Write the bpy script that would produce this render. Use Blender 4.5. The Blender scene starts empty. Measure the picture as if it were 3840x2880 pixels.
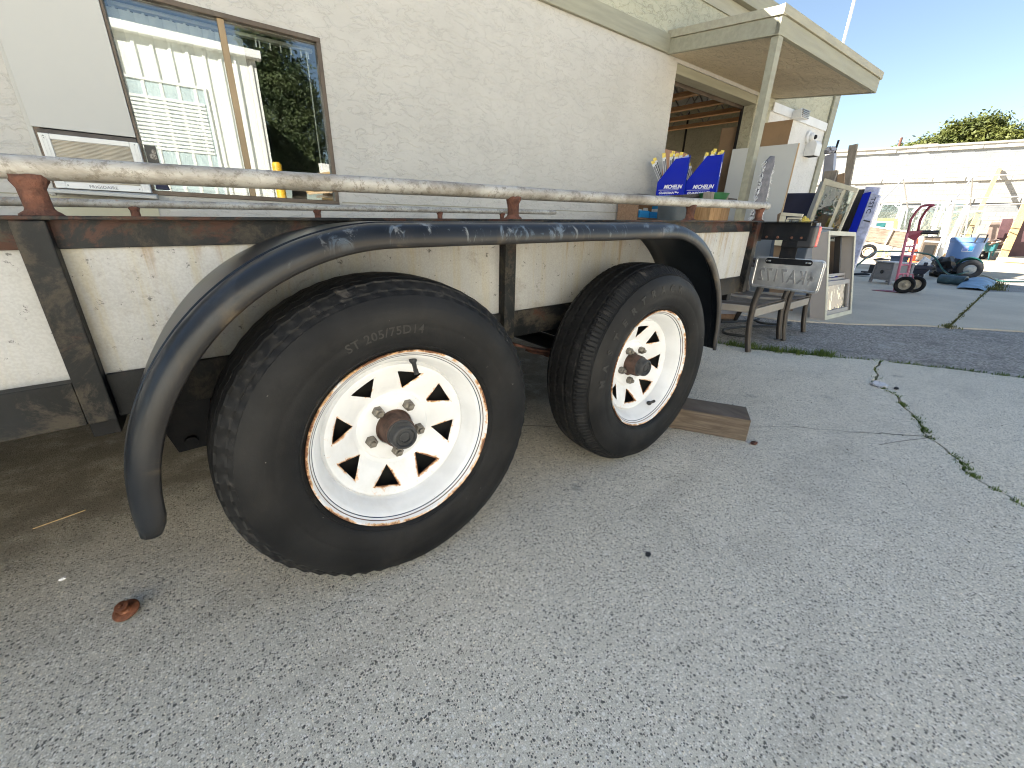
import bpy, bmesh, math, random
from mathutils import Vector, Matrix, noise

R = math.radians
rnd = random.Random(7)
SC = bpy.context.scene
COL = SC.collection

# ------------------------------------------------------------------ camera, sky, sun, exposure
F_PX = 1491.25                       # focal length in pixels of a 3840 x 2880 frame
YAW, PITCH, ROLL = 0.6538, 0.3666, 0.0262
CAM = Vector((-0.2745, -0.7043, 0.7302))


def cam_axes():
    cy, sy, cp, sp = math.cos(YAW), math.sin(YAW), math.cos(PITCH), math.sin(PITCH)
    f = Vector((sy * cp, cy * cp, -sp))
    r0 = Vector((cy, -sy, 0))
    u = r0.cross(f)
    cr, sr = math.cos(ROLL), math.sin(ROLL)
    return r0 * cr + u * sr, u * cr - r0 * sr, f


RGT, UPW, FWD = cam_axes()
cd = bpy.data.cameras.new('camera')
cd.sensor_fit = 'HORIZONTAL'
cd.sensor_width = 36
cd.lens = 36 * F_PX / 3840
cd.clip_start = 0.01
cd.clip_end = 3000
cam = bpy.data.objects.new('camera', cd)
COL.objects.link(cam)
cam.matrix_world = Matrix(((RGT.x, UPW.x, -FWD.x, CAM.x), (RGT.y, UPW.y, -FWD.y, CAM.y),
                           (RGT.z, UPW.z, -FWD.z, CAM.z), (0, 0, 0, 1)))
SC.camera = cam

SUN_TO = Vector((-0.90, 1.0, 0.86)).normalized()      # towards the sun: behind the building, from the left
SUN_ELEV = math.asin(SUN_TO.z)
world = bpy.data.worlds.new('World')
SC.world = world
world.use_nodes = True
wn = world.node_tree
bg = wn.nodes['Background']
sky = wn.nodes.new('ShaderNodeTexSky')
sky.sky_type = 'NISHITA'
sky.sun_disc = False
sky.sun_elevation = SUN_ELEV
sky.sun_rotation = math.atan2(SUN_TO.x, SUN_TO.y)
sky.altitude = 0
sky.air_density = 1.0
sky.dust_density = 0.0
sky.ozone_density = 5.0
tint = wn.nodes.new('ShaderNodeMix')                  # camera white balance set for open shade
tint.data_type = 'RGBA'
tint.blend_type = 'MULTIPLY'
tint.inputs['Factor'].default_value = 1.0
tint.inputs[7].default_value = (1.28, 1.01, 0.80, 1)
wn.links.new(sky.outputs[0], tint.inputs[6])
wn.links.new(tint.outputs[2], bg.inputs[0])
bg.inputs[1].default_value = 0.050
sl = bpy.data.lights.new('sun', 'SUN')
sl.energy = 5.0
sl.angle = R(0.53)
sl.color = (1.0, 0.95, 0.86)
sun = bpy.data.objects.new('sun', sl)
COL.objects.link(sun)
sun.location = (-20, 14, 12)
sun.rotation_euler = (-SUN_TO).to_track_quat('-Z', 'Y').to_euler()

SC.view_settings.view_transform = 'Standard'
SC.view_settings.look = 'None'
SC.view_settings.gamma = 1.0
SC.view_settings.use_curve_mapping = False
SC.view_settings.exposure = 2.70
SC.render.engine = 'CYCLES'
SC.cycles.use_denoising = True
SC.cycles.pixel_filter_type = 'BLACKMAN_HARRIS'
SC.cycles.filter_width = 1.1
SC.cycles.max_bounces = 8
SC.cycles.diffuse_bounces = 4
SC.cycles.glossy_bounces = 4
SC.cycles.transparent_max_bounces = 12
SC.cycles.caustics_reflective = False
SC.cycles.caustics_refractive = False
SC.cycles.sample_clamp_indirect = 6

# ------------------------------------------------------------------ surveying helpers (photo pixel -> point on a real plane)


def ray(px, py):
    return RGT * ((px - 1920) / F_PX) - UPW * ((py - 1440) / F_PX) + FWD


def on_plane(px, py, p0, n):
    d = ray(px, py)
    n = Vector(n)
    return CAM + d * ((Vector(p0) - CAM).dot(n) / d.dot(n))


def on_ground(px, py, z=0.0):
    return on_plane(px, py, (0, 0, z), (0, 0, 1))


def on_x(px, py, x):
    return on_plane(px, py, (x, 0, 0), (1, 0, 0))


def facing(px, py, base):
    """point on the upright plane through base that faces the camera"""
    f = Vector(base) - CAM
    f.z = 0
    return on_plane(px, py, base, f)


WB = -0.0474                                         # the office wall runs almost along X
W0 = Vector((0, 2.7, 0))
WE = Vector((math.cos(WB), math.sin(WB), 0))
WN = Vector((-math.sin(WB), math.cos(WB), 0))        # into the building


def W(u, v, z):
    """u along the wall, v out of the wall, z up"""
    return W0 + WE * u - WN * v + Vector((0, 0, z))


def uvz(p):
    d = Vector(p) - W0
    return d.dot(WE), -d.dot(WN), d.z


def on_wall(px, py, v=0.0):
    return uvz(on_plane(px, py, W0 - WN * v, WN))


# ------------------------------------------------------------------ mesh builder


class MB:
    def __init__(self):
        self.v, self.f, self.m = [], [], []

    def add(self, vs, fs, mi=0):
        o = len(self.v)
        self.v += [Vector(p) for p in vs]
        self.f += [[i + o for i in f] for f in fs]
        self.m += [mi] * len(fs)
        return self

    def box(self, x0, x1, y0, y1, z0, z1, mi=0):
        vs = [(x, y, z) for z in (z0, z1) for y in (y0, y1) for x in (x0, x1)]
        return self.add(vs, [(0, 2, 3, 1), (4, 5, 7, 6), (0, 1, 5, 4), (2, 6, 7, 3), (0, 4, 6, 2), (1, 3, 7, 5)], mi)

    def bar(self, a, b, w, h, up=(0, 0, 1), mi=0):
        """square bar from a to b, w across, h along up"""
        a, b = Vector(a), Vector(b)
        d = (b - a).normalized()
        up = Vector(up)
        s = d.cross(up)
        if s.length < 1e-6:
            s = d.cross(Vector((1, 0, 0)))
        s.normalize()
        t = s.cross(d).normalized()
        vs = []
        for p in (a, b):
            for i, j in ((-1, -1), (1, -1), (1, 1), (-1, 1)):
                vs.append(p + s * (i * w / 2) + t * (j * h / 2))
        return self.add(vs, [(0, 3, 2, 1), (4, 5, 6, 7), (0, 1, 5, 4), (1, 2, 6, 5), (2, 3, 7, 6), (3, 0, 4, 7)], mi)

    def tube(self, pts, r, seg=12, cap=True, mi=0, r2=None):
        pts = [Vector(p) for p in pts]
        n = len(pts)
        rs = r if isinstance(r, (list, tuple)) else [r + (0 if r2 is None else (r2 - r) * i / max(1, n - 1)) for i in range(n)]
        vs, fs = [], []
        d = (pts[1] - pts[0]).normalized()
        s = d.orthogonal().normalized()
        for i, p in enumerate(pts):
            if i == 0:
                d = (pts[1] - pts[0]).normalized()
            elif i == n - 1:
                d = (pts[-1] - pts[-2]).normalized()
            else:
                d = ((pts[i] - pts[i - 1]).normalized() + (pts[i + 1] - pts[i]).normalized()).normalized()
            s = (s - d * s.dot(d)).normalized()
            t = d.cross(s)
            for k in range(seg):
                a = 2 * math.pi * k / seg
                vs.append(p + (s * math.cos(a) + t * math.sin(a)) * rs[i])
        for i in range(n - 1):
            for k in range(seg):
                k2 = (k + 1) % seg
                fs.append((i * seg + k, i * seg + k2, (i + 1) * seg + k2, (i + 1) * seg + k))
        if cap:
            fs.append(tuple(range(seg))[::-1])
            fs.append(tuple((n - 1) * seg + k for k in range(seg)))
        return self.add(vs, fs, mi)

    def lathe(self, prof, seg=48, o=(0, 0, 0), axis='Y', mi=0, caps=False):
        """prof: (radius, height along the axis)"""
        vs, fs = [], []
        o = Vector(o)
        for r, h in prof:
            for k in range(seg):
                a = 2 * math.pi * k / seg
                c, s = r * math.cos(a), r * math.sin(a)
                vs.append(o + (Vector((c, h, s)) if axis == 'Y' else Vector((c, s, h)) if axis == 'Z' else Vector((h, c, s))))
        for i in range(len(prof) - 1):
            for k in range(seg):
                k2 = (k + 1) % seg
                q = (i * seg + k, (i + 1) * seg + k, (i + 1) * seg + k2, i * seg + k2)
                fs.append(q if axis == 'Y' else q[::-1])
        if caps:
            fs.append(tuple(range(seg)))
            fs.append(tuple((len(prof) - 1) * seg + k for k in range(seg))[::-1])
        return self.add(vs, fs, mi)

    def prism(self, poly, d, mi=0):
        """poly: list of 3D points, extruded by the vector d"""
        n = len(poly)
        d = Vector(d)
        poly = [Vector(p) for p in poly]
        vs = poly + [p + d for p in poly]
        fs = [tuple(range(n))[::-1], tuple(range(n, 2 * n))]
        fs += [(i, (i + 1) % n, n + (i + 1) % n, n + i) for i in range(n)]
        return self.add(vs, fs, mi)

    def hexa(self, a, b, mi=0):
        """a: four points, b: the four points opposite"""
        return self.add(list(a) + list(b), [(3, 2, 1, 0), (4, 5, 6, 7), (0, 1, 5, 4), (1, 2, 6, 5), (2, 3, 7, 6), (3, 0, 4, 7)], mi)

    def xform(self, fn):
        self.v = [Vector(fn(p)) for p in self.v]
        return self

    def build(self, name, mats, parent=None, loc=None, rot=None, smooth=False, bevel=0.0, seg=2, solid=0.0, angle=35, normals=True):
        me = bpy.data.meshes.new(name)
        me.from_pydata([tuple(p) for p in self.v], [], [tuple(f) for f in self.f])
        if not isinstance(mats, (list, tuple)):
            mats = [mats]
        for m in mats:
            me.materials.append(m)
        if len(mats) > 1:
            me.polygons.foreach_set('material_index', self.m)
        if normals:
            bm = bmesh.new()
            bm.from_mesh(me)
            bmesh.ops.recalc_face_normals(bm, faces=bm.faces)
            bm.to_mesh(me)
            bm.free()
        if smooth:
            me.polygons.foreach_set('use_smooth', [True] * len(me.polygons))
            if smooth == 'auto':
                me.set_sharp_from_angle(angle=R(angle))
        me.update()
        o = bpy.data.objects.new(name, me)
        COL.objects.link(o)
        if parent is not None:
            o.parent = parent
        if loc is not None:
            o.location = loc
        if rot is not None:
            o.rotation_euler = rot
        if solid:
            md = o.modifiers.new('thickness', 'SOLIDIFY')
            md.thickness = solid
            md.offset = 0
        if bevel:
            md = o.modifiers.new('edges', 'BEVEL')
            md.width = bevel
            md.segments = seg
            md.limit_method = 'ANGLE'
            md.angle_limit = R(40)
        return o


def tag(o, label=None, cat=None, group=None, kind=None):
    if label:
        o['label'] = label
    if cat:
        o['category'] = cat
    if group:
        o['group'] = group
    if kind:
        o['kind'] = kind
    return o


def empty(name, loc=(0, 0, 0), rz=0.0):
    o = bpy.data.objects.new(name, None)
    COL.objects.link(o)
    o.location = loc
    o.rotation_euler = (0, 0, rz)
    o.empty_display_size = 0.1
    return o


def thing(name, label, cat, loc=(0, 0, 0), rz=0.0, group=None):
    return tag(empty(name, loc, rz), label, cat, group)


def dup(o, parent=None):
    c = o.copy()
    COL.objects.link(c)
    c.parent = parent
    for ch in o.children:
        dup(ch, c)
    return c


def text_mesh(body, size=1.0, extrude=0.0, offset=0.0, shear=0.0, bevel=0.0, res=3, spacing=1.0):
    """verts, faces of lettering in the XY plane, centred in x, baseline y = 0"""
    cu = bpy.data.curves.new('lettering', 'FONT')
    cu.body = body
    cu.size = size
    cu.extrude = extrude
    cu.offset = offset
    cu.shear = shear
    cu.bevel_depth = bevel
    cu.bevel_resolution = 1
    cu.resolution_u = res
    cu.space_character = spacing
    cu.align_x = 'CENTER'
    ob = bpy.data.objects.new('lettering', cu)
    COL.objects.link(ob)
    dg = bpy.context.evaluated_depsgraph_get()
    me = bpy.data.meshes.new_from_object(ob.evaluated_get(dg))
    vs = [v.co.copy() for v in me.vertices]
    fs = [tuple(p.vertices) for p in me.polygons]
    bpy.data.objects.remove(ob)
    bpy.data.curves.remove(cu)
    bpy.data.meshes.remove(me)
    return vs, fs


# ------------------------------------------------------------------ materials


class NT:
    """small node-tree writer"""

    def __init__(self, name):
        self.mat = bpy.data.materials.new(name)
        self.mat.use_nodes = True
        self.t = self.mat.node_tree
        self.b = self.t.nodes['Principled BSDF']
        self.out = self.t.nodes['Material Output']
        self.co = None

    def n(self, kind, **kw):
        nd = self.t.nodes.new(kind)
        for k, v in kw.items():
            setattr(nd, k, v)
        return nd

    def l(self, a, b):
        self.t.links.new(a, b)

    def put(self, sock, val):
        if isinstance(val, bpy.types.NodeSocket):
            self.l(val, sock)
        elif isinstance(val, (tuple, list)) and len(val) == 3 and sock.type == 'RGBA':
            sock.default_value = (*val, 1)
        else:
            sock.default_value = val

    def coord(self, scale=(1, 1, 1), rot=(0, 0, 0)):
        if self.co is None:
            self.co = self.n('ShaderNodeTexCoord').outputs['Object']
        if scale == (1, 1, 1) and rot == (0, 0, 0):
            return self.co
        m = self.n('ShaderNodeMapping')
        m.inputs['Scale'].default_value = scale
        m.inputs['Rotation'].default_value = rot
        self.l(self.co, m.inputs[0])
        return m.outputs[0]

    def noise(self, scale, detail=4, rough=0.55, dist=0.0, vec=None, out=0):
        nd = self.n('ShaderNodeTexNoise')
        nd.inputs['Scale'].default_value = scale
        nd.inputs['Detail'].default_value = detail
        nd.inputs['Roughness'].default_value = rough
        nd.inputs['Distortion'].default_value = dist
        self.l(vec or self.coord(), nd.inputs['Vector'])
        return nd.outputs[out]

    def voronoi(self, scale, feature='F1', vec=None, rand=1.0):
        nd = self.n('ShaderNodeTexVoronoi', feature=feature)
        nd.inputs['Scale'].default_value = scale
        nd.inputs['Randomness'].default_value = rand
        self.l(vec or self.coord(), nd.inputs['Vector'])
        return nd

    def ramp(self, fac, lo, hi, a=0.0, b=1.0, smooth=True):
        nd = self.n('ShaderNodeMapRange', interpolation_type='SMOOTHSTEP' if smooth else 'LINEAR')
        self.put(nd.inputs['Value'], fac)
        nd.inputs['From Min'].default_value = lo
        nd.inputs['From Max'].default_value = hi
        nd.inputs['To Min'].default_value = a
        nd.inputs['To Max'].default_value = b
        return nd.outputs[0]

    def math(self, op, a, b=0.0, c=0.0):
        nd = self.n('ShaderNodeMath', operation=op)
        self.put(nd.inputs[0], a)
        self.put(nd.inputs[1], b)
        if op in ('MULTIPLY_ADD',):
            self.put(nd.inputs[2], c)
        return nd.outputs[0]

    def mix(self, fac, a, b, mode='MIX'):
        nd = self.n('ShaderNodeMix', data_type='RGBA', blend_type=mode)
        self.put(nd.inputs['Factor'], fac)
        self.put(nd.inputs[6], a)
        self.put(nd.inputs[7], b)
        return nd.outputs[2]

    def bump(self, h, strength=0.3, dist=0.01, chain=None):
        nd = self.n('ShaderNodeBump')
        nd.inputs['Strength'].default_value = strength
        nd.inputs['Distance'].default_value = dist
        self.l(h, nd.inputs['Height'])
        if chain is not None:
            self.l(chain, nd.inputs['Normal'])
        self.l(nd.outputs[0], self.b.inputs['Normal'])
        return nd.outputs[0]

    def set(self, base=None, rough=None, metal=None, spec=None):
        for k, v in (('Base Color', base), ('Roughness', rough), ('Metallic', metal), ('Specular IOR Level', spec)):
            if v is not None:
                self.put(self.b.inputs[k], v)
        return self.mat

    def sep(self, vec=None):
        nd = self.n('ShaderNodeSeparateXYZ')
        self.l(vec or self.coord(), nd.inputs[0])
        return nd.outputs

    def attr(self, name):
        nd = self.n('ShaderNodeAttribute', attribute_name=name)
        return nd.outputs['Fac']


def simple(name, col, rough=0.6, metal=0.0, var=0.18, scale=6.0, bump=0.15, bscale=60.0, dirt=None, dirt_amt=0.35, stretch=(1, 1, 1), spec=None):
    """plain material with uneven tone, dirt patches and fine relief"""
    t = NT(name)
    c = t.coord(stretch)
    a = tuple(x * (1 - var) for x in col)
    b = tuple(min(1, x * (1 + var)) for x in col)
    base = t.mix(t.ramp(t.noise(scale, 5, 0.6, vec=c), 0.3, 0.7), a, b)
    if dirt:
        d = t.ramp(t.noise(scale * 0.6, 6, 0.7, 0.4, vec=c), 0.52, 0.72)
        base = t.mix(t.math('MULTIPLY', d, dirt_amt), base, dirt)
    r = t.ramp(t.noise(scale * 2, 4, vec=c), 0.3, 0.7, max(0, rough - 0.08), min(1, rough + 0.1))
    t.set(base, r, metal, spec)
    if bump:
        t.bump(t.noise(bscale, 4, 0.6, vec=c), bump, 0.004)
    return t.mat


def wood(name, a, b, grain=(3, 40, 40), rough=0.75, rot=(0, 0, 0), bump=0.3):
    """grain runs along the axis with the smallest scale"""
    t = NT(name)
    c = t.coord(grain, rot)
    g = t.noise(1.0, 6, 0.65, 1.2, vec=c)
    base = t.mix(t.ramp(g, 0.3, 0.72), a, b)
    st = t.ramp(t.noise(2.2, 4, 0.6), 0.35, 0.75)
    base = t.mix(t.math('MULTIPLY', st, 0.35), base, tuple(x * 0.55 for x in a))
    t.set(base, rough)
    t.bump(g, bump, 0.003)
    return t.mat


M = {}


def mats():
    # exposed-aggregate concrete
    t = NT('aggregate_concrete')
    c = t.coord()
    big = t.noise(1.1, 5, 0.6)
    mid = t.noise(7, 4, 0.6)
    base = t.mix(t.ramp(mid, 0.25, 0.75), (0.49, 0.43, 0.33), (0.61, 0.54, 0.42))
    base = t.mix(t.math('MULTIPLY', t.ramp(big, 0.5, 0.74), 0.45), base, (0.34, 0.31, 0.25))
    base = t.mix(t.math('MULTIPLY', t.ramp(t.noise(0.55, 3, 0.5), 0.48, 0.7), 0.5), base, (0.66, 0.59, 0.46))
    fine = t.noise(600, 2, 0.6)
    base = t.mix(t.ramp(fine, 0.38, 0.62), base, t.mix(0.75, base, (0.80, 0.75, 0.63)))
    hs = None
    for i, (sc, lo, hi, ldark, llight) in enumerate(((150, 0.30, 0.42, 0.82, 0.24), (270, 0.34, 0.46, 0.70, 0.40))):
        warp = t.n('ShaderNodeVectorMath', operation='ADD')
        t.l(t.noise(60, 2, out=1), warp.inputs[1])
        sc2 = t.n('ShaderNodeVectorMath', operation='SCALE')
        t.l(warp.outputs[0], sc2.inputs[0])
        sc2.inputs['Scale'].default_value = 0.0016
        add = t.n('ShaderNodeVectorMath', operation='ADD')
        t.l(c, add.inputs[0])
        t.l(sc2.outputs[0], add.inputs[1])
        vo = t.voronoi(sc, vec=add.outputs[0])
        rgb = t.n('ShaderNodeSeparateColor')
        t.l(vo.outputs['Color'], rgb.inputs[0])
        size = t.math('MULTIPLY_ADD', rgb.outputs[1], 0.16, -0.08)
        stone = t.ramp(t.math('SUBTRACT', vo.outputs['Distance'], size), lo, hi, 1, 0)
        dk = t.math('MULTIPLY', stone, t.ramp(rgb.outputs[0], ldark, ldark + 0.02))
        lt = t.math('MULTIPLY', stone, t.ramp(rgb.outputs[0], llight, llight - 0.02, 1, 0) if False else t.math('LESS_THAN', rgb.outputs[0], llight))
        mdm = t.math('MULTIPLY', stone, t.ramp(rgb.outputs[0], 0.42, 0.44))
        base = t.mix(t.math('MULTIPLY', mdm, 0.4), base, t.mix(rgb.outputs[2], (0.25, 0.235, 0.20), (0.36, 0.32, 0.25)))
        base = t.mix(t.math('MULTIPLY', dk, 0.82), base, t.mix(rgb.outputs[2], (0.055, 0.052, 0.048), (0.20, 0.175, 0.14)))
        base = t.mix(t.math('MULTIPLY', lt, 0.92), base, t.mix(rgb.outputs[2], (0.84, 0.79, 0.70), (0.93, 0.83, 0.64)))
        hs = stone if hs is None else t.math('ADD', hs, stone)
    smear = t.ramp(t.noise(1.0, 5, 0.65, 0.6, vec=t.coord((1.6, 5.0, 1), (0, 0, R(35)))), 0.50, 0.72)
    base = t.mix(t.math('MULTIPLY', smear, 0.22), base, (0.22, 0.20, 0.165))
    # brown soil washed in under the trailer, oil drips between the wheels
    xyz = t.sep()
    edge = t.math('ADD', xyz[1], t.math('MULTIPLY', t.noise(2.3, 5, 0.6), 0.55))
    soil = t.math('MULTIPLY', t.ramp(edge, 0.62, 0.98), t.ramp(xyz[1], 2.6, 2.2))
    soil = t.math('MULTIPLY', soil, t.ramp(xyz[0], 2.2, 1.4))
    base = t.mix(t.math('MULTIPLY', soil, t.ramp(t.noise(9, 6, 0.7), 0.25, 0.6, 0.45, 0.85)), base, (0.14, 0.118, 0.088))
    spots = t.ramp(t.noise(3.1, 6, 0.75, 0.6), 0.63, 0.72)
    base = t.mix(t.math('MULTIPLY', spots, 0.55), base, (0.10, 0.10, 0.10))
    t.set(base, 0.82, spec=0.35)
    b1 = t.bump(hs, 0.35, 0.002)
    t.bump(fine, 0.35, 0.0015, b1)
    M['concrete'] = t.mat

    t = NT('far_concrete')
    base = t.mix(t.ramp(t.noise(1.3, 6, 0.6), 0.3, 0.7), (0.50, 0.43, 0.325), (0.66, 0.575, 0.44))
    base = t.mix(t.math('MULTIPLY', t.ramp(t.noise(18, 4, 0.7, vec=t.coord((1, 4, 1))), 0.5, 0.75), 0.5), base, (0.27, 0.245, 0.20))
    base = t.mix(t.ramp(t.noise(160, 2, 0.6), 0.45, 0.6), base, t.mix(0.6, base, (0.56, 0.53, 0.46)))
    t.set(base, 0.85, spec=0.3)
    t.bump(t.noise(120, 3), 0.3, 0.003)
    M['far_concrete'] = t.mat

    t = NT('old_asphalt')
    vo = t.voronoi(95)
    rgb = t.n('ShaderNodeSeparateColor')
    t.l(vo.outputs['Color'], rgb.inputs[0])
    base = t.mix(rgb.outputs[0], (0.17, 0.155, 0.138), (0.48, 0.445, 0.395))
    base = t.mix(t.math('MULTIPLY', t.ramp(t.noise(2.5, 6, 0.7, 0.5), 0.50, 0.70), 0.6), base, (0.13, 0.125, 0.118))
    base = t.mix(t.math('MULTIPLY', t.ramp(t.noise(5.5, 5, 0.7), 0.52, 0.7), 0.55), base, (0.50, 0.475, 0.44))
    t.set(base, 0.9, spec=0.25)
    b1 = t.bump(vo.outputs['Distance'], 0.8, 0.006)
    t.bump(t.noise(9, 5, 0.7), 0.7, 0.03, b1)
    M['asphalt'] = t.mat

    M['yard'] = simple('pale_dirt', (0.40, 0.34, 0.25), 0.9, 0, 0.15, 0.7, 0.3, 40, (0.28, 0.235, 0.17), 0.5, (1, 3, 1))
    M['soil'] = simple('dark_soil', (0.05, 0.045, 0.035), 0.95, 0, 0.4, 20, 0.6, 120)

    # skip-trowel stucco
    def stucco(name, col, lines=0.55, rel=0.5, stain=None):
        t = NT(name)
        c = t.coord()
        dv = t.n('ShaderNodeVectorMath', operation='ADD')
        sc = t.n('ShaderNodeVectorMath', operation='SCALE')
        t.l(t.noise(5, 3, out=1), sc.inputs[0])
        sc.inputs['Scale'].default_value = 0.09
        t.l(c, dv.inputs[0])
        t.l(sc.outputs[0], dv.inputs[1])
        mp = t.n('ShaderNodeMapping')
        mp.inputs['Rotation'].default_value = (0, R(32), 0)
        mp.inputs['Scale'].default_value = (0.55, 1, 1.25)
        t.l(dv.outputs[0], mp.inputs[0])
        n1 = t.noise(15, 4, 0.55, 0.5, vec=mp.outputs[0])
        ridge = t.ramp(t.math('ABSOLUTE', t.math('SUBTRACT', n1, 0.5)), 0.0, 0.022, 1, 0)
        n3 = t.noise(34, 3, 0.5, 0.4, vec=mp.outputs[0])
        ridge2 = t.ramp(t.math('ABSOLUTE', t.math('SUBTRACT', n3, 0.52)), 0.0, 0.03, 1, 0)
        ridge = t.math('MULTIPLY', ridge, t.ramp(t.noise(6.5, 3), 0.36, 0.54))
        ridge2 = t.math('MULTIPLY', ridge2, t.ramp(t.noise(8.5, 3, vec=t.coord((1.1, 1, 1))), 0.42, 0.56))
        rid = t.math('MAXIMUM', ridge, t.math('MULTIPLY', ridge2, 0.7))
        a = tuple(x * 0.95 for x in col)
        b = tuple(min(1, x * 1.04) for x in col)
        base = t.mix(t.ramp(t.noise(2.2, 5, 0.6), 0.3, 0.7), a, b)
        base = t.mix(t.math('MULTIPLY', rid, lines), base, tuple(x * 0.62 for x in col))
        if stain:
            z = t.noise(1.4, 5, 0.6, 0.3, vec=t.coord((1, 1, 0.5)))
            base = t.mix(t.math('MULTIPLY', t.ramp(z, 0.52, 0.75), 0.35), base, stain)
        t.set(base, 0.85, spec=0.25)
        terr = t.math('ADD', t.ramp(n1, 0.42, 0.55), t.math('MULTIPLY', n3, 0.4))
        b1 = t.bump(terr, rel, 0.006)
        t.bump(t.noise(190, 3, 0.6), 0.25, 0.002, b1)
        return t.mat

    M['stucco'] = stucco('cream_stucco', (0.50, 0.485, 0.45), 0.38, 0.55, stain=(0.43, 0.41, 0.365))
    M['stucco_green'] = stucco('olive_stucco', (0.46, 0.45, 0.345), 0.8, 0.9)
    M['stucco_white'] = stucco('white_stucco', (0.70, 0.69, 0.66), 0.3, 0.5, stain=(0.5, 0.49, 0.46))
    M['soffit'] = stucco('soffit_stucco', (0.62, 0.53, 0.375), 0.8, 1.0)
    M['trim'] = simple('olive_trim_paint', (0.30, 0.29, 0.215), 0.6, 0, 0.10, 5, 0.4, 35, (0.24, 0.23, 0.165), 0.4, (0.6, 6, 6))
    M['trim_light'] = simple('pale_olive_paint', (0.36, 0.34, 0.255), 0.6, 0, 0.10, 5, 0.4, 35, (0.28, 0.26, 0.19), 0.4, (0.6, 6, 6))
    M['panel_paint'] = simple('grey_panel_paint', (0.46, 0.46, 0.435), 0.55, 0, 0.03, 1.5, 0.06, 200)
    M['white_paint'] = simple('white_paint', (0.72, 0.72, 0.70), 0.5, 0, 0.06, 4, 0.1, 80, (0.5, 0.47, 0.4), 0.3)
    M['shadow_paint'] = simple('wall_shadow_tone', (0.5, 0.48, 0.36), 0.7, 0, 0.08, 4, 0.1, 60)
    M['bronze'] = simple('bronze_window_frame', (0.10, 0.075, 0.055), 0.45, 0.3, 0.2, 8, 0.1, 80, (0.2, 0.17, 0.13), 0.4)
    M['tan_frame'] = simple('tan_mullion', (0.30, 0.215, 0.12), 0.5, 0.1, 0.12, 6, 0.1, 60)
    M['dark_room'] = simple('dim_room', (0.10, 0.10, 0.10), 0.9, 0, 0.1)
    M['blind'] = simple('vinyl_blind', (0.74, 0.75, 0.73), 0.5, 0, 0.03, 3, 0.05, 60)
    M['fins'] = simple('dusty_aluminium_fins', (0.33, 0.29, 0.22), 0.6, 0.3, 0.3, 14, 0.2, 120, (0.2, 0.16, 0.1), 0.6)
    M['black'] = simple('black_plastic', (0.018, 0.018, 0.02), 0.45, 0, 0.3, 10, 0.1, 80)
    M['deep_black'] = simple('deep_black', (0.006, 0.006, 0.006), 0.8, 0, 0.2)

    # glass
    t = NT('window_glass')
    fr = t.n('ShaderNodeFresnel')
    fr.inputs['IOR'].default_value = 2.0
    gl = t.n('ShaderNodeBsdfGlossy')
    gl.inputs['Roughness'].default_value = 0.0
    gl.inputs['Color'].default_value = (0.95, 0.97, 0.97, 1)
    tr = t.n('ShaderNodeBsdfTransparent')
    tr.inputs['Color'].default_value = (0.92, 0.95, 0.94, 1)
    mx = t.n('ShaderNodeMixShader')
    t.l(fr.outputs[0], mx.inputs[0])
    t.l(tr.outputs[0], mx.inputs[1])
    t.l(gl.outputs[0], mx.inputs[2])
    t.l(mx.outputs[0], t.out.inputs[0])
    M['glass'] = t.mat
    t = NT('old_sash_glass')
    fr = t.n('ShaderNodeFresnel')
    fr.inputs['IOR'].default_value = 2.3
    bp = t.n('ShaderNodeBump')
    bp.inputs['Strength'].default_value = 0.12
    bp.inputs['Distance'].default_value = 0.05
    t.l(t.noise(7, 2), bp.inputs['Height'])
    gl = t.n('ShaderNodeBsdfGlossy')
    gl.inputs['Roughness'].default_value = 0.02
    t.l(bp.outputs[0], gl.inputs['Normal'])
    tr = t.n('ShaderNodeBsdfTransparent')
    tr.inputs['Color'].default_value = (0.78, 0.85, 0.82, 1)
    mx = t.n('ShaderNodeMixShader')
    t.put(mx.inputs[0], t.math('ADD', fr.outputs[0], 0.22))
    t.l(tr.outputs[0], mx.inputs[1])
    t.l(gl.outputs[0], mx.inputs[2])
    t.l(mx.outputs[0], t.out.inputs[0])
    M['sash_glass'] = t.mat

    # rubber
    t = NT('tyre_rubber')
    base = t.mix(t.ramp(t.noise(9, 6, 0.65), 0.3, 0.7), (0.0065, 0.0068, 0.0074), (0.0135, 0.0138, 0.0145))
    base = t.mix(t.math('MULTIPLY', t.ramp(t.noise(4.0, 6, 0.7, 0.5), 0.50, 0.78), 0.45), base, (0.034, 0.031, 0.027))
    fl = t.ramp(t.noise(85, 5, 0.7), 0.70, 0.74)
    base = t.mix(t.math('MULTIPLY', fl, 0.6), base, (0.35, 0.33, 0.30))
    scr = t.math('MULTIPLY', t.attr('scuff'), t.ramp(t.noise(30, 6, 0.75, 0.4), 0.56, 0.70))
    base = t.mix(t.math('MULTIPLY', scr, 0.35), base, (0.12, 0.11, 0.10))
    t.set(base, t.ramp(t.noise(6, 4), 0.3, 0.7, 0.48, 0.70), spec=0.2)
    b1 = t.bump(t.noise(60, 5, 0.7), 0.25, 0.002)
    t.bump(t.noise(400, 2), 0.15, 0.0006, b1)
    M['rubber'] = t.mat
    M['rubber_letters'] = simple('worn_tyre_lettering', (0.021, 0.0205, 0.019), 0.75, 0, 0.3, 40, 0.2, 200)

    # white rim with rust
    t = NT('rusty_white_rim')
    base = t.mix(t.ramp(t.noise(14, 4), 0.3, 0.7), (0.66, 0.67, 0.68), (0.74, 0.75, 0.765))
    grime = t.ramp(t.noise(7, 6, 0.7, 0.4), 0.52, 0.75)
    base = t.mix(t.math('MULTIPLY', grime, 0.22), base, (0.42, 0.38, 0.31))
    ra = t.attr('rust')
    rn = t.noise(38, 6, 0.75, 0.6)
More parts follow.
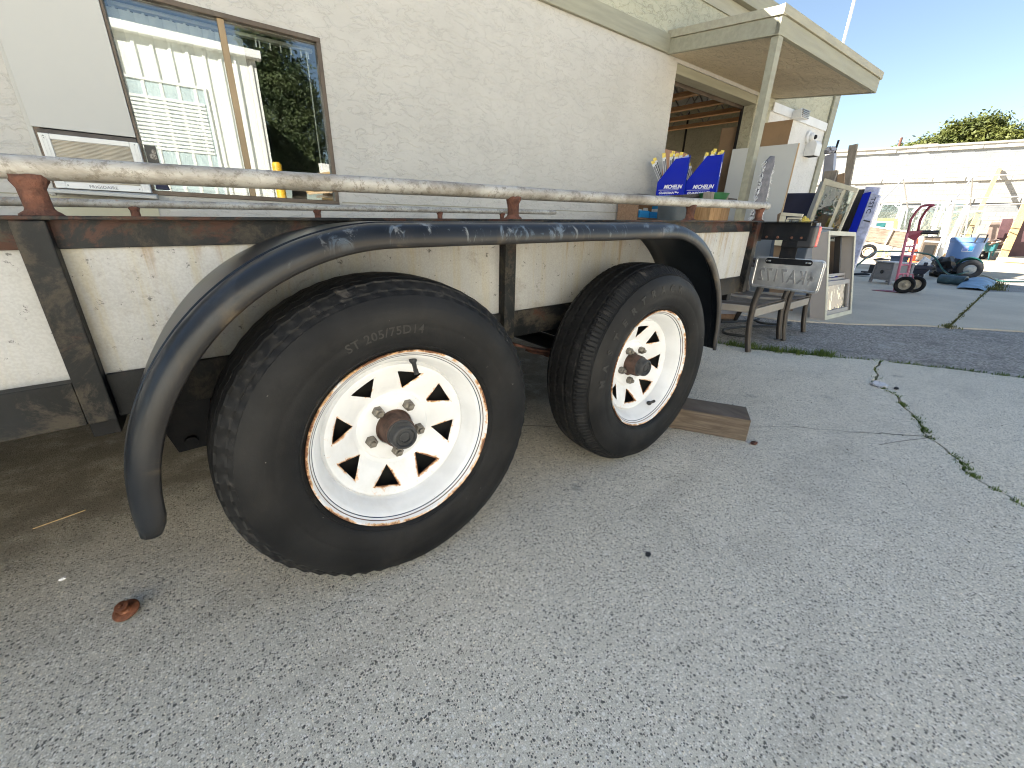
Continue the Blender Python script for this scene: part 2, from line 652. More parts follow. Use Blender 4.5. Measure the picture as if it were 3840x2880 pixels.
    lfz = t.ramp(t.noise(11, 3, 0.5), 0.36, 0.66, 0.55, 1.25)
    fac = t.math('ADD', rn, t.math('MULTIPLY_ADD', t.math('MULTIPLY', ra, lfz), 0.42, -0.5))
    halo = t.ramp(fac, 0.19, 0.34)
    core = t.ramp(fac, 0.34, 0.44)
    base = t.mix(t.math('MULTIPLY', halo, 0.8), base, (0.60, 0.29, 0.06))
    base = t.mix(t.math('MULTIPLY', core, 0.9), base, (0.12, 0.04, 0.018))
    speck = t.ramp(t.noise(120, 3, 0.6), 0.73, 0.76)
    base = t.mix(t.math('MULTIPLY', speck, 0.6), base, (0.2, 0.13, 0.08))
    t.set(base, t.math('MULTIPLY_ADD', core, 0.35, 0.38), spec=0.5)
    t.bump(t.math('ADD', core, t.noise(90, 3)), 0.12, 0.001)
    M['rim'] = t.mat
    M['stripe_blue'] = simple('pinstripe_blue', (0.02, 0.035, 0.075), 0.45, 0, 0.3, 30, 0)
    M['stripe_brown'] = simple('pinstripe_brown', (0.10, 0.05, 0.04), 0.5, 0, 0.4, 30, 0)
    M['rust'] = simple('brown_rust', (0.115, 0.050, 0.033), 0.95, 0, 0.5, 30, 1.0, 140, (0.04, 0.02, 0.015), 0.8)
    M['hub_rust'] = simple('hub_rust', (0.085, 0.05, 0.038), 0.75, 0.2, 0.4, 40, 0.4, 200, (0.02, 0.015, 0.012), 0.7)
    M['hub_cap'] = simple('rubber_hub_cap', (0.032, 0.034, 0.037), 0.5, 0.1, 0.35, 50, 0.2, 200, (0.08, 0.075, 0.065), 0.5)
    M['nut'] = simple('weathered_lug_nut', (0.20, 0.185, 0.16), 0.5, 0.7, 0.3, 90, 0.3, 300, (0.07, 0.05, 0.035), 0.7)

    # black steel frame, dusty and rust bitten
    t = NT('worn_black_steel')
    base = t.mix(t.ramp(t.noise(5, 5, 0.65), 0.35, 0.65), (0.006, 0.007, 0.008), (0.013, 0.015, 0.017))
    dust = t.ramp(t.noise(9, 9, 0.78, 0.5), 0.47, 0.60)
    base = t.mix(t.math('MULTIPLY', dust, 0.65), base, (0.085, 0.073, 0.056))
    zt_ = t.ramp(t.sep()[2], 0.62, 0.76, 0.0, 0.10)
    rs = t.ramp(t.math('ADD', t.noise(8, 8, 0.75, 0.5, vec=t.coord((1, 1, 1.3))), zt_), 0.58, 0.66)
    base = t.mix(t.math('MULTIPLY', rs, 0.85), base, (0.062, 0.028, 0.020))
    sp = t.ramp(t.noise(150, 3, 0.6), 0.66, 0.70)
    base = t.mix(t.math('MULTIPLY', sp, 0.5), base, (0.012, 0.012, 0.012))
    t.set(base, t.math('MULTIPLY_ADD', dust, 0.3, 0.45), spec=0.18)
    t.bump(t.noise(90, 5, 0.7), 0.35, 0.002)
    M['steel'] = t.mat
    M['steel_dark'] = simple('dark_painted_steel', (0.007, 0.008, 0.010), 0.5, 0, 0.4, 6, 0.2, 90, (0.035, 0.025, 0.02), 0.5, spec=0.2)

    # fender: gloss black gone blue and chalky along the crown
    t = NT('weathered_fender_paint')
    base = t.mix(t.ramp(t.noise(3.5, 5, 0.6), 0.35, 0.65), (0.007, 0.009, 0.012), (0.016, 0.020, 0.026))
    xyz = t.sep()
    nv = t.n('ShaderNodeNewGeometry')
    chalk = t.math('MULTIPLY', t.ramp(t.noise(1.0, 6, 0.7, 0.8, vec=t.coord((16, 16, 5))), 0.56, 0.64), t.attr('crown'))
    base = t.mix(t.math('MULTIPLY', chalk, 0.5), base, (0.20, 0.26, 0.33))
    chalk2 = t.math('MULTIPLY', t.ramp(t.noise(1.0, 6, 0.7, 0.9, vec=t.coord((38, 38, 12))), 0.58, 0.66), t.attr('crown'))
    base = t.mix(t.math('MULTIPLY', chalk2, 0.5), base, (0.34, 0.36, 0.37))
    spot = t.ramp(t.noise(5.2, 5, 0.7), 0.69, 0.73)
    base = t.mix(t.math('MULTIPLY', spot, 0.7), base, (0.25, 0.29, 0.32))
    dust = t.ramp(t.noise(6, 6, 0.7, 0.5), 0.5, 0.7)
    base = t.mix(t.math('MULTIPLY', t.math('MULTIPLY_ADD', dust, 0.6, 0.10), t.attr('lip')), base, (0.17, 0.13, 0.085))
    t.set(base, t.math('MULTIPLY_ADD', chalk, 0.25, 0.30), spec=0.25)
    t.bump(t.noise(70, 5, 0.7), 0.12, 0.0015)
    M['fender'] = t.mat

    t = NT('galvanised_pipe')
    base = t.mix(t.ramp(t.noise(11, 6, 0.7, 0.4, vec=t.coord((0.5, 1, 1))), 0.3, 0.65), (0.22, 0.20, 0.17), (0.47, 0.46, 0.43))
    base = t.mix(t.math('MULTIPLY', t.ramp(t.noise(60, 6, 0.8), 0.5, 0.62), 0.65), base, (0.15, 0.13, 0.10))
    base = t.mix(t.math('MULTIPLY', t.ramp(t.noise(24, 5, 0.7), 0.64, 0.7), 0.6), base, (0.28, 0.14, 0.06))
    t.set(base, 0.62, 0.25)
    t.bump(t.noise(140, 5, 0.7), 0.3, 0.001)
    M['galv'] = t.mat

    # weathered side sheet
    t = NT('weathered_side_sheet')
    base = t.mix(t.ramp(t.noise(2.5, 5, 0.6), 0.3, 0.7), (0.35, 0.355, 0.355), (0.46, 0.465, 0.465))
    st = t.ramp(t.noise(1.0, 6, 0.7, 0.3, vec=t.coord((26, 26, 1.4))), 0.45, 0.7)
    base = t.mix(t.math('MULTIPLY', st, 0.55), base, (0.38, 0.34, 0.23))
    st2 = t.ramp(t.noise(1.0, 6, 0.7, 0.3, vec=t.coord((9, 9, 0.8))), 0.55, 0.72)
    base = t.mix(t.math('MULTIPLY', st2, 0.45), base, (0.42, 0.35, 0.18))
    zz_ = t.ramp(t.sep()[2], 0.60, 0.73, 0.0, 0.14)
    run = t.ramp(t.math('ADD', t.noise(1.0, 5, 0.65, 0.3, vec=t.coord((34, 34, 0.9))), zz_), 0.62, 0.78)
    base = t.mix(t.math('MULTIPLY', run, 0.6), base, (0.27, 0.19, 0.10))
    low = t.ramp(t.math('ADD', t.noise(9, 6, 0.7), t.ramp(t.sep()[2], 0.56, 0.45, 0.0, 0.16)), 0.55, 0.75)
    base = t.mix(t.math('MULTIPLY', low, 0.5), base, (0.24, 0.22, 0.18))
    fs_ = t.ramp(t.noise(260, 2, 0.5), 0.35, 0.65, 0.92, 1.05)
    base = t.mix(0.8, base, t.mix(1.0, base, fs_, 'MULTIPLY'))
    sp = t.ramp(t.noise(46, 5, 0.75, 0.3), 0.61, 0.67)
    base = t.mix(t.math('MULTIPLY', sp, 0.85), base, (0.08, 0.08, 0.08))
    sp2 = t.ramp(t.noise(13, 6, 0.75, 0.3), 0.60, 0.70)
    base = t.mix(t.math('MULTIPLY', sp2, 0.45), base, (0.20, 0.19, 0.17))
    t.set(base, 0.7, spec=0.3)
    t.bump(t.noise(160, 4, 0.7), 0.25, 0.0012)
    M['sheet'] = t.mat

    t = NT('plate_aluminium')
    base = t.mix(t.ramp(t.noise(16, 6, 0.7), 0.3, 0.7), (0.46, 0.465, 0.47), (0.66, 0.66, 0.65))
    t.set(base, t.ramp(t.noise(20, 5), 0.3, 0.7, 0.32, 0.5), 0.9)
    t.bump(t.noise(80, 4), 0.1, 0.001)
    M['alu'] = t.mat
    M['alu_dull'] = simple('dull_embossed_aluminium', (0.30, 0.30, 0.30), 0.5, 0.75, 0.15, 40, 0.1, 120)
    t = NT('red_lens')
    t.set((0.55, 0.02, 0.02), 0.15)
    t.bump(t.voronoi(160).outputs['Distance'], 0.5, 0.002)
    M['red_lens'] = t.mat

    M['block'] = wood('weathered_timber', (0.095, 0.070, 0.050), (0.20, 0.158, 0.118), (7, 1.4, 45), 0.85, (0, 0, R(-58.6)), 0.6)
    M['straw'] = simple('dry_straw', (0.55, 0.40, 0.22), 0.8)
    M['foil'] = simple('crumpled_foil', (0.55, 0.53, 0.53), 0.35, 0.6, 0.2, 60, 0.8, 90)
    M['cardboard'] = simple('brown_cardboard', (0.27, 0.185, 0.115), 0.85, 0, 0.1, 2.5, 0.1, 60, (0.16, 0.11, 0.07), 0.5)
    M['card_light'] = simple('light_cardboard', (0.36, 0.27, 0.19), 0.85, 0, 0.1, 4, 0.1, 60)
    M['grey_door'] = simple('primed_grey_door', (0.46, 0.475, 0.465), 0.5, 0, 0.04, 2, 0.05, 90, (0.36, 0.36, 0.35), 0.4)
    M['door_edge'] = wood('door_edge_wood', (0.48, 0.34, 0.2), (0.62, 0.46, 0.3), (40, 40, 3))
    M['blue_card'] = simple('royal_blue_card', (0.002, 0.014, 0.36), 0.5, 0, 0.06, 5, 0.03, 60, spec=0.15)
    M['blue_side'] = simple('blue_card_end', (0.003, 0.04, 0.42), 0.5, 0, 0.06, 5, 0.03, 60, spec=0.15)
    M['pale_blue'] = simple('pale_blue_card', (0.25, 0.32, 0.68), 0.45, 0, 0.2, 14, 0.1, 60)
    M['white_print'] = simple('white_print', (0.80, 0.80, 0.80), 0.5, 0, 0.02, 5, 0)
    M['grey_print'] = simple('grey_print', (0.22, 0.22, 0.23), 0.5, 0, 0.1, 5, 0)
    M['packet'] = simple('white_packet', (0.64, 0.64, 0.64), 0.4, 0, 0.12, 30, 0.1, 60, (0.3, 0.3, 0.32), 0.5)
    M['yellow'] = simple('yellow_tab', (0.72, 0.55, 0.10), 0.5, 0, 0.2, 20)
    M['cyan_box'] = simple('cyan_carton', (0.03, 0.27, 0.56), 0.5, 0, 0.1, 12, 0.05)
    M['grey_bin'] = simple('slate_plastic', (0.055, 0.066, 0.072), 0.55, 0, 0.2, 6, 0.1, 40, (0.12, 0.13, 0.13), 0.4)
    M['crate'] = wood('warm_crate_wood', (0.33, 0.18, 0.075), (0.52, 0.32, 0.15), (30, 30, 3))
    M['shelf_wood'] = wood('shelf_wood', (0.22, 0.13, 0.075), (0.33, 0.21, 0.13), (4, 30, 30))
    M['green_tub'] = simple('green_plastic', (0.03, 0.16, 0.06), 0.5, 0, 0.15, 8, 0.05)
    M['mop_grey'] = simple('dust_mop_cloth', (0.16, 0.16, 0.175), 0.95, 0, 0.25, 20, 0.6, 160)
    M['mop_white'] = simple('mop_fringe', (0.66, 0.66, 0.66), 0.95, 0, 0.2, 30, 0.4, 120)
    M['bronze_tube'] = simple('bronze_tube', (0.055, 0.048, 0.043), 0.38, 0.5, 0.12, 10, 0.05)
    M['taupe'] = simple('taupe_sling', (0.31, 0.275, 0.23), 0.6, 0, 0.1, 12, 0.15, 120)
    M['hose'] = simple('black_hose', (0.03, 0.033, 0.036), 0.5, 0, 0.2, 12, 0.1)
    M['green_hose'] = simple('green_hose', (0.012, 0.075, 0.062), 0.45, 0, 0.15, 12, 0.1)
    M['tan_vinyl'] = simple('taupe_window_vinyl', (0.40, 0.36, 0.325), 0.5, 0, 0.05, 5, 0.05)
    M['cream_vinyl'] = simple('cream_window_vinyl', (0.62, 0.575, 0.44), 0.5, 0, 0.1, 8, 0.15, 50, (0.45, 0.4, 0.28), 0.4)
    M['grey_alu'] = simple('dull_aluminium', (0.38, 0.39, 0.38), 0.45, 0.5, 0.08, 6, 0.05)
    M['plank_grey'] = wood('grey_plank', (0.22, 0.19, 0.15), (0.34, 0.30, 0.25), (40, 30, 6))
    M['board_dark'] = wood('dark_board', (0.06, 0.05, 0.045), (0.13, 0.115, 0.10), (6, 30, 8))
    M['wrap'] = simple('plastic_film', (0.42, 0.45, 0.62), 0.3, 0, 0.25, 12, 0.4, 20)
    M['film_grey'] = simple('grey_wrapped_board', (0.33, 0.34, 0.40), 0.5, 0, 0.12, 5, 0.3, 20)
    M['navy'] = simple('navy_fabric', (0.030, 0.032, 0.062), 0.8, 0, 0.2, 8, 0.3, 60)
    M['pink'] = simple('pink_hand_truck_paint', (0.50, 0.13, 0.20), 0.5, 0, 0.15, 9, 0.15, 60, (0.62, 0.36, 0.42), 0.6)
    M['pink_dark'] = simple('maroon_handle_paint', (0.24, 0.045, 0.075), 0.5, 0, 0.2, 9, 0.15, 60)
    M['nightstand'] = simple('grey_stained_wood', (0.26, 0.25, 0.26), 0.6, 0, 0.08, 6, 0.1, 50, None, 0, (3, 3, 20))
    M['nightstand_top'] = simple('pale_grey_top', (0.50, 0.51, 0.53), 0.5, 0, 0.06, 5, 0.05)
    M['navy_plastic'] = simple('navy_plastic', (0.022, 0.024, 0.042), 0.5, 0, 0.25, 6, 0.1)
    M['bag_white'] = simple('white_bag_plastic', (0.70, 0.70, 0.70), 0.4, 0, 0.1, 20, 0.5, 30)
    M['can_blue'] = simple('blue_bin_plastic', (0.15, 0.27, 0.53), 0.45, 0, 0.06, 3, 0.08, 120)
    M['tarp_blue'] = simple('faded_blue_tarp', (0.20, 0.33, 0.45), 0.65, 0, 0.25, 7, 0.5, 40, (0.4, 0.45, 0.45), 0.5)
    M['duct'] = simple('dark_teal_rolled_mat', (0.035, 0.07, 0.085), 0.4, 0, 0.3, 12, 0.3, 30, (0.14, 0.2, 0.23), 0.5)
    M['plywood_old'] = wood('old_plywood', (0.14, 0.105, 0.075), (0.30, 0.245, 0.19), (3, 3, 14), 0.85)
    M['fender_tan'] = simple('tan_fender_paint', (0.52, 0.36, 0.2), 0.6, 0, 0.2, 5, 0.2)
    M['wheel_tan'] = simple('peach_rim_paint', (0.66, 0.49, 0.36), 0.6, 0, 0.12, 8, 0.2, 60, (0.35, 0.2, 0.1), 0.5)
    M['orange'] = simple('cone_orange', (0.75, 0.13, 0.025), 0.5, 0, 0.1, 5)
    M['red'] = simple('red_plastic', (0.42, 0.02, 0.02), 0.4, 0, 0.15, 6)
    M['white_gloss'] = simple('weathered_white', (0.74, 0.73, 0.70), 0.5, 0, 0.06, 3, 0.1)
    M['pipe_grey'] = simple('tent_pipe', (0.42, 0.43, 0.45), 0.45, 0.4, 0.1, 4)
    M['pine'] = wood('pale_pine', (0.42, 0.27, 0.11), (0.56, 0.39, 0.18), (14, 14, 1.5))
    M['brick_white'] = simple('white_block_paint', (0.35, 0.335, 0.305), 0.8, 0, 0.06, 1.5, 0.3, 30, (0.6, 0.57, 0.5), 0.3)
    M['brick_rough'] = simple('white_split_face', (0.40, 0.385, 0.35), 0.85, 0, 0.14, 3, 1.0, 14, (0.55, 0.52, 0.46), 0.3)
    M['grey_block'] = simple('grey_block_tone', (0.25, 0.26, 0.265), 0.8, 0, 0.1, 1.2, 0.3, 30)
    M['mortar'] = simple('painted_mortar', (0.34, 0.325, 0.30), 0.9, 0, 0.06, 2)
    M['maroon'] = simple('maroon_board', (0.10, 0.05, 0.055), 0.6, 0, 0.2, 4)
    M['brown_board'] = simple('brown_board', (0.24, 0.18, 0.15), 0.7, 0, 0.15, 4)
    M['teal'] = simple('teal_barrow', (0.02, 0.12, 0.13), 0.5, 0, 0.2, 4)
    M['grey_blue'] = simple('grey_blue_plastic', (0.12, 0.15, 0.19), 0.5, 0, 0.2, 4)
    M['metal_siding'] = simple('white_metal_siding', (0.74, 0.73, 0.68), 0.55, 0, 0.04, 2, 0.05)
    M['interior_wall'] = simple('garage_wall_paint', (0.60, 0.54, 0.46), 0.85, 0, 0.1, 1.2, 0.1, 30, (0.4, 0.34, 0.28), 0.4)
    M['joist_wood'] = wood('joist_wood', (0.42, 0.23, 0.11), (0.58, 0.36, 0.2), (40, 3, 40))
    M['plyred'] = wood('reddish_plywood', (0.40, 0.22, 0.145), (0.50, 0.30, 0.21), (20, 20, 2))
    M['grey_metal'] = simple('grey_metal', (0.33, 0.33, 0.33), 0.4, 0.7, 0.1, 8)
    M['bark'] = simple('bark', (0.10, 0.075, 0.055), 0.9, 0, 0.3, 6, 0.8, 25)

    def leaf(name, a, b):
        t = NT(name)
        oi = t.noise(1.1, 4, 0.6)
        base = t.mix(t.ramp(oi, 0.35, 0.65), a, b)
        base = t.mix(t.ramp(t.noise(9, 2), 0.4, 0.6), base, t.mix(0.5, base, b))
        t.set(base, 0.6, spec=0.3)
        t.b.inputs['Subsurface Weight'].default_value = 0.0
        t.b.inputs['Transmission Weight'].default_value = 0.0
        # thin leaves let some light through
        trn = t.n('ShaderNodeBsdfTranslucent')
        t.l(base, trn.inputs[0])
        mx = t.n('ShaderNodeMixShader')
        mx.inputs[0].default_value = 0.3
        t.l(t.b.outputs[0], mx.inputs[1])
        t.l(trn.outputs[0], mx.inputs[2])
        t.l(mx.outputs[0], t.out.inputs[0])
        return t.mat

    M['leaf_olive'] = leaf('olive_leaves', (0.045, 0.06, 0.012), (0.115, 0.125, 0.028))
    M['leaf_dark'] = leaf('dark_leaves', (0.030, 0.050, 0.022), (0.075, 0.095, 0.035))
    M['grass'] = leaf('grass_blades', (0.055, 0.10, 0.018), (0.15, 0.20, 0.05))
    M['moss'] = leaf('crack_moss', (0.07, 0.075, 0.02), (0.15, 0.15, 0.05))


mats()

# ------------------------------------------------------------------ ground


def slab(name, poly, z0, z1, mat):
    """poly: (x, y) outline"""
    me = MB().prism([(x, y, z0) for x, y in poly], (0, 0, z1 - z0))
    o = me.build(name, mat)
    return tag(o, kind='structure')


def jag(pts, amp, n=6, seed=1):
    """roughen a polyline"""
    r = random.Random(seed)
    out = []
    for (x0, y0), (x1, y1) in zip(pts[:-1], pts[1:]):
        L = math.hypot(x1 - x0, y1 - y0)
        for i in range(n):
            f = i / n
            a = amp * (0 if i == 0 and not out else 1)
            out.append((x0 + (x1 - x0) * f + r.uniform(-a, a), y0 + (y1 - y0) * f + r.uniform(-a, a)))
    out.append(pts[-1])
    return out


CRACK = [(3.2, -0.176), (2.874, -0.21), (2.737, -0.258), (2.575, -0.262), (2.506, -0.318), (2.425, -0.398), (2.304, -0.439),
         (2.154, -0.51), (2.027, -0.556), (1.922, -0.587), (1.833, -0.661), (1.752, -0.70), (1.667, -0.732),
         (1.628, -0.771), (1.59, -0.822), (1.553, -0.852), (1.47, -0.95), (1.2, -1.5), (1.0, -3.0)]
A_NEAR = [(2.62, 2.9), (2.63, 1.2), (2.647, 0.624), (2.70, 0.42), (2.893, 0.135), (3.155, -0.18), (3.359, -0.523), (3.47, -0.768), (3.9, -1.6), (4.6, -3.0), (6.0, -6.0)]
A_FAR = [(3.95, 2.9), (4.0, 1.2), (4.186, 0.659), (4.537, 0.288), (5.095, -0.122), (5.577, -0.675), (6.2, -1.6), (7.0, -3.0), (8.4, -6.0)]


def ground():
    big = [(-300, -300), (400, -300), (400, 300), (-300, 300)]
    slab('ground', big, -0.5, -0.022, M['yard'])
    cr = jag(CRACK, 0.007, 4, 3)
    near = jag(A_NEAR, 0.010, 5, 4)
    k = min(range(len(near)), key=lambda i: (near[i][0] - 3.2) ** 2 + (near[i][1] + 0.176) ** 2)
    g = 0.0055
    left = [(p[0] - g, p[1] + g) for p in cr]
    right = [(p[0] + g, p[1] - g) for p in cr]
    # left slab: asphalt edge from the wall to the crack, then along the crack
    poly = [(near[i][0], near[i][1]) for i in range(0, k)] + left + [(-9, -3.0), (-9, 2.9)]
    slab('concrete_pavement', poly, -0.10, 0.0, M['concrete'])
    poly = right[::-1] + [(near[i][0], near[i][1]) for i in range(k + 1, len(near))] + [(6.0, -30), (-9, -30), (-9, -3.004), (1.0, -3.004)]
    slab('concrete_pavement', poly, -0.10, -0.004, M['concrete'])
    far = jag(A_FAR, 0.012, 5, 5)
    ga = 0.012
    poly = [(x + ga, y) for x, y in near] + [(x - 0.004, y) for x, y in far[::-1]]
    o = slab('asphalt_strip', poly, -0.10, -0.012, M['asphalt'])
    # far slabs: split by the grassy joint and a straight cross joint
    J2 = [(5.13, -0.242), (9.364, -0.107), (12.418, 0.022), (14.3, 0.07)]
    fl = [p for p in far if p[1] > -0.235]
    fr = [p for p in far if p[1] < -0.25]
    jx = lambda y: 8.25 + (1.084 - y) * 1.40
    slab('concrete_pavement', fl + [(5.145, -0.232), (9.36, -0.097), (jx(-0.097) - 0.01, -0.097), (jx(2.9) - 0.01, 2.9)], -0.10, -0.002, M['far_concrete'])
    slab('concrete_pavement', [(jx(-0.097) + 0.01, -0.097), (12.418, 0.034), (14.3, 0.082), (14.6, 7), (jx(2.9) + 0.01, 7), (jx(2.9) + 0.01, 2.9)], -0.10, -0.004, M['far_concrete'])
    slab('concrete_pavement', [(5.135, -0.252)] + fr + [(8.4, -30), (17, -30), (jx(-3.0) - 0.01, -3.0), (jx(-0.117) - 0.01, -0.117), (9.36, -0.117)], -0.10, 0.0, M['far_concrete'])
    slab('concrete_pavement', [(jx(-0.117) + 0.01, -0.117), (jx(-3.0) + 0.01, -3.0), (17.4, -30), (18.5, -30), (15.2, -3), (14.3, 0.06), (12.418, 0.008)], -0.10, -0.004, M['asphalt'])
    return near


NEAR_EDGE = ground()


def ribbon(name, pts, w, z, mat, seed=0):
    r = random.Random(seed)
    mb = MB()
    vs, fs = [], []
    n = len(pts)
    for i, (x, y) in enumerate(pts):
        a = pts[max(0, i - 1)]
        b = pts[min(n - 1, i + 1)]
        d = Vector((b[0] - a[0], b[1] - a[1], 0)).normalized()
        s = Vector((-d.y, d.x, 0)) * w * r.uniform(0.25, 1.0) * 0.5 * (0.2 if i in (0, n - 1) else 1)
        p = Vector((x, y, z))
        vs += [p + s, p - s]
    for i in range(n - 1):
        fs.append((2 * i, 2 * i + 1, 2 * i + 3, 2 * i + 2))
    mb.add(vs, fs)
    return mb.build(name, mat, normals=False)


c2 = jag([(0.35, 0.62), (0.62, 0.42), (1.0, 0.12), (1.27, -0.05), (1.439, -0.148), (1.571, -0.247), (1.679, -0.355), (1.772, -0.443), (1.861, -0.52), (1.915, -0.574)], 0.006, 5, 8)
tag(ribbon('pavement_crack', c2, 0.0045, 0.0012, M['soil'], 2), kind='structure')


def blades(name, spots, mat, label, h=(0.012, 0.035), w=0.0022, lean=0.6, kindlabel='grass', seed=5):
    """spots: (x, y, z, spread, count, height factor)"""
    r = random.Random(seed)
    vs, fs = [], []
    for x, y, z, sp, cnt, hf in spots:
        for _ in range(cnt):
            bx, by = x + r.gauss(0, sp), y + r.gauss(0, sp)
            a = r.uniform(0, 2 * math.pi)
            hh = r.uniform(*h) * hf
            ln = r.uniform(0.1, lean) * hh
            ww = w * r.uniform(0.6, 1.5)
            s = Vector((math.cos(a), math.sin(a), 0)) * ww
            d = Vector((-math.sin(a), math.cos(a), 0)) * ln
            p = Vector((bx, by, z))
            o = len(vs)
            vs += [p - s, p + s, p + s * 0.7 + d * 0.5 + Vector((0, 0, hh * 0.65)), p - s * 0.7 + d * 0.5 + Vector((0, 0, hh * 0.65)), p + d + Vector((0, 0, hh))]
            fs += [(o, o + 1, o + 2, o + 3), (o + 3, o + 2, o + 4)]
    mb = MB()
    mb.add(vs, fs)
    ob = mb.build(name, mat, normals=False)
    return tag(ob, label, 'grass', kind='stuff')


def along(pts, step, fn):
    out = []
    for (x0, y0), (x1, y1) in zip(pts[:-1], pts[1:]):
        L = math.hypot(x1 - x0, y1 - y0)
        n = max(1, int(L / step))
        for i in range(n):
            f = (i + rnd.random()) / n
            out.append(fn(x0 + (x1 - x0) * f, y0 + (y1 - y0) * f))
    return [o for o in out if o]


def grasses():
    sp = along([p for p in NEAR_EDGE if -1.2 < p[1] < 1.3], 0.012, lambda x, y: (x + 0.016, y, -0.012, 0.014, rnd.choice((2, 4, 7, 12)), 1.6 if 0.05 < y < 0.5 else 0.75))
    for x, y in ((2.80, 0.30), (2.86, 0.20), (2.95, 0.10), (2.98, 0.055), (2.74, 0.44), (2.70, 0.55), (2.69, 0.72), (2.69, 0.85)):
        sp += [(x, y, -0.012, 0.026, 150, 1.7)]
    blades('grass_strip', sp, M['grass'], 'green weeds growing along the edge of the old asphalt strip')
    sp = []
    for x, y, c in ((2.506, -0.318, 60), (2.46, -0.36, 30), (2.425, -0.398, 20), (2.304, -0.439, 40), (2.29, -0.45, 30), (2.15, -0.51, 40), (2.10, -0.53, 25), (2.03, -0.556, 60), (2.0, -0.57, 40),
                    (1.93, -0.587, 50), (1.80, -0.68, 25), (1.755, -0.70, 40), (1.72, -0.715, 30), (1.667, -0.735, 60), (1.61, -0.79, 25), (1.57, -0.835, 25), (2.87, -0.21, 12), (2.7, -0.26, 10)):
        sp.append((x, y, -0.01, 0.011, c * 2, 0.75))
    sp += along(CRACK[:17], 0.02, lambda x, y: (x, y, -0.012, 0.004, rnd.choice((0, 1, 3, 6)), 0.45))
    blades('crack_weeds', sp, M['grass'], 'small green weeds sprouting from the long crack in the near concrete', h=(0.008, 0.026), w=0.0016)
    sp = along([(5.16, -0.242), (9.364, -0.107), (12.3, 0.02)], 0.03, lambda x, y: (x, y, -0.02, 0.012, rnd.choice((1, 3, 6)), 1.3))
    sp += [(5.17, -0.24, -0.01, 0.03, 80, 1.2), (10.4, -0.08, 0, 0.10, 200, 2.6), (11.2, -0.03, 0, 0.10, 260, 3.0), (12.0, 0.02, 0, 0.09, 160, 2.8)]
    blades('joint_grass', sp, M['moss'], 'mossy yellow green growth along the joint of the far concrete slabs', w=0.004)
    sp = [(rnd.uniform(3.1, 4.3), rnd.uniform(1.35, 1.75), -0.012, 0.05, 60, rnd.uniform(3.5, 6.5)) for _ in range(34)]
    blades('tall_grass', sp, M['grass'], 'taller dark grass patch behind the patio chair legs', w=0.004)


grasses()

# ------------------------------------------------------------------ trailer
TILT = 0.0302                                   # the bed rises towards the tailgate


def TB(p):
    return Vector((p[0], p[1], p[2] + TILT * p[0]))


TRAILER = thing('utility_trailer', 'long black framed tandem axle trailer with pale side sheets and pipe rails', 'trailer')
TW = 1.64                                       # distance between the two sides


def tb(mb, name, mat, **kw):
    mb.xform(TB)
    return mb.build(name, mat, TRAILER, **kw)


POSTS = (-2.30, -1.38, -0.466, 0.426, 1.919)
XF, XR = -2.9, 1.94


def trailer_side(far):
    def Y(y):
        return (2.10 - y) if far else y

    def bx(mb, x0, x1, y0, y1, z0, z1):
        a, b = sorted((Y(y0), Y(y1)))
        return mb.box(x0, x1, a, b, z0, z1)
    m = MB()
    bx(m, XF, XR + 0.01, 0.252, 0.258, 0.700, 0.744)
    bx(m, XF, XR + 0.02, 0.2285, 0.275, 0.7425, 0.7485)
    tb(m, 'top_rail', M['steel'], bevel=0.0012)
    m = MB()
    bx(m, XF, -0.4855, 0.2315, 0.2585, 0.412, 0.4895)
    bx(m, -0.4465, XR, 0.250, 0.2585, 0.410, 0.490)
    bx(m, XF, XR, 0.2585, 0.30, 0.410, 0.417)
    tb(m, 'bottom_rail', M['steel'], bevel=0.0015)
    for x in POSTS:
        m = MB()
        bx(m, x - 0.019, x + 0.019, 0.230, 0.2515, 0.412, 0.7418)
        bx(m, x - 0.0185, x - 0.0135, 0.2515, 0.274, 0.414, 0.7415)
        bx(m, x + 0.0135, x + 0.0185, 0.2515, 0.274, 0.414, 0.7415)
        tb(m, 'post', M['steel'], bevel=0.002)
    xs = [XF] + list(POSTS)
    for a, b in zip(xs[:-1], xs[1:]):
        m = MB()
        bx(m, a + 0.015, b - 0.015, 0.2605, 0.2685, 0.425, 0.738)
        tb(m, 'side_sheet', M['sheet'])
    # pipe rail
    m = MB()
    pts = [(XF, Y(0.27), 0.816)] + [(XF + (2.055 - XF) * i / 14, Y(0.27) + rnd.uniform(-.0008, .0008), 0.816 + rnd.uniform(-.0012, .0012)) for i in range(1, 14)] + [(2.049, Y(0.27), 0.816)]
    pr = [0.0167] * len(pts)
    pts += [(2.054, Y(0.27), 0.816), (2.056, Y(0.27), 0.816)]
    pr += [0.0155, 0.010]
    m.tube(pts, pr, 24)
    tb(m, 'hand_rail', M['galv'], smooth='auto')
    for x in (-2.2, -1.35, -0.455, 0.459, 1.36, 1.975) if not far else (-2.2, -1.3, -0.458, 0.295, 1.04, 1.54):
        m = MB()
        r = 0.0160
        m.lathe([(0.0, 0.7475), (0.026, 0.7475), (0.024, 0.7515), (r + 0.0015, 0.756), (r, 0.760), (r, 0.786), (r + 0.002, 0.791), (0.0205, 0.797), (0.0210, 0.804), (0.0, 0.808)], 20, (x, Y(0.268), 0), 'Z')
        m.xform(lambda p: p + Vector((rnd.uniform(-1, 1), rnd.uniform(-1, 1), rnd.uniform(-1, 1))) * 0.0014)
        tb(m, 'rail_stand', M['rust'], smooth=True)


trailer_side(False)
trailer_side(True)


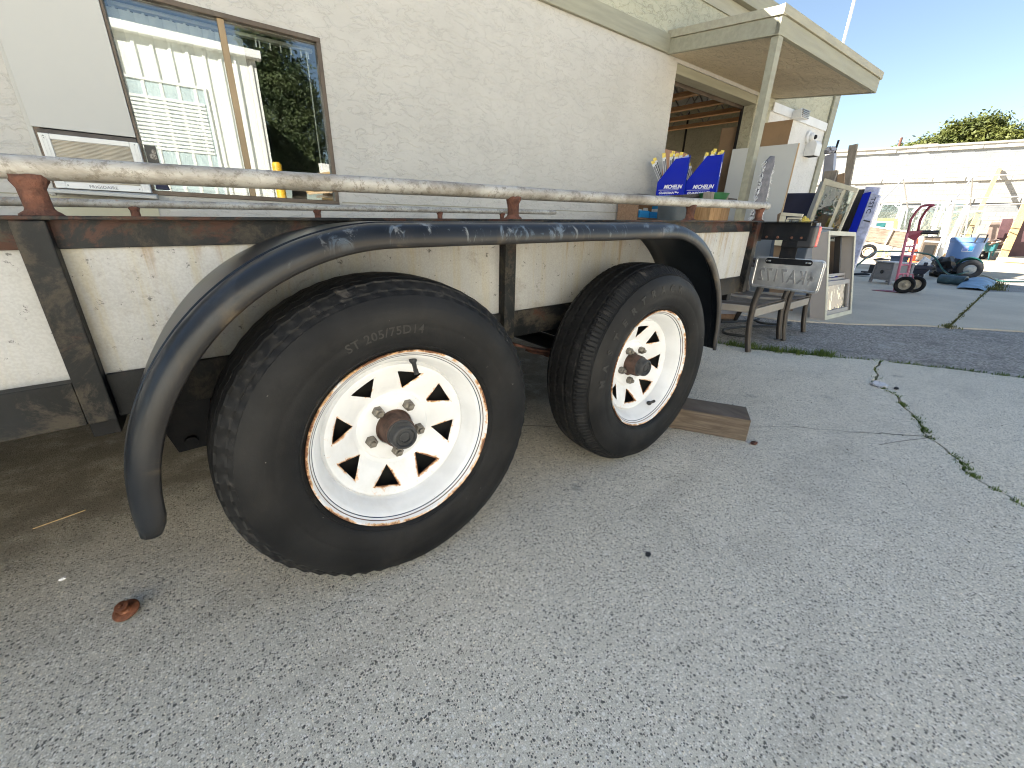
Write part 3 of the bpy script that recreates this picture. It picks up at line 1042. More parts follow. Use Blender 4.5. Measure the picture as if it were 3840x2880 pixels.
def trailer_bed():
    m = MB()
    m.box(XF, XR, 0.30, 1.80, 0.4205, 0.445)
    tb(m, 'deck', M['plywood_old'])
    for x in (-2.6, -1.9, -1.2, -0.5, 0.1, 0.7, 1.3, 1.9):
        m = MB()
        m.box(x, x + 0.04, 0.301, 1.799, 0.36, 0.4195)
        tb(m, 'cross_member', M['steel_dark'], bevel=0.002)
    for x in (0.0, 0.837):
        for f in (0,):
            m = MB()
            m.tube([(x, 0.17, 0.30), (x, 1.93, 0.30)], 0.03, 16)
            m.build('axle', M['steel_dark'], TRAILER, smooth='auto')
        for y in (0.325, 1.775):
            m = MB()
            for j, (hl, dz) in enumerate(((0.33, 0.0), (0.25, -0.010), (0.16, -0.020))):
                n = 8
                for i in range(n):
                    xa, xb = -hl + 2 * hl * i / n, -hl + 2 * hl * (i + 1) / n
                    za, zb = 0.33 + dz + 0.07 * (xa / 0.33) ** 2 - 0.02, 0.33 + dz + 0.07 * (xb / 0.33) ** 2 - 0.02
                    m.bar((x + xa, y, za), (x + xb, y, zb), 0.045, 0.008)
            m.build('leaf_spring', M['rust'], TRAILER)
    for y in (0.30, 1.80):
        for x in (-0.36, 0.42, 1.20):
            m = MB()
            s = 0.05
            m.prism([(x - s, y - 0.03, 0.41), (x + s, y - 0.03, 0.41), (x + s * 0.5, y - 0.03, 0.30), (x - s * 0.5, y - 0.03, 0.30)], (0, 0.006, 0))
            m.prism([(x - s, y + 0.055, 0.41), (x + s, y + 0.055, 0.41), (x + s * 0.5, y + 0.055, 0.30), (x - s * 0.5, y + 0.055, 0.30)], (0, 0.006, 0))
            m.tube([(x, y - 0.04, 0.32), (x, y + 0.07, 0.32)], 0.012, 10)
            tb(m, 'spring_hanger', M['steel_dark'], bevel=0.001)


trailer_bed()


def fender(far):
    """cross-section swept round both wheels: flat crown, rolled outer edge"""
    yo = lambda y: (2.10 - y) if far else y
    sec = [(0.266, 0.4315, 0.0, 0.0), (0.20, 0.433, 0.0, 0.0), (0.12, 0.434, 0.1, 0.0), (0.060, 0.4342, 0.3, 0.0), (0.0465, 0.4338, 0.5, 0), (0.043, 0.4305, 0.6, 0), (0.036, 0.4318, 1.0, 0.0), (0.022, 0.4305, 1.0, 0.0), (0.010, 0.4255, 1.0, 0.05),
           (0.003, 0.417, 0.9, 0.15), (0.0, 0.408, 0.55, 0.4), (0.0005, 0.400, 0.2, 0.8), (0.003, 0.395, 0.0, 1.0), (0.0065, 0.3925, 0.0, 1.0)]
    path = []
    a0, a1 = 181.5, -3.0
    n = 40
    for i in range(n + 1):
        a = R(a0 + (90 - a0) * i / n)
        path.append((0.0, a))
    for i in range(1, 16):
        path.append((0.837 * i / 16, R(90)))
    for i in range(n + 1):
        a = R(90 + (a1 - 90) * i / n)
        path.append((0.837, a))
    vs, crown, lip = [], [], []
    for k, (cx, a) in enumerate(path):
        end = min(k, len(path) - 1 - k)
        for y, r, c, l in sec:
            # rounded tips
            rr = r
            yy = y
            if end < 2 and r < 0.43:
                rr = 0.4335 + (r - 0.4335) * (0.72, 0.92)[end]
            dent = 0.0016 * noise.noise(Vector((cx * 3 + math.cos(a) * 1.2, math.sin(a) * 1.2 + 7 * far, y * 3)) * 2.2)
            rr += dent
            vs.append((cx + rr * math.cos(a), yo(yy), 0.318 + rr * math.sin(a)))
            up = max(0.0, math.sin(a)) ** 16
            crown.append(c * (0.03 + 0.97 * up * (1.0 if 0.05 < cx + rr * math.cos(a) < 0.9 else 0.75)))
            lip.append(l)
    ns = len(sec)
    fs = []
    for k in range(len(path) - 1):
        for j in range(ns - 1):
            fs.append((k * ns + j, k * ns + j + 1, (k + 1) * ns + j + 1, (k + 1) * ns + j))
    m = MB()
    m.add(vs, fs)
    m.xform(lambda p: Vector((p.x, p.y, p.z + TILT * (p.x - 0.42))))
    o = m.build('fender', M['fender'], TRAILER, smooth='auto', solid=0.003, angle=40)
    for nm, vals in (('crown', crown), ('lip', lip)):
        at = o.data.attributes.new(nm, 'FLOAT', 'POINT')
        at.data.foreach_set('value', vals)
    return o


fender(False)
fender(True)


# ---- wheels
def tyre_mesh(kind):
    zig = kind == 'zigzag'
    N = 480 if zig else 720
    yc = 0.083
    side = [(0.186, 0.040), (0.1915, 0.014), (0.1942, 0.0055), (0.1975, 0.0005), (0.203, -0.0050), (0.2045, -0.0042), (0.206, -0.0062), (0.216, -0.0115), (0.230, -0.0158), (0.242, -0.0180),
            (0.2445, -0.0177), (0.247, -0.0186), (0.262, -0.0188), (0.276, -0.0172), (0.281, -0.0155), (0.291, -0.0118), (0.300, -0.0062)]
    if not zig:
        side += [(0.3015, -0.0030), (0.3035, -0.0040)]
    prof = [(r, y, 0.0, 0.0, 0) for r, y in side]          # radius, y, zigzag amplitude, sipe depth, scuff

    def R_of(w):                                            # crown radius at distance w from the centre plane
        w = abs(w)
        return 0.3315 - 0.0045 * (w / 0.06) ** 2 - (0.0 if w < 0.062 else 0.85 * (w - 0.062) - 0.0)
    if zig:
        gro = [-0.0790, -0.0655, -0.0480, -0.020, 0.010, 0.040, 0.066]
        gw, gd, am = 0.0016, [0.0020, 0.0045, 0.0055, 0.0055, 0.0055, 0.0055, 0.005], [0.0030, 0.0036, 0.0045, 0.005, 0.005, 0.005, 0.005]
        start = -0.0875
    else:
        gro = [-0.050, -0.017, 0.017, 0.050]
        gw, gd, am = 0.0046, [0.0075] * 4, [0.0016] * 4
        start = -0.0830
    w = start
    prof.append((R_of(w), yc + w, 0, 0, 0.5))
    for g, d, a in zip(gro, gd, am):
        k = 3
        for i in range(1, k):
            ww = w + (g - gw - w) * i / k
            prof.append((R_of(ww), yc + ww, a * i / k, 0.0038 if (not zig and g == gro[0]) else 0, 1.0))
        prof.append((R_of(g - gw), yc + g - gw, a, 0.003 if not zig else 0, 1.0))
        prof.append((R_of(g) - d, yc + g - gw * 0.55, a, 0, 0.2))
        prof.append((R_of(g) - d, yc + g + gw * 0.55, a, 0, 0.2))
        prof.append((R_of(g + gw), yc + g + gw, a, 0.0018 if not zig else 0, 1.0))
        w = g + gw
    for ww in (0.0735, 0.080, 0.0875):
        prof.append((R_of(ww), yc + ww, 0, 0, 0.5))
    for r, y in side[::-1]:
        prof.append((r, 2 * yc - y, 0, 0, 0))
    vs, sc = [], []
    per = 8 if zig else 9
    for r, y, a, sd, scf in prof:
        for k in range(N):
            ph = (k % per) / per
            tri = 4 * abs(ph - 0.5) - 1
            yy = y + a * tri
            rr = r
            if sd and (k + int(2.5 * (1 if int((y + 0.1) * 260) % 2 else 0))) % 5 == 0:
                rr -= sd
            th = 2 * math.pi * k / N
            x, z = rr * math.cos(th), rr * math.sin(th)
            if z < -0.3176:
                z = -0.3176
            low = max(0.0, (-z - 0.22) / 0.1)
            bul = math.exp(-(x / 0.11) ** 2) * low
            yy += (yy - yc) * 0.05 * bul * (1 if r < 0.31 else 0.4)
            if zig and scf:                                  # chewed outer shoulder
                nn = noise.noise(Vector((x * 30, yy * 40, z * 30)))
                rr2 = 1 - 0.004 * max(0, nn) * (1 if y < 0.03 else 0.2)
                x *= rr2
                z *= rr2
            vs.append((x, yy, z))
            sc.append(scf * (1.0 if y < 0.05 else 0.35))
    fs = []
    n = len(prof)
    for i in range(n - 1):
        for k in range(N):
            k2 = (k + 1) % N
            fs.append((i * N + k, (i + 1) * N + k, (i + 1) * N + k2, i * N + k2))
    m = MB()
    m.add(vs, fs)
    return m, sc


def bend_text(body, r0, a_mid, size, lift, extrude=0.0004, offset=0.0, spacing=1.1, fit=None):
    """lettering wrapped round the outer sidewall, reading clockwise as seen from outside"""
    vs, fs = text_mesh(body, size, extrude, offset, spacing=spacing)
    if fit:
        k = fit / (max(v.x for v in vs) - min(v.x for v in vs))
        for v in vs:
            v.x *= k
    out = []
    for v in vs:
        a = a_mid - v.x / (r0 + size * 0.35)
        r = r0 + v.y
        # sidewall height at this radius
        ys = -0.0062 - 0.0125 * (1 - ((r - 0.262) / 0.06) ** 2)
        out.append((r * math.cos(a), ys - lift - v.z, r * math.sin(a)))
    return out, fs


def rim_mesh():
    m = MB()
    rust = []
    S = 160
    prof = [(0.1700, 0.166), (0.168, 0.120), (0.150, 0.105), (0.150, 0.070), (0.1585, 0.056), (0.1615, 0.049), (0.1640, 0.040), (0.1690, 0.030), (0.1735, 0.022), (0.1765, 0.0165), (0.1805, 0.0130), (0.1850, 0.0090), (0.1885, 0.0045), (0.1905, 0.0008),
            (0.1925, -0.0018), (0.1945, -0.0022), (0.1955, -0.0004), (0.1950, 0.003), (0.1925, 0.0055)]
    rv = [0.2, 0.2, 0.2, 0.3, 0.15, 0.05, 0, 0, 0, 0, 0.02, 0.05, 0.25, 0.62, 0.92, 1.0, 1.0, 1.0, 1.0]
    m.lathe(prof, S)
    for k in rv:
        rust += [k] * S
    # disc: outer lip ring, spoke band with eight triangular holes, dished centre

    def dish(r):
        pts = [(0.154, 0.0535), (0.1525, 0.0505), (0.149, 0.0505), (0.142, 0.0535), (0.12, 0.063), (0.10, 0.0735), (0.088, 0.081), (0.0795, 0.0850), (0.078, 0.0852)]
        if r >= pts[0][0]:
            return pts[0][1]
        for (ra, ya), (rb, yb) in zip(pts[:-1], pts[1:]):
            if ra >= r >= rb:
                return ya + (yb - ya) * (ra - r) / (ra - rb)
        return pts[-1][1]
    ring = [0.1575, 0.154, 0.1525, 0.149, 0.1455, 0.142]
    prof = [(0.1580, 0.058)] + [(r, dish(r)) for r in ring[1:]]
    m.lathe(prof[::-1], S)
    for k in range(len(prof)):
        rust += [(0.30 if k < 4 else 0.22)] * S
    r_in, r_out = 0.088, 0.142
    NR = 22
    NT_ = 10

    AL = R(12.0)
    RC = 0.1360                                        # radius of the hole corners
    ax, bx, bz = 0.0915, RC * math.cos(AL), RC * math.sin(AL)

    def half(r):                                       # half angle of a hole at radius r: straight sides, rounded apex
        if r >= RC:
            return AL
        if r <= ax:
            return 0.0
        lo, hi = 0.0, 1.0
        for _ in range(30):
            m_ = (lo + hi) / 2
            if math.hypot(ax + (bx - ax) * m_, bz * m_) < r:
                lo = m_
            else:
                hi = m_
        w_ = math.atan2(bz * lo, ax + (bx - ax) * lo)
        rd = min(1.0, (RC - r) / 0.0035)                # rounded base corners
        return w_ * (0.90 + 0.10 * rd ** 0.5)
    OFF = R(-106.0)
    for h in range(8):
        a0 = OFF + h * R(45)
        vs, fs = [], []
        rl = []
        for i in range(NR + 1):
            t = i / NR
            r = r_in + (r_out - r_in) * t
            w = half(r)
            for j in range(NT_ + 1):
                f = j / NT_
                a = a0 + w + (R(45) - 2 * w) * f
                y = dish(r)
                ed = min(f, 1 - f)
                dd = (R(45) - 2 * w) * r * ed
                edge = max(0.0, 1 - dd / 0.004) if ax < r < RC else 0.0
                y += 0.0028 * edge ** 2
                vs.append((r * math.cos(a), y, r * math.sin(a)))
                rl.append(0.95 * max(0, 1 - dd / 0.008) + 0.12 if ax - 0.001 < r < RC + 0.002 else 0.22)
        for i in range(NR):
            for j in range(NT_):
                q = i * (NT_ + 1) + j
                fs.append((q, q + NT_ + 1, q + NT_ + 2, q + 1))
        n0 = len(vs)
        K_ = 12
        for i in range(4):
            for k in range(K_ + 1):
                w = half(RC - 0.0002) if i == 0 else AL
                ph = -w + 2 * w * k / K_
                rin = bx / math.cos(ph) - 0.0012 * (abs(ph) / AL) ** 6
                r = rin + (r_out - rin) * i / 3
                a = a0 + ph
                vs.append((r * math.cos(a), dish(r) + (0.0028 if i == 0 else 0), r * math.sin(a)))
                rl.append((1.0, 0.55, 0.3, 0.22)[i])
        for i in range(3):
            for k in range(K_):
                q = n0 + i * (K_ + 1) + k
                fs.append((q, q + K_ + 1, q + K_ + 2, q + 1))
        m.add(vs, fs)
        rust += rl
    # centre: raised pad with the bolt circle
    prof = [(0.088, dish(0.088)), (0.0805, 0.0845), (0.0785, 0.0835), (0.0765, 0.0795), (0.074, 0.0785), (0.045, 0.0785), (0.0415, 0.0795), (0.0405, 0.086), (0.040, 0.10)]
    m.lathe(prof[::-1], S)
    for k in range(len(prof)):
        rust += [[0.5, 0.35, 0.2, 0.1, 0.06, 0.05, 0.1, 0.12, 0.1][k]] * S
    return m, rust


RIM_M, RIM_RUST = rim_mesh()


def make_wheel(name, kind, lug0, spoke_turn, valve_deg, letters):
    """outer face looks along -Y, centre of the outer flange at the origin"""
    m = MB()
    m.add(RIM_M.v, RIM_M.f)
    rot = Matrix.Rotation(-R(spoke_turn), 4, 'Y')
    m.xform(lambda p: rot @ p)
    wh = m.build('wheel', M['rim'], TRAILER, smooth='auto', angle=50)
    at = wh.data.attributes.new('rust', 'FLOAT', 'POINT')
    at.data.foreach_set('value', RIM_RUST)
    wh['label'] = name
    tm, sc = tyre_mesh(kind)
    ty = tm.build('tyre', M['rubber'], wh, smooth='auto', angle=28)
    at = ty.data.attributes.new('scuff', 'FLOAT', 'POINT')
    at.data.foreach_set('value', sc)
    for body, r0, a, size, mat, off, fit in letters:
        vs, fs = bend_text(body, r0, R(a), size, 0.0004, 0.0006, off, fit=fit)
        MB().add(vs, fs).build('tyre_lettering', M[mat], wh)
    for r, y, mat in ((0.1868, 0.0067, 'stripe_brown'), (0.1822, 0.0115, 'stripe_blue')):
        MB().lathe([(r - 0.0007, y + 0.0004), (r, y - 0.0006), (r + 0.0007, y - 0.0013)], 128).build('pinstripe', M[mat], wh, smooth=True)
    MB().lathe([(0.1488, 0.0600), (0.1488, 0.1045), (0.05, 0.100), (0.042, 0.098), (0.042, 0.09)], 64).build('hole_shade_liner', M['deep_black'], wh, smooth=True)  # black liner added behind the rim holes to give them deep shade
    hb = MB().lathe([(0.0415, 0.098), (0.0405, 0.083), (0.0385, 0.0815), (0.0365, 0.080), (0.0355, 0.074), (0.0348, 0.048), (0.0335, 0.0425), (0.0315, 0.0415)], 48).build('hub', M['hub_rust'], wh, smooth='auto')
    MB().lathe([(0.0315, 0.0425), (0.0310, 0.039), (0.0292, 0.0380), (0.0285, 0.025), (0.0265, 0.0185), (0.0240, 0.0165), (0.0212, 0.0162), (0.0195, 0.0195), (0.0190, 0.0205), (0.0130, 0.0205), (0.0124, 0.0185), (0.0108, 0.0180), (0.0098, 0.0205), (0.0040, 0.0208), (0.0001, 0.0208)], 40).build('dust_cap', M['hub_cap'], wh, smooth='auto', angle=50)
    for i in range(5):
        a = R(lug0 + 72 * i)
        cx, cz = 0.0575 * math.cos(a), 0.0575 * math.sin(a)
        m = MB()
        hexr = 0.0118
        m.lathe([(0.0128, 0.0800), (0.0128, 0.0785), (hexr, 0.0755), (hexr, 0.0650), (0.0095, 0.0625), (0.0066, 0.0623)], 6, (cx, 0, cz))
        m.lathe([(0.0060, 0.066), (0.0062, 0.0600), (0.0055, 0.0560), (0.0001, 0.0556)], 12, (cx, 0, cz))
        m.build('lug_nut', M['nut'], wh, bevel=0.0006)
    a = R(valve_deg)
    p0 = Vector((0.168 * math.cos(a), 0.036, 0.168 * math.sin(a)))
    ax = Vector((-0.55 * math.cos(a), -0.62, -0.55 * math.sin(a))).normalized()
    MB().tube([p0, p0 + ax * 0.006, p0 + ax * 0.011, p0 + ax * 0.013, p0 + ax * 0.026, p0 + ax * 0.027, p0 + ax * 0.036, p0 + ax * 0.038],
              [0.0085, 0.0078, 0.0052, 0.0046, 0.0044, 0.005, 0.005, 0.003], 16).build('valve_stem', M['black'], wh, smooth='auto')
    return wh


w1 = make_wheel('front wheel with a rust flecked white spoke rim and zigzag tread', 'zigzag', -90, 0, 78, [('ST 205/75D14', 0.232, 98.2, 0.023, 'rubber_letters', 0.0002, 0.148)])
w1.location = (0, 0, 0.318)
w2 = make_wheel('rear wheel with a cleaner white spoke rim and ribbed tread', 'ribbed', -96, 12, -64, [(ch, 0.253, 177.6 - 10.1 * i, 0.030, 'rubber_letters', 0.0012, None) for i, ch in enumerate('MASTERTRACK')])
w2.location = (0.837, 0, 0.318)
for x, src in ((0.0, w1), (0.837, w2)):
    c = dup(src, TRAILER)
    c['label'] = 'far side wheel of the trailer'
    c.location = (x, 2.10, 0.318)
    c.rotation_euler = (0, 0, math.pi)


# ---- tail end: light bracket, tail light, number plate seen from behind
def tail():
    m = MB()
    m.box(1.978, 1.983, 0.036, 0.2515, 0.662, 0.7405)
    m.box(1.955, 1.9995, 0.018, 0.2515, 0.7408, 0.7450)
    m.box(1.9385, 1.9775, 0.232, 0.2515, 0.655, 0.7405)
    tb(m, 'light_bracket', M['steel_dark'], bevel=0.001)
    for y in (0.060, 0.100, 0.160, 0.21):
        m = MB().lathe([(0.0001, 0), (0.0062, 0.0), (0.0055, 0.003), (0.003, 0.0045), (0.0001, 0.0048)], 14, (0, 0, 0), 'X')
        m.xform(lambda p: Vector((1.9775 - p.x, p.y + y, p.z + 0.675)))
        tb(m, 'bolt', M['rust'], smooth=True)
    m = MB()
    m.box(1.9845, 2.034, 0.014, 0.110, 0.630, 0.7260)
    tb(m, 'tail_light', M['black'], bevel=0.008, seg=3)
    m = MB()
    m.box(2.0345, 2.070, 0.0155, 0.1085, 0.632, 0.7245)
    tb(m, 'tail_light_lens', M['red_lens'], bevel=0.006, seg=3)
    # hanger: short arm and T bar
    m = MB()
    m.box(1.9955, 1.9985, 0.070, 0.140, 0.580, 0.668)
    m.box(1.9835, 1.9955, 0.072, 0.138, 0.630, 0.662)
    tb(m, 'plate_hanger', M['steel_dark'], bevel=0.001)
    m = MB()
    pts = []
    for cx, s in ((0.0135, -1), (0.1905, 1)):
        for i in range(9):
            a = -math.pi / 2 + math.pi * i / 8
            pts.append((cx + s * 0.0135 * math.cos(a), 0.0135 * math.sin(a) * (1 if s < 0 else -1)))
    outl = [(2.0005, 0.1985 - p[0] + 0.0, 0.5645 + p[1]) for p in pts]
    m.prism(outl, (0.0028, 0, 0))
    tb(m, 'plate_bar', M['steel_dark'])
    for y in (0.185, 0.012):
        m = MB()
        m.box(1.9975, 2.0003, y - 0.013, y + 0.010, 0.561, 0.568)
        tb(m, 'bar_slot', M['alu'], bevel=0.002)
        m = MB().lathe([(0.0001, 0), (0.004, 0.0), (0.0035, 0.003), (0.0001, 0.0035)], 12, (0, 0, 0), 'X')
        m.xform(lambda p: Vector((1.9975 - p.x, p.y + y, p.z + 0.5645)))
        tb(m, 'plate_screw', M['nut'], smooth=True)
    # the plate: rounded sheet with a raised border and reversed digits, hung a little askew
    import math as _m
    w, h, r = 0.305, 0.152, 0.020

    def rr(w, h, r, n=7):
        o = []
        for cx, cy, a0 in ((w / 2 - r, h / 2 - r, 0), (-w / 2 + r, h / 2 - r, 90), (-w / 2 + r, -h / 2 + r, 180), (w / 2 - r, -h / 2 + r, 270)):
            for i in range(n):
                a = R(a0 + 90 * i / (n - 1))
                o.append((cx + r * _m.cos(a), cy + r * _m.sin(a)))
        return o
    cy, cz = 0.094, 0.5065

    def place(p):                                    # local x right as seen from the front of the trailer = -Y
        return Vector((2.0045 + p[2], cy - p[0], cz + p[1] + TILT * 0.0 + 0.012 * (-p[0])))
    m = MB()
    loops = [rr(w, h, r), rr(w - 0.003, h - 0.003, r - 0.001), rr(w - 0.014, h - 0.014, r - 0.006), rr(w - 0.018, h - 0.018, r - 0.008), rr(w - 0.022, h - 0.022, r - 0.010)]
    dep = [0.0006, 0.0, 0.0, -0.0016, 0.0]
    vs, fs = [], []
    n = len(loops[0])
    for lp, d in zip(loops, dep):
        vs += [(x, y, d) for x, y in lp]
    for i in range(len(loops) - 1):
        for k in range(n):
            k2 = (k + 1) % n
            fs.append((i * n + k, i * n + k2, (i + 1) * n + k2, (i + 1) * n + k))
    fs.append(tuple(range((len(loops) - 1) * n, len(loops) * n)))
    m.add(vs, fs)
    m.xform(place)
    pl = tb(m, 'number_plate', M['alu'], smooth='auto', solid=0.0008, angle=30)
    tv, tf = text_mesh('4KA7172', 0.098, 0.0018, 0.0012, bevel=0.0010, spacing=1.2)
    bb = max(v.x for v in tv) - min(v.x for v in tv)
    m = MB()
    sx = 0.246 / bb
    m.add([(-v.x * sx, v.y * 0.88 - 0.038, -v.z * 0.8) for v in tv], tf)
    m.xform(place)
    m.xform(TB)
    m.build('plate_digits', M['alu_dull'], pl, smooth='auto', angle=60)
    # brace and rear beam
    m = MB().bar((1.955, 0.25, 0.650), (1.975, 0.55, 0.47), 0.006, 0.04)
    tb(m, 'corner_brace', M['steel'])
    m = MB().box(1.941, 1.976, 0.256, 1.84, 0.415, 0.470)
    tb(m, 'rear_beam', M['steel_dark'], bevel=0.002)


tail()

# ---- things on the near ground
m = MB()
LB = Vector((0.515, -0.857, 0)).normalized()
LS = Vector((0.857, 0.515, 0))
e0 = Vector((1.262, -0.180, 0))                        # near bottom corner of the free end
bw, bh, bl = 0.140, 0.089, 0.46
far = e0 - LB * bl
m.hexa([far, e0, e0 + LS * bw, far + LS * bw], [p + Vector((0, 0, bh)) for p in (far, e0, e0 + LS * bw, far + LS * bw)])
m.v = [p + Vector((0, 0, 0.0005)) for p in m.v]
tag(m.build('wood_block', M['block'], bevel=0.004, seg=3), 'weathered grey brown timber block wedged behind the rear trailer wheel', 'wood block')

m = MB().lathe([(0.0001, 0.0), (0.0165, 0.0), (0.0185, 0.0015), (0.0185, 0.0035), (0.0165, 0.0048), (0.009, 0.0058), (0.0065, 0.0085), (0.0065, 0.0125), (0.0090, 0.0145), (0.0095, 0.0175), (0.007, 0.0185), (0.003, 0.0182), (0.003, 0.021), (0.0001, 0.0215)], 28, (0, 0, 0), 'Z')
o = m.build('rusty_fitting', simple('coppery_rust', (0.20, 0.075, 0.035), 0.5, 0.4, 0.4, 60, 0.4, 200, (0.02, 0.012, 0.01), 0.8), smooth='auto', loc=(-0.526, 0.205, 0.008), rot=(R(16), R(-10), 0))
o.scale = (1.15, 1.15, 1.25)
tag(o, 'small rusty flanged fitting lying on the concrete at lower left', 'metal fitting')
o = MB().hexa([(-0.742, 0.651, 0.001), (-0.651, 0.675, 0.001), (-0.651, 0.678, 0.001), (-0.742, 0.654, 0.001)], [(-0.742, 0.651, 0.003), (-0.651, 0.675, 0.003), (-0.651, 0.678, 0.003), (-0.742, 0.6535, 0.003)]).build('wood_sliver', M['straw'])
tag(o, 'pale splinter of wood on the dirty concrete under the trailer front', 'splinter')


def crumple(name, loc, r, mat, label, cat, flat=0.35, seed=1):
    bm = bmesh.new()
    bmesh.ops.create_icosphere(bm, subdivisions=3, radius=r)
    for v in bm.verts:
        d = 1 + 0.55 * noise.noise(v.co * (2.2 / r) + Vector((seed * 7.1, 0, 0))) + 0.25 * noise.noise(v.co * (6 / r) + Vector((0, seed * 3, 0)))
        v.co = Vector((v.co.x * d * 1.4, v.co.y * d, max(-r * flat * 0.9, v.co.z * d * flat)))
    me = bpy.data.meshes.new(name)
    bm.to_mesh(me)
    bm.free()
    me.materials.append(mat)
    zmin = min(v.co.z for v in me.vertices)
    ob = bpy.data.objects.new(name, me)
    COL.objects.link(ob)
    ob.location = (loc[0], loc[1], loc[2] - zmin)
    return tag(ob, label, cat)


crumple('foil_scrap', (2.535, -0.305, 0.0), 0.034, M['foil'], 'crumpled scrap of silver foil lying on the crack in the concrete', 'litter', 0.22, 2)
crumple('dark_pebble', (2.555, -0.372, -0.004), 0.010, M['black'], 'dark brown pebble beside the foil scrap', 'pebble', 0.6, 3)
crumple('white_pebble', (-0.647, 0.394, 0.0), 0.004, M['white_print'], 'tiny white pebble on the concrete left of the front tyre', 'pebble', 0.7, 4)
crumple('paint_chip', (0.461, -0.309, 0.0), 0.006, M['black'], 'dark chip on the open concrete in front of the rear wheel', 'debris', 0.25, 5)
crumple('dry_leaf', (1.27, -0.205, 0.0), 0.011, M['rust'], 'brown dry leaf at the free end of the timber block', 'leaf', 0.4, 6)
o = MB().tube([(1.665, -0.49, 0.002), (1.76, -0.525, 0.003), (1.93, -0.60, 0.002)], 0.0008, 6).build('twig', M['board_dark'])
tag(o, 'thin dark twig lying across the weedy crack', 'twig')
# scattered grit and leaf bits nobody would count
r = random.Random(21)
m = MB()
for _ in range(260):
    x, y = r.uniform(-0.8, 2.6), r.uniform(-0.9, 0.9)
    s = r.uniform(0.0012, 0.0035) * (1 + 0.5 * (x > 1))
    a = r.uniform(0, math.pi)
    c, q = math.cos(a) * s, math.sin(a) * s
    m.add([(x + c, y + q, 0.0005), (x - q * 0.5, y + c * 0.5, 0.0005), (x - c, y - q, 0.0005), (x + q * 0.5, y - c * 0.5, 0.0005), (x, y, s * 0.7)], [(0, 1, 4), (1, 2, 4), (2, 3, 4), (3, 0, 4)])
tag(m.build('ground_grit', M['soil'], normals=False), 'loose dark grit scattered over the near concrete', 'grit', kind='stuff')

# ------------------------------------------------------------------ the workshop building (local x = along the wall, local y = into the building)
BLD = thing('workshop_building', 'cream stucco workshop with olive trim, office window and open garage bay', 'building', tuple(W0), WB)
BL, BR, BD = -7.0, 8.50, 11.0                 # left end, right end, depth
ZF, ZT = 2.535, 3.41                          # underside of the lower fascia, roof edge
WIN = (-0.83, 0.647, 0.882, 1.882)            # window opening
GAR = (4.35, 6.12, 2.50)                      # garage opening


def bp(mb, name, mat, parent=None, **kw):
    return mb.build(name, mat, parent or BLD, **kw)


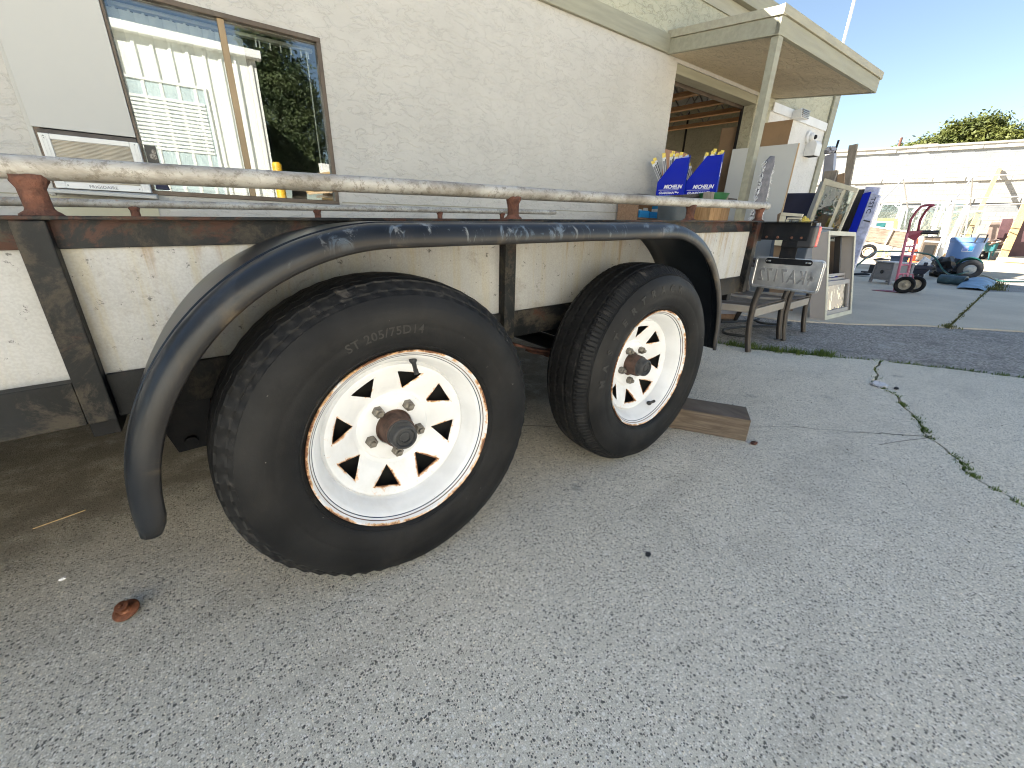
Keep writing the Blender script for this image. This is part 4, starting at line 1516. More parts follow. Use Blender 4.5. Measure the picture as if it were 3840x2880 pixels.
def building():
    T = 0.16
    m = MB()
    m.box(BL, WIN[0], 0, T, 0, ZF)
    m.box(WIN[0], WIN[1], 0, T, 0, WIN[2])
    m.box(WIN[0], WIN[1], 0, T, WIN[3], ZF)
    m.box(WIN[1], GAR[0], 0, T, 0, ZF)
    m.box(GAR[0], GAR[1], 0, T, GAR[2], ZF)
    bp(m, 'wall', M['stucco'])
    m = MB()
    m.box(GAR[1], 6.53, 0, T, 0, ZF)
    bp(m, 'wall', M['stucco_green'])
    m = MB().box(6.53, BR, 0.0, T, 0, 2.40)
    bp(m, 'wall', M['stucco_white'])
    m = MB().box(BL, BR, 0.004, T, ZF, 3.26)
    m.box(6.53, BR, 0.002, T, 2.40, ZF)
    bp(m, 'upper_wall', M['stucco_green'])
    # control joint under the window
    for x0, x1, za, zb in ((BL, WIN[0] - 0.01, 0.80, 0.852), (WIN[1] + 0.02, 4.34, 0.897, 0.968)):
        m = MB().hexa([(x0, -0.004, za), (x1, -0.004, zb), (x1, 0.004, zb), (x0, 0.004, za)], [(x0, -0.004, za + 0.006), (x1, -0.004, zb + 0.006), (x1, 0.004, zb + 0.006), (x0, 0.004, za + 0.006)])
        bp(m, 'control_joint', M['trim'])
    # lower fascia, frieze, upper fascia
    bp(MB().box(BL, 4.14, -0.034, -0.001, ZF - 0.004, 2.69), 'fascia', M['trim'], bevel=0.004)
    bp(MB().box(6.61, BR + 0.05, -0.012, -0.001, 3.10, 3.238), 'frieze_board', M['trim_light'], bevel=0.003)
    bp(MB().box(BL, 6.6, -0.012, -0.001, 3.10, 3.238), 'frieze_board', M['trim_light'], bevel=0.003)
    bp(MB().box(BL, BR + 0.12, -0.075, 0.02, 3.240, ZT), 'fascia', M['trim'], bevel=0.004)
    # white trim band and corner board
    bp(MB().box(6.56, 8.375, -0.022, -0.001, 2.385, 2.497), 'trim_band', M['white_paint'], bevel=0.003)
    bp(MB().box(8.38, BR + 0.06, -0.03, -0.001, 0.0, 3.09), 'corner_board', M['trim'], bevel=0.004)
    bp(MB().box(BR, BR + 0.06, 0.0, BD, 0.0, 3.24), 'wall', M['stucco_green'])
    bp(MB().box(BL - 0.16, BL, 0.0, BD, 0.0, 3.24), 'wall', M['stucco'])
    bp(MB().box(BL, BR, BD, BD + T, 0.0, 3.24), 'wall', M['stucco'])
    # roof with a skylight gap over the bay
    m = MB()
    sx0, sx1, sy0, sy1 = 3.2, 4.4, 4.6, 8.2
    m.box(BL, sx0, 0.02, BD + T, 3.28, 3.40)
    m.box(sx1, BR + 0.12, 0.02, BD + T, 3.28, 3.40)
    m.box(sx0, sx1, 0.02, sy0, 3.28, 3.40)
    m.box(sx0, sx1, sy1, BD + T, 3.28, 3.40)
    bp(m, 'roof', M['grey_metal'])
    # unseen taller hall behind the roof line, added to shade the far yard
    hx0, hx1, hy0, hy1, hz = 5.4, 12.2, 3.9, 10.4, 5.2
    bp(MB().box(hx0, BR, hy0, hy0 + T, 3.401, hz), 'shade_caster_wall', M['stucco'])
    bp(MB().box(BR + 0.061, hx1, hy0, hy0 + T, 0.0, hz), 'shade_caster_wall', M['stucco'])
    bp(MB().box(hx0, hx0 + T, hy0 + T, hy1, 3.401, hz), 'shade_caster_wall', M['stucco'])
    bp(MB().box(hx1 - T, hx1, hy0 + T, hy1, 0.0, hz), 'shade_caster_wall', M['stucco'])
    bp(MB().box(BR + 0.061, hx1 - T, hy1 - T, hy1, 0.0, hz), 'shade_caster_wall', M['stucco'])
    bp(MB().box(hx0 - 0.05, hx1 + 0.05, hy0 - 0.05, hy1 + 0.05, hz + 0.001, hz + 0.12), 'shade_caster_roof', M['grey_metal'])
    # rooms
    bp(MB().box(3.0, 3.06, T + 0.002, BD - 0.002, 0.0, 3.279), 'partition_wall', M['interior_wall'])
    bp(MB().box(3.062, 8.498, 8.6, 8.66, 0.0, 3.279), 'partition_wall', M['interior_wall'])
    bp(MB().box(3.062, 8.498, T + 0.002, 8.598, -0.05, 0.01), 'workshop_floor', M['far_concrete'])
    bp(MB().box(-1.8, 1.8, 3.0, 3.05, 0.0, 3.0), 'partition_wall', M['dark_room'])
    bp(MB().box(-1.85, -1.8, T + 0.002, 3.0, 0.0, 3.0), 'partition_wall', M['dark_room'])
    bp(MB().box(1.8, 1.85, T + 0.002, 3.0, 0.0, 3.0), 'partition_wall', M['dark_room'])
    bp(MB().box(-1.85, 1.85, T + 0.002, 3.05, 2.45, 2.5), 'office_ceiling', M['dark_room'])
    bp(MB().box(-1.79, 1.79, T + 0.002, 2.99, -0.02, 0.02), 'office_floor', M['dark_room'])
    # garage bay frame: header boards, side jamb, rolled up door
    bp(MB().box(GAR[0], GAR[1], 0.004, 0.155, GAR[2] - 0.095, GAR[2] - 0.003), 'header_board', M['trim'], bevel=0.003)
    bp(MB().box(GAR[0] + 0.01, GAR[1] - 0.01, 0.17, 0.20, GAR[2] - 0.125, GAR[2] - 0.06), 'door_track', M['bronze'], bevel=0.004)
    bp(MB().box(GAR[1] - 0.004, GAR[1] + 0.06, 0.158, 0.20, 0.0, GAR[2]), 'door_jamb', M['black'])
    bp(MB().box(GAR[0] - 0.10, GAR[0] - 0.002, 0.158, 0.25, 0.0, 2.2), 'door_jamb', M['black'])
    # open-web joists running back from the bay
    for i, x in enumerate((4.4, 5.1, 5.8, 6.45, 7.05, 7.7)):
        ya, yb, zt = 0.24, 8.59, 3.25
        za, zb = 2.575, 3.02
        m = MB().hexa([(x - 0.045, ya, za), (x + 0.045, ya, za), (x + 0.045, yb, zb), (x - 0.045, yb, zb)], [(x - 0.045, ya, za + 0.06), (x + 0.045, ya, za + 0.06), (x + 0.045, yb, zb + 0.06), (x - 0.045, yb, zb + 0.06)])
        m.box(x - 0.045, x + 0.045, ya, yb, zt - 0.05, zt)
        j = bp(m, 'roof_joist', M['joist_wood'])
        m = MB()
        n = 11
        for k in range(n):
            y0, y1, y2 = ya + (yb - ya) * k / n, ya + (yb - ya) * (k + 0.5) / n, ya + (yb - ya) * (k + 1) / n
            zz = lambda y: za + (zb - za) * (y - ya) / (yb - ya) + 0.04
            m.tube([(x, y0 + 0.02, zz(y0)), (x, y1, zt - 0.03), (x, y2 - 0.02, zz(y2))], 0.014, 8)
        bp(m, 'joist_web', M['grey_metal'], j)
    bp(MB().box(8.40, 8.497, 0.3, 8.5, 1.55, 1.85), 'wall_band', M['bronze'])
    bp(MB().tube([(8.35, 2.6, 0.02), (8.35, 2.6, 3.2)], 0.02, 8), 'conduit', M['black'])


building()


# ---- canopy over the bay (a part of the building)
def canopy():
    u0, u1, vo = 4.14, 6.60, 1.155
    zi, zo = 2.535, 2.368                   # underside at the wall and at the outer edge

    def zs(v):
        return zi + (zo - zi) * v / vo
    m = MB()
    v1 = vo - 0.04
    m.hexa([(u0 + 0.04, -v1, zs(v1) + 0.002), (u1 - 0.04, -v1, zs(v1) + 0.002), (u1 - 0.04, -0.001, zi + 0.002), (u0 + 0.04, -0.001, zi + 0.002)],
           [(u0 + 0.04, -v1, zs(v1) + 0.014), (u1 - 0.04, -v1, zs(v1) + 0.014), (u1 - 0.04, -0.001, zi + 0.014), (u0 + 0.04, -0.001, zi + 0.014)])
    bp(m, 'canopy_soffit', M['soffit'])

    def board(name, a, b, va, vb, h0, h1, th, out):
        """board along an edge, a/b are u, va/vb are v"""
        p, q = Vector((a, -va, zs(va))), Vector((b, -vb, zs(vb)))
        o = Vector(out) * th
        m = MB().hexa([p + Vector((0, 0, h0)), q + Vector((0, 0, h0)), q + o + Vector((0, 0, h0)), p + o + Vector((0, 0, h0))],
                      [p + Vector((0, 0, h1)), q + Vector((0, 0, h1)), q + o + Vector((0, 0, h1)), p + o + Vector((0, 0, h1))])
        return bp(m, name, M['trim_light'] if 'upper' in name else M['trim'], bevel=0.003)
    board('canopy_board', u0 + 0.04, u0 + 0.04, 0.002, vo - 0.002, -0.005, 0.126, 0.04, (-1, 0, 0))
    board('canopy_upper_board', u0 + 0.04, u0 + 0.04, 0.002, vo + 0.012, 0.128, 0.195, 0.055, (-1, 0, 0))
    board('canopy_board', u0, u1, vo - 0.04, vo - 0.04, -0.005, 0.126, 0.04, (0, -1, 0))
    board('canopy_upper_board', u0 - 0.016, u1 + 0.016, vo - 0.04, vo - 0.04, 0.128, 0.195, 0.056, (0, -1, 0))
    board('canopy_board', u1 - 0.04, u1 - 0.04, 0.002, vo - 0.002, -0.005, 0.126, 0.04, (1, 0, 0))
    board('canopy_upper_board', u1 - 0.04, u1 - 0.04, 0.002, vo + 0.012, 0.128, 0.195, 0.055, (1, 0, 0))
    m = MB().hexa([(u0 + 0.035, -vo + 0.035, zo + 0.185), (u1 - 0.035, -vo + 0.035, zo + 0.185), (u1 - 0.035, -0.001, zi + 0.188), (u0 + 0.035, -0.001, zi + 0.188)],
                  [(u0 + 0.035, -vo + 0.035, zo + 0.193), (u1 - 0.035, -vo + 0.035, zo + 0.193), (u1 - 0.035, -0.001, zi + 0.193), (u0 + 0.035, -0.001, zi + 0.193)])
    bp(m, 'canopy_roof', M['grey_metal'])
    m = MB().box(4.160, 4.242, -1.150, -1.085, 0.0, zs(1.12) - 0.006)
    bp(m, 'canopy_post', M['trim'], bevel=0.004)


canopy()


# ---- office window
def window():
    u0, u1, z0, z1 = WIN
    f = 0.026
    m = MB()
    for a in ((u0, u1, z0, z0 + f), (u0, u1, z1 - f, z1), (u1 - f, u1, z0 + f, z1 - f), (u0, u0 + f, z0 + f, z1 - f)):
        m.box(a[0], a[1], -0.008, 0.07, a[2], a[3])
    wf = bp(m, 'window_frame', M['bronze'], bevel=0.003)
    bp(MB().box(0.086, 0.121, 0.006, 0.055, z0 + f, z1 - f), 'window_mullion', M['tan_frame'], bevel=0.003)
    bp(MB().box(-0.424, -0.410, -0.010, 0.06, z0 + f, z1 - f), 'panel_stop', M['bronze'], bevel=0.002)
    for a, b in ((-0.409, 0.085), (0.122, u1 - f - 0.001)):
        bp(MB().box(a, b, 0.030, 0.034, z0 + f + 0.001, z1 - f - 0.001), 'window_pane', M['glass'])
    # inner sash lines
    m = MB()
    for a, b in ((-0.408, 0.084), (0.123, u1 - f - 0.002)):
        m.box(a, b, 0.038, 0.052, z0 + f + 0.002, z0 + f + 0.020)
        m.box(a, b, 0.038, 0.052, z1 - f - 0.018, z1 - f - 0.002)
    bp(m, 'inner_sash', M['bronze'])
    # vertical blind
    bp(MB().box(-0.405, u1 - 0.03, 0.125, 0.165, 1.835, 1.852), 'blind_head_rail', M['white_paint'])
    x = -0.385
    k = 0
    while x < 0.235:
        m = MB()
        n = 6
        vs, fs = [], []
        wd = 0.088
        tl = R(rnd.uniform(14, 20))
        for i in range(n + 1):
            t = i / n - 0.5
            for z in (0.93, 1.825):
                cx = x + t * wd * math.cos(tl)
                cyy = 0.15 + t * wd * math.sin(tl) - 0.010 * (1 - (2 * t) ** 2)
                vs.append((cx, cyy, z))
        for i in range(n):
            fs.append((2 * i, 2 * i + 2, 2 * i + 3, 2 * i + 1))
        m.add(vs, fs)
        m.box(x - 0.006, x + 0.006, 0.146, 0.150, 1.822, 1.838)
        bp(m, 'blind_slat', M['blind'], smooth=False, solid=0.0008, normals=False)
        x += 0.062
        k += 1
    for x in (0.285, 0.305, 0.365, 0.425, 0.485, 0.545, 0.59):
        bp(MB().box(x - 0.004, x + 0.004, 0.140, 0.144, 1.795, 1.836), 'blind_clip', M['white_print'])
    bp(MB().tube([(0.575, 0.12, 1.83), (0.578, 0.118, 1.12)], 0.0045, 8), 'blind_wand', M['white_print'])
    # grey panel over the old left sash
    bp(MB().box(u0 - 0.004, -0.4245, -0.020, -0.0085, 1.178, z1 + 0.02), 'cover_panel', M['panel_paint'], bevel=0.002)
    bp(MB().box(u0 - 0.022, u0 - 0.001, -0.006, 0.02, z0 - 0.03, z1), 'caulk_strip', M['panel_paint'], bevel=0.003)
    bp(MB().box(-0.86, -0.412, -0.012, -0.001, 0.60, 0.848), 'ac_shadow_panel', M['shadow_paint'])  # added thin panel, its yellower tone stands in for the air conditioner's shadow
    # blind head, room shapes
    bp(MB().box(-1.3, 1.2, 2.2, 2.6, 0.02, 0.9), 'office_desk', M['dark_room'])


window()

# a printed bird picture taped inside the window
t = NT('bird_picture')
c = t.coord()
v = t.n('ShaderNodeVectorMath', operation='DISTANCE')
t.l(c, v.inputs[0])
v.inputs[1].default_value = (0.004, 0, -0.012)
body = t.ramp(t.math('ADD', v.outputs['Value'], t.math('MULTIPLY', t.noise(60, 4), 0.012)), 0.018, 0.026, 1, 0)
v2 = t.n('ShaderNodeVectorMath', operation='DISTANCE')
t.l(c, v2.inputs[0])
v2.inputs[1].default_value = (0.012, 0, 0.014)
head = t.ramp(v2.outputs['Value'], 0.009, 0.013, 1, 0)
base = t.mix(t.math('MAXIMUM', body, head), (0.012, 0.013, 0.012), t.mix(t.ramp(t.noise(90, 4), 0.4, 0.6), (0.08, 0.06, 0.045), (0.35, 0.32, 0.28)))
t.set(base, 0.4)
o = MB().box(-0.026, 0.026, -0.0006, 0.0006, -0.045, 0.045).build('bird_picture', t.mat, loc=tuple(W(-0.376, -0.022, 1.105)), rot=(0, 0, WB))
tag(o, 'small dark picture of a bird in the window beside the air conditioner', 'picture')
o = MB().hexa([(-0.03, 0, -0.05), (0.03, 0, -0.05), (0.035, 0.02, -0.05), (-0.02, 0.02, -0.05)], [(-0.02, 0, 0.04), (0.022, 0, 0.035), (0.02, 0.02, 0.035), (-0.018, 0.02, 0.04)]).build('dark_cloth', M['navy'], loc=tuple(W(-0.368, -0.006, 0.966)), rot=(0, 0, WB))
tag(o, 'dark folded cloth behind the glass at the window corner by the air conditioner', 'cloth')


def air_conditioner():
    t = thing('air_conditioner', 'white framed window air conditioner with dusty tan fins', 'air conditioner', tuple(W(-0.615, 0, 0.886)), WB)
    # local: x along the wall, -y out, z up from the sill
    w, h, out = 0.197, 0.262, 0.055
    m = MB()
    m.box(-w, w, -out + 0.012, 0.28, 0.004, h)
    m.build('casing', M['white_paint'], t, bevel=0.004)
    m = MB()
    fw = 0.040
    for a in ((-w, -w + fw, 0.004, h), (w - fw, w, 0.004, h), (-w + fw, w - fw, 0.004, 0.036), (-w + fw, w - fw, h - 0.026, h)):
        m.box(a[0], a[1], -out, -out + 0.011, a[2], a[3])
    m.build('front_frame', M['white_paint'], t, bevel=0.003)
    m = MB()
    for s in (-1, 1):
        for dx in (0.010, 0.024):
            x = s * (w - dx)
            m.box(x - 0.003, x + 0.003, -out - 0.003, -out, 0.02, h - 0.012)
    tag(m.build('frame_ribs', M['white_paint'], t, bevel=0.001), kind='stuff')
    m = MB()
    m.box(-w + fw + 0.001, w - fw - 0.001, -out + 0.0155, -out + 0.018, 0.037, h - 0.027)
    g = m.build('grille', M['fins'], t)
    n = 30
    m = MB()
    for i in range(n):
        z = 0.040 + (h - 0.030 - 0.042) * i / (n - 1)
        m.box(-w + fw + 0.002, w - fw - 0.002, -out + 0.004, -out + 0.0150, z, z + 0.0028)
    tag(m.build('grille_fins', M['fins'], t), kind='stuff')
    vs, fs = text_mesh('FRIGIDAIRE', 0.021, 0.0004, 0.0002, spacing=1.12)
    m = MB().add([(v.x - 0.005, -out - 0.0008 - v.z, v.y + 0.012) for v in vs], fs)
    m.build('brand_lettering', M['grey_print'], t)
    for x, z in ((-w + 0.018, 0.25), (w - 0.018, 0.25), (-w + 0.05, 0.02), (w - 0.05, 0.02), (w - 0.02, 0.05), (-w + 0.02, 0.24)):
        MB().lathe([(0.0001, -0.002), (0.003, -0.0015), (0.0035, 0)], 10, (x, -out, z)).build('screw', M['grey_metal'], t, smooth=True)
    m = MB()
    m.hexa([(-0.226, -0.115, -0.024), (0.221, -0.115, -0.030), (0.221, -0.012, -0.024), (-0.226, -0.012, -0.018)], [(-0.226, -0.115, -0.006), (0.221, -0.115, -0.012), (0.221, -0.012, 0.002), (-0.226, -0.012, 0.002)])
    m.build('drip_ledge', M['panel_paint'], t, bevel=0.003)
    m = MB().box(-0.20, 0.19, -0.02, 0.03, h + 0.0005, h + 0.024)
    m.build('foam_strip', M['board_dark'], t)


air_conditioner()


def wall_fittings():
    t = thing('floodlight', 'small white louvred light fixed on the white trim band', 'light', tuple(W(7.22, 0.022, 2.43)), WB)
    MB().hexa([(-0.12, -0.14, -0.06), (0.12, -0.14, -0.06), (0.10, 0, -0.05), (-0.10, 0, -0.05)], [(-0.12, -0.12, 0.06), (0.12, -0.12, 0.06), (0.10, 0, 0.05), (-0.10, 0, 0.05)]).build('housing', M['white_paint'], t, bevel=0.006)
    m = MB()
    for i in range(5):
        m.box(-0.105, 0.105, -0.15, -0.130, -0.05 + i * 0.022, -0.040 + i * 0.022)
    m.build('louvre', M['grey_metal'], t)
    t = thing('security_camera', 'round white dome camera on the white wall near the corner', 'camera', tuple(W(7.83, 0.0, 2.235)), WB)
    MB().lathe([(0.085, 0.0), (0.085, -0.03), (0.06, -0.04), (0.0001, -0.04)], 24).build('base', M['white_paint'], t, smooth='auto')
    MB().lathe([(0.0001, -0.10), (0.03, -0.098), (0.052, -0.08), (0.06, -0.06), (0.058, -0.035)], 24, (0.015, 0, -0.005)).build('dome', M['white_paint'], t, smooth=True)
    MB().lathe([(0.0001, -0.122), (0.026, -0.118), (0.032, -0.095), (0.03, -0.08)], 20, (0.02, -0.002, -0.008)).build('lens', M['deep_black'], t, smooth=True)
    t = thing('wall_lamp', 'tall white curved wall lamp below the dome camera', 'light', tuple(W(7.93, 0.0, 2.09)), WB)
    pts = []
    for i in range(9):
        a = R(90 * i / 8)
        pts.append((0.0, -0.16 * math.sin(a), 0.02 + 0.10 * math.cos(a)))
    prof = [(0, 0, 0.12)] + pts[1:] + [(0, -0.16, -0.12), (0, -0.0, -0.12)]
    m = MB().prism([(-0.10, p[1], p[2]) for p in prof], (0.20, 0, 0))
    m.build('shade', M['white_paint'], t, bevel=0.006)
    MB().box(-0.085, 0.085, -0.145, -0.015, -0.1235, -0.1205).build('lamp_opening', M['deep_black'], t)
    # flagpole behind the canopy
    t = thing('flagpole', 'thin white pole rising behind the canopy against the sky', 'pole', tuple(W(10.0, -0.73, 0)))
    m = MB().tube([(0, 0, 0), (0, 0, 7.5)], 0.024, 12)
    m.build('pole', M['white_gloss'], t, smooth='auto')
    MB().lathe([(0.06, 0.0), (0.06, 0.02), (0.0001, 0.02)], 16, (0, 0, 0), 'Z').build('base_plate', M['grey_metal'], t)


wall_fittings()


# ------------------------------------------------------------------ things round the bay
def shelf_unit():
    # local: x along wall, y into the building, standing at W(3.62.., .34)
    t = thing('wooden_shelf', 'brown wooden shelf against the wall left of the garage bay', 'shelf', tuple(W(3.61, 0.32, 0)), WB)
    w, d, h = 1.22, 0.28, 1.115
    MB().box(0, 0.02, 0, d, 0, h).build('side_board', M['shelf_wood'], t, bevel=0.002)
    MB().box(w - 0.02, w, 0, d, 0, h).build('side_board', M['shelf_wood'], t, bevel=0.002)
    MB().box(0.021, w - 0.021, d - 0.008, d, 0, h).build('back_board', M['shelf_wood'], t)
    for z in (0.05, 0.45, 0.905):
        MB().box(0.021, w - 0.021, 0.004, d - 0.009, z - 0.02, z).build('shelf_board', M['shelf_wood'], t, bevel=0.002)
    MB().box(-0.01, w + 0.01, -0.01, d + 0.005, h + 0.001, h + 0.020).build('top_board', M['board_dark'], t, bevel=0.002)
    # cartons on the upper shelf
    k = 0
    names = ('left', 'second', 'third')
    spec = [(0.055, 0.16, 0.9055, 0.035, 'cyan_box', 'lower cyan carton at the left of the shelf under the pipe rail'), (0.055, 0.15, 0.941, 0.035, 'cyan_box', 'upper cyan carton at the left of the shelf under the pipe rail'),
            (0.23, 0.20, 0.9055, 0.030, 'cyan_box', 'lower cyan carton in the middle of the shelf'), (0.225, 0.205, 0.936, 0.032, 'cyan_box', 'upper cyan carton with white edge in the middle of the shelf'),
            (0.455, 0.115, 0.9055, 0.026, 'packet', 'lowest white packet in the stack on the shelf'), (0.455, 0.12, 0.932, 0.026, 'packet', 'second white packet from below on the shelf'),
            (0.455, 0.115, 0.959, 0.026, 'packet', 'third white packet from below on the shelf'), (0.455, 0.12, 0.986, 0.024, 'packet', 'fourth white packet from below on the shelf'), (0.455, 0.118, 1.011, 0.03, 'cyan_box', 'cyan packet on top of the white stack on the shelf')]
    for x, ww, z, hh, mt, lb in spec:
        p = W(3.61 + x, 0.318, z)
        o = MB().box(0, ww, 0.0, 0.17, 0, hh).build('carton', M[mt], loc=tuple(p), rot=(0, 0, WB), bevel=0.002)
        tag(o, lb, 'carton')
    for x, ww, hh, mt, lb in ((0.25, 0.08, 0.10, 'packet', 'white printed bag standing behind the cyan cartons'), (0.345, 0.085, 0.115, 'packet', 'tall pale bag standing behind the cyan cartons')):
        o = MB().hexa([(0, 0, 0), (ww, 0, 0), (ww, 0.04, 0), (0, 0.04, 0)], [(0.004, 0.015, hh), (ww - 0.004, 0.015, hh), (ww - 0.004, 0.022, hh), (0.004, 0.022, hh)]).build('supply_bag', M[mt], loc=tuple(W(3.61 + x, 0.1335, 0.9055)), rot=(0, 0, WB), bevel=0.003)
        tag(o, lb, 'bag')


shelf_unit()


def work_table():
    t = thing('work_table', 'dark pedestal table under the two blue display boxes', 'table', tuple(W(3.97, 0.75, 0)), WB)
    MB().box(0, 0.80, 0, 0.62, 1.100, 1.1350).build('table_top', M['board_dark'], t, bevel=0.003)
    MB().box(0.42, 0.66, 0.18, 0.44, 0.03, 1.0995).build('pedestal', M['board_dark'], t)
    MB().box(0.28, 0.78, 0.08, 0.54, 0.0, 0.0295).build('foot', M['board_dark'], t)


work_table()


def wiper_box(loc, rz, label, L, H, line2, sticker=False):
    """blue card display box: slanted open front at the left, tall back at the right"""
    t = thing('display_box', label, 'display box', tuple(loc), rz)
    low = 0.145
    sidep = [(0, 0), (L, 0), (L, H), (0.54 * L, H * 0.975), (0, low)]
    D = 0.15
    MB().prism([(x, 0, z) for x, z in sidep], (0, 0.003, 0)).build('front_card', M['blue_card'], t)
    MB().prism([(x, D, z) for x, z in sidep], (0, 0.003, 0)).build('rear_card', M['blue_card'], t)
    MB().hexa([(L, 0.0035, 0), (L + 0.003, 0.0035, 0), (L + 0.003, D - 0.001, 0), (L, D - 0.001, 0)], [(L, 0.0035, H), (L + 0.003, 0.0035, H), (L + 0.003, D - 0.001, H + 0.045), (L, D - 0.001, H + 0.045)]).build('end_card', M['blue_side'], t)
    m = MB().box(0.001, L - 0.001, 0.004, D - 0.001, 0.0, 0.003)
    m.build('floor_card', M['blue_card'], t)
    MB().box(0, 0.003, 0.004, D - 0.001, 0.0035, low - 0.001).build('nose_card', M['blue_card'], t)
    for body, size, z, off, x0, wd, hh in (('MICHELIN', 0.06, 0.078, 0.0022, 0.26, 0.66, 0.040), (line2, 0.05, 0.024, 0.0016, 0.11, 0.72, 0.026)):
        vs, fs = text_mesh(body, size, 0.0003, off, 0.28)
        xs = [v.x for v in vs]
        ys = [v.y for v in vs]
        k = wd * L / (max(xs) - min(xs))
        ky = hh / (max(ys) - min(ys))
        MB().add([((v.x - min(xs)) * k + x0 * L, -0.0006 - v.z, (v.y - min(ys)) * ky + z) for v in vs], fs).build('lettering', M['white_print'], t)
    MB().box(0.08 * L, 0.80 * L, -0.0008, -0.0003, 0.064, 0.0675).build('print_line', M['white_print'], t)
    MB().box(0.12 * L, 0.80 * L, -0.0008, -0.0003, 0.0105, 0.0135).build('print_line', M['pale_blue'], t)
    if sticker:
        MB().box(L + 0.0032, L + 0.0040, 0.040, 0.105, 0.20, 0.335).build('address_label', M['white_print'], t)
        MB().box(L + 0.0041, L + 0.0045, 0.048, 0.098, 0.215, 0.235).build('bar_code', M['grey_print'], t)
    return t


def wipers(box, specs, label):
    r = random.Random(4)
    mw = box.matrix_basis
    for x, y, a, L, word in specs:
        p = mw @ Vector((x, y, 0.012))
        t = thing('wiper_packet', label % word, 'packet', tuple(p), 0, 'wiper packets in the blue boxes')
        t.rotation_euler = (0, 0, 0)
        t.matrix_basis = Matrix.Translation(p) @ Matrix.Rotation(box.rotation_euler.z, 4, 'Z') @ Matrix.Rotation(R(a), 4, 'Y')
        MB().box(-0.019, 0.019, -0.007, 0.007, 0, L - 0.03).build('sleeve', M['packet'], t, bevel=0.002)
        MB().box(0.008, 0.0175, -0.0085, -0.0071, 0.02, L - 0.05).build('blade', M['black'], t)
        MB().box(-0.015, 0.004, -0.0080, -0.0071, L * 0.45, L * 0.85).build('print', M['grey_print'], t)
        q = r.uniform(-0.006, 0.006)
        MB().hexa([(-0.018, -0.005, L - 0.029), (0.018, -0.005, L - 0.029), (0.018, 0.005, L - 0.029), (-0.018, 0.005, L - 0.029)], [(-0.012 + q, -0.009, L + 0.004), (0.020 + q, -0.004, L - 0.002 + q), (0.016, 0.007, L + 0.004), (-0.014, 0.003, L - 0.002)]).build('hang_tab', M['yellow'], t)


BZ = 1.1355
BX1 = wiper_box(W(4.009, 0.219, BZ), WB + R(-60), 'left blue cardboard display box full of wiper packets', 0.29, 0.38, 'GUARDIAN\u2122+')
BX2 = wiper_box(W(4.216, 0.432, BZ), WB + R(-64), 'right blue cardboard display box with a white address sticker', 0.32, 0.40, 'GUARDIAN\u2122', True)
wipers(BX1, ((0.115, 0.02, -30, 0.40, 'leftmost leaning'), (0.105, 0.055, -25, 0.42, 'second leaning'), (0.125, 0.03, -14, 0.42, 'third'), (0.105, 0.09, -12, 0.44, 'tall fourth'), (0.150, 0.06, -7, 0.42, 'fifth'), (0.130, 0.12, -3, 0.45, 'tall sixth'), (0.170, 0.03, -2, 0.41, 'seventh'), (0.180, 0.09, 2, 0.43, 'eighth'), (0.230, 0.06, 4, 0.40, 'rightmost')), '%s wiper packet in the left blue box')
wipers(BX2, ((0.115, 0.02, -28, 0.36, 'leftmost leaning'), (0.125, 0.06, -22, 0.35, 'second leaning'), (0.120, 0.05, 6, 0.42, 'third'), (0.140, 0.09, 10, 0.43, 'fourth'), (0.165, 0.04, 8, 0.43, 'fifth'), (0.190, 0.11, 5, 0.46, 'tall sixth'), (0.225, 0.05, 8, 0.42, 'seventh'), (0.255, 0.10, 6, 0.44, 'rightmost')), '%s wiper packet in the right blue box')


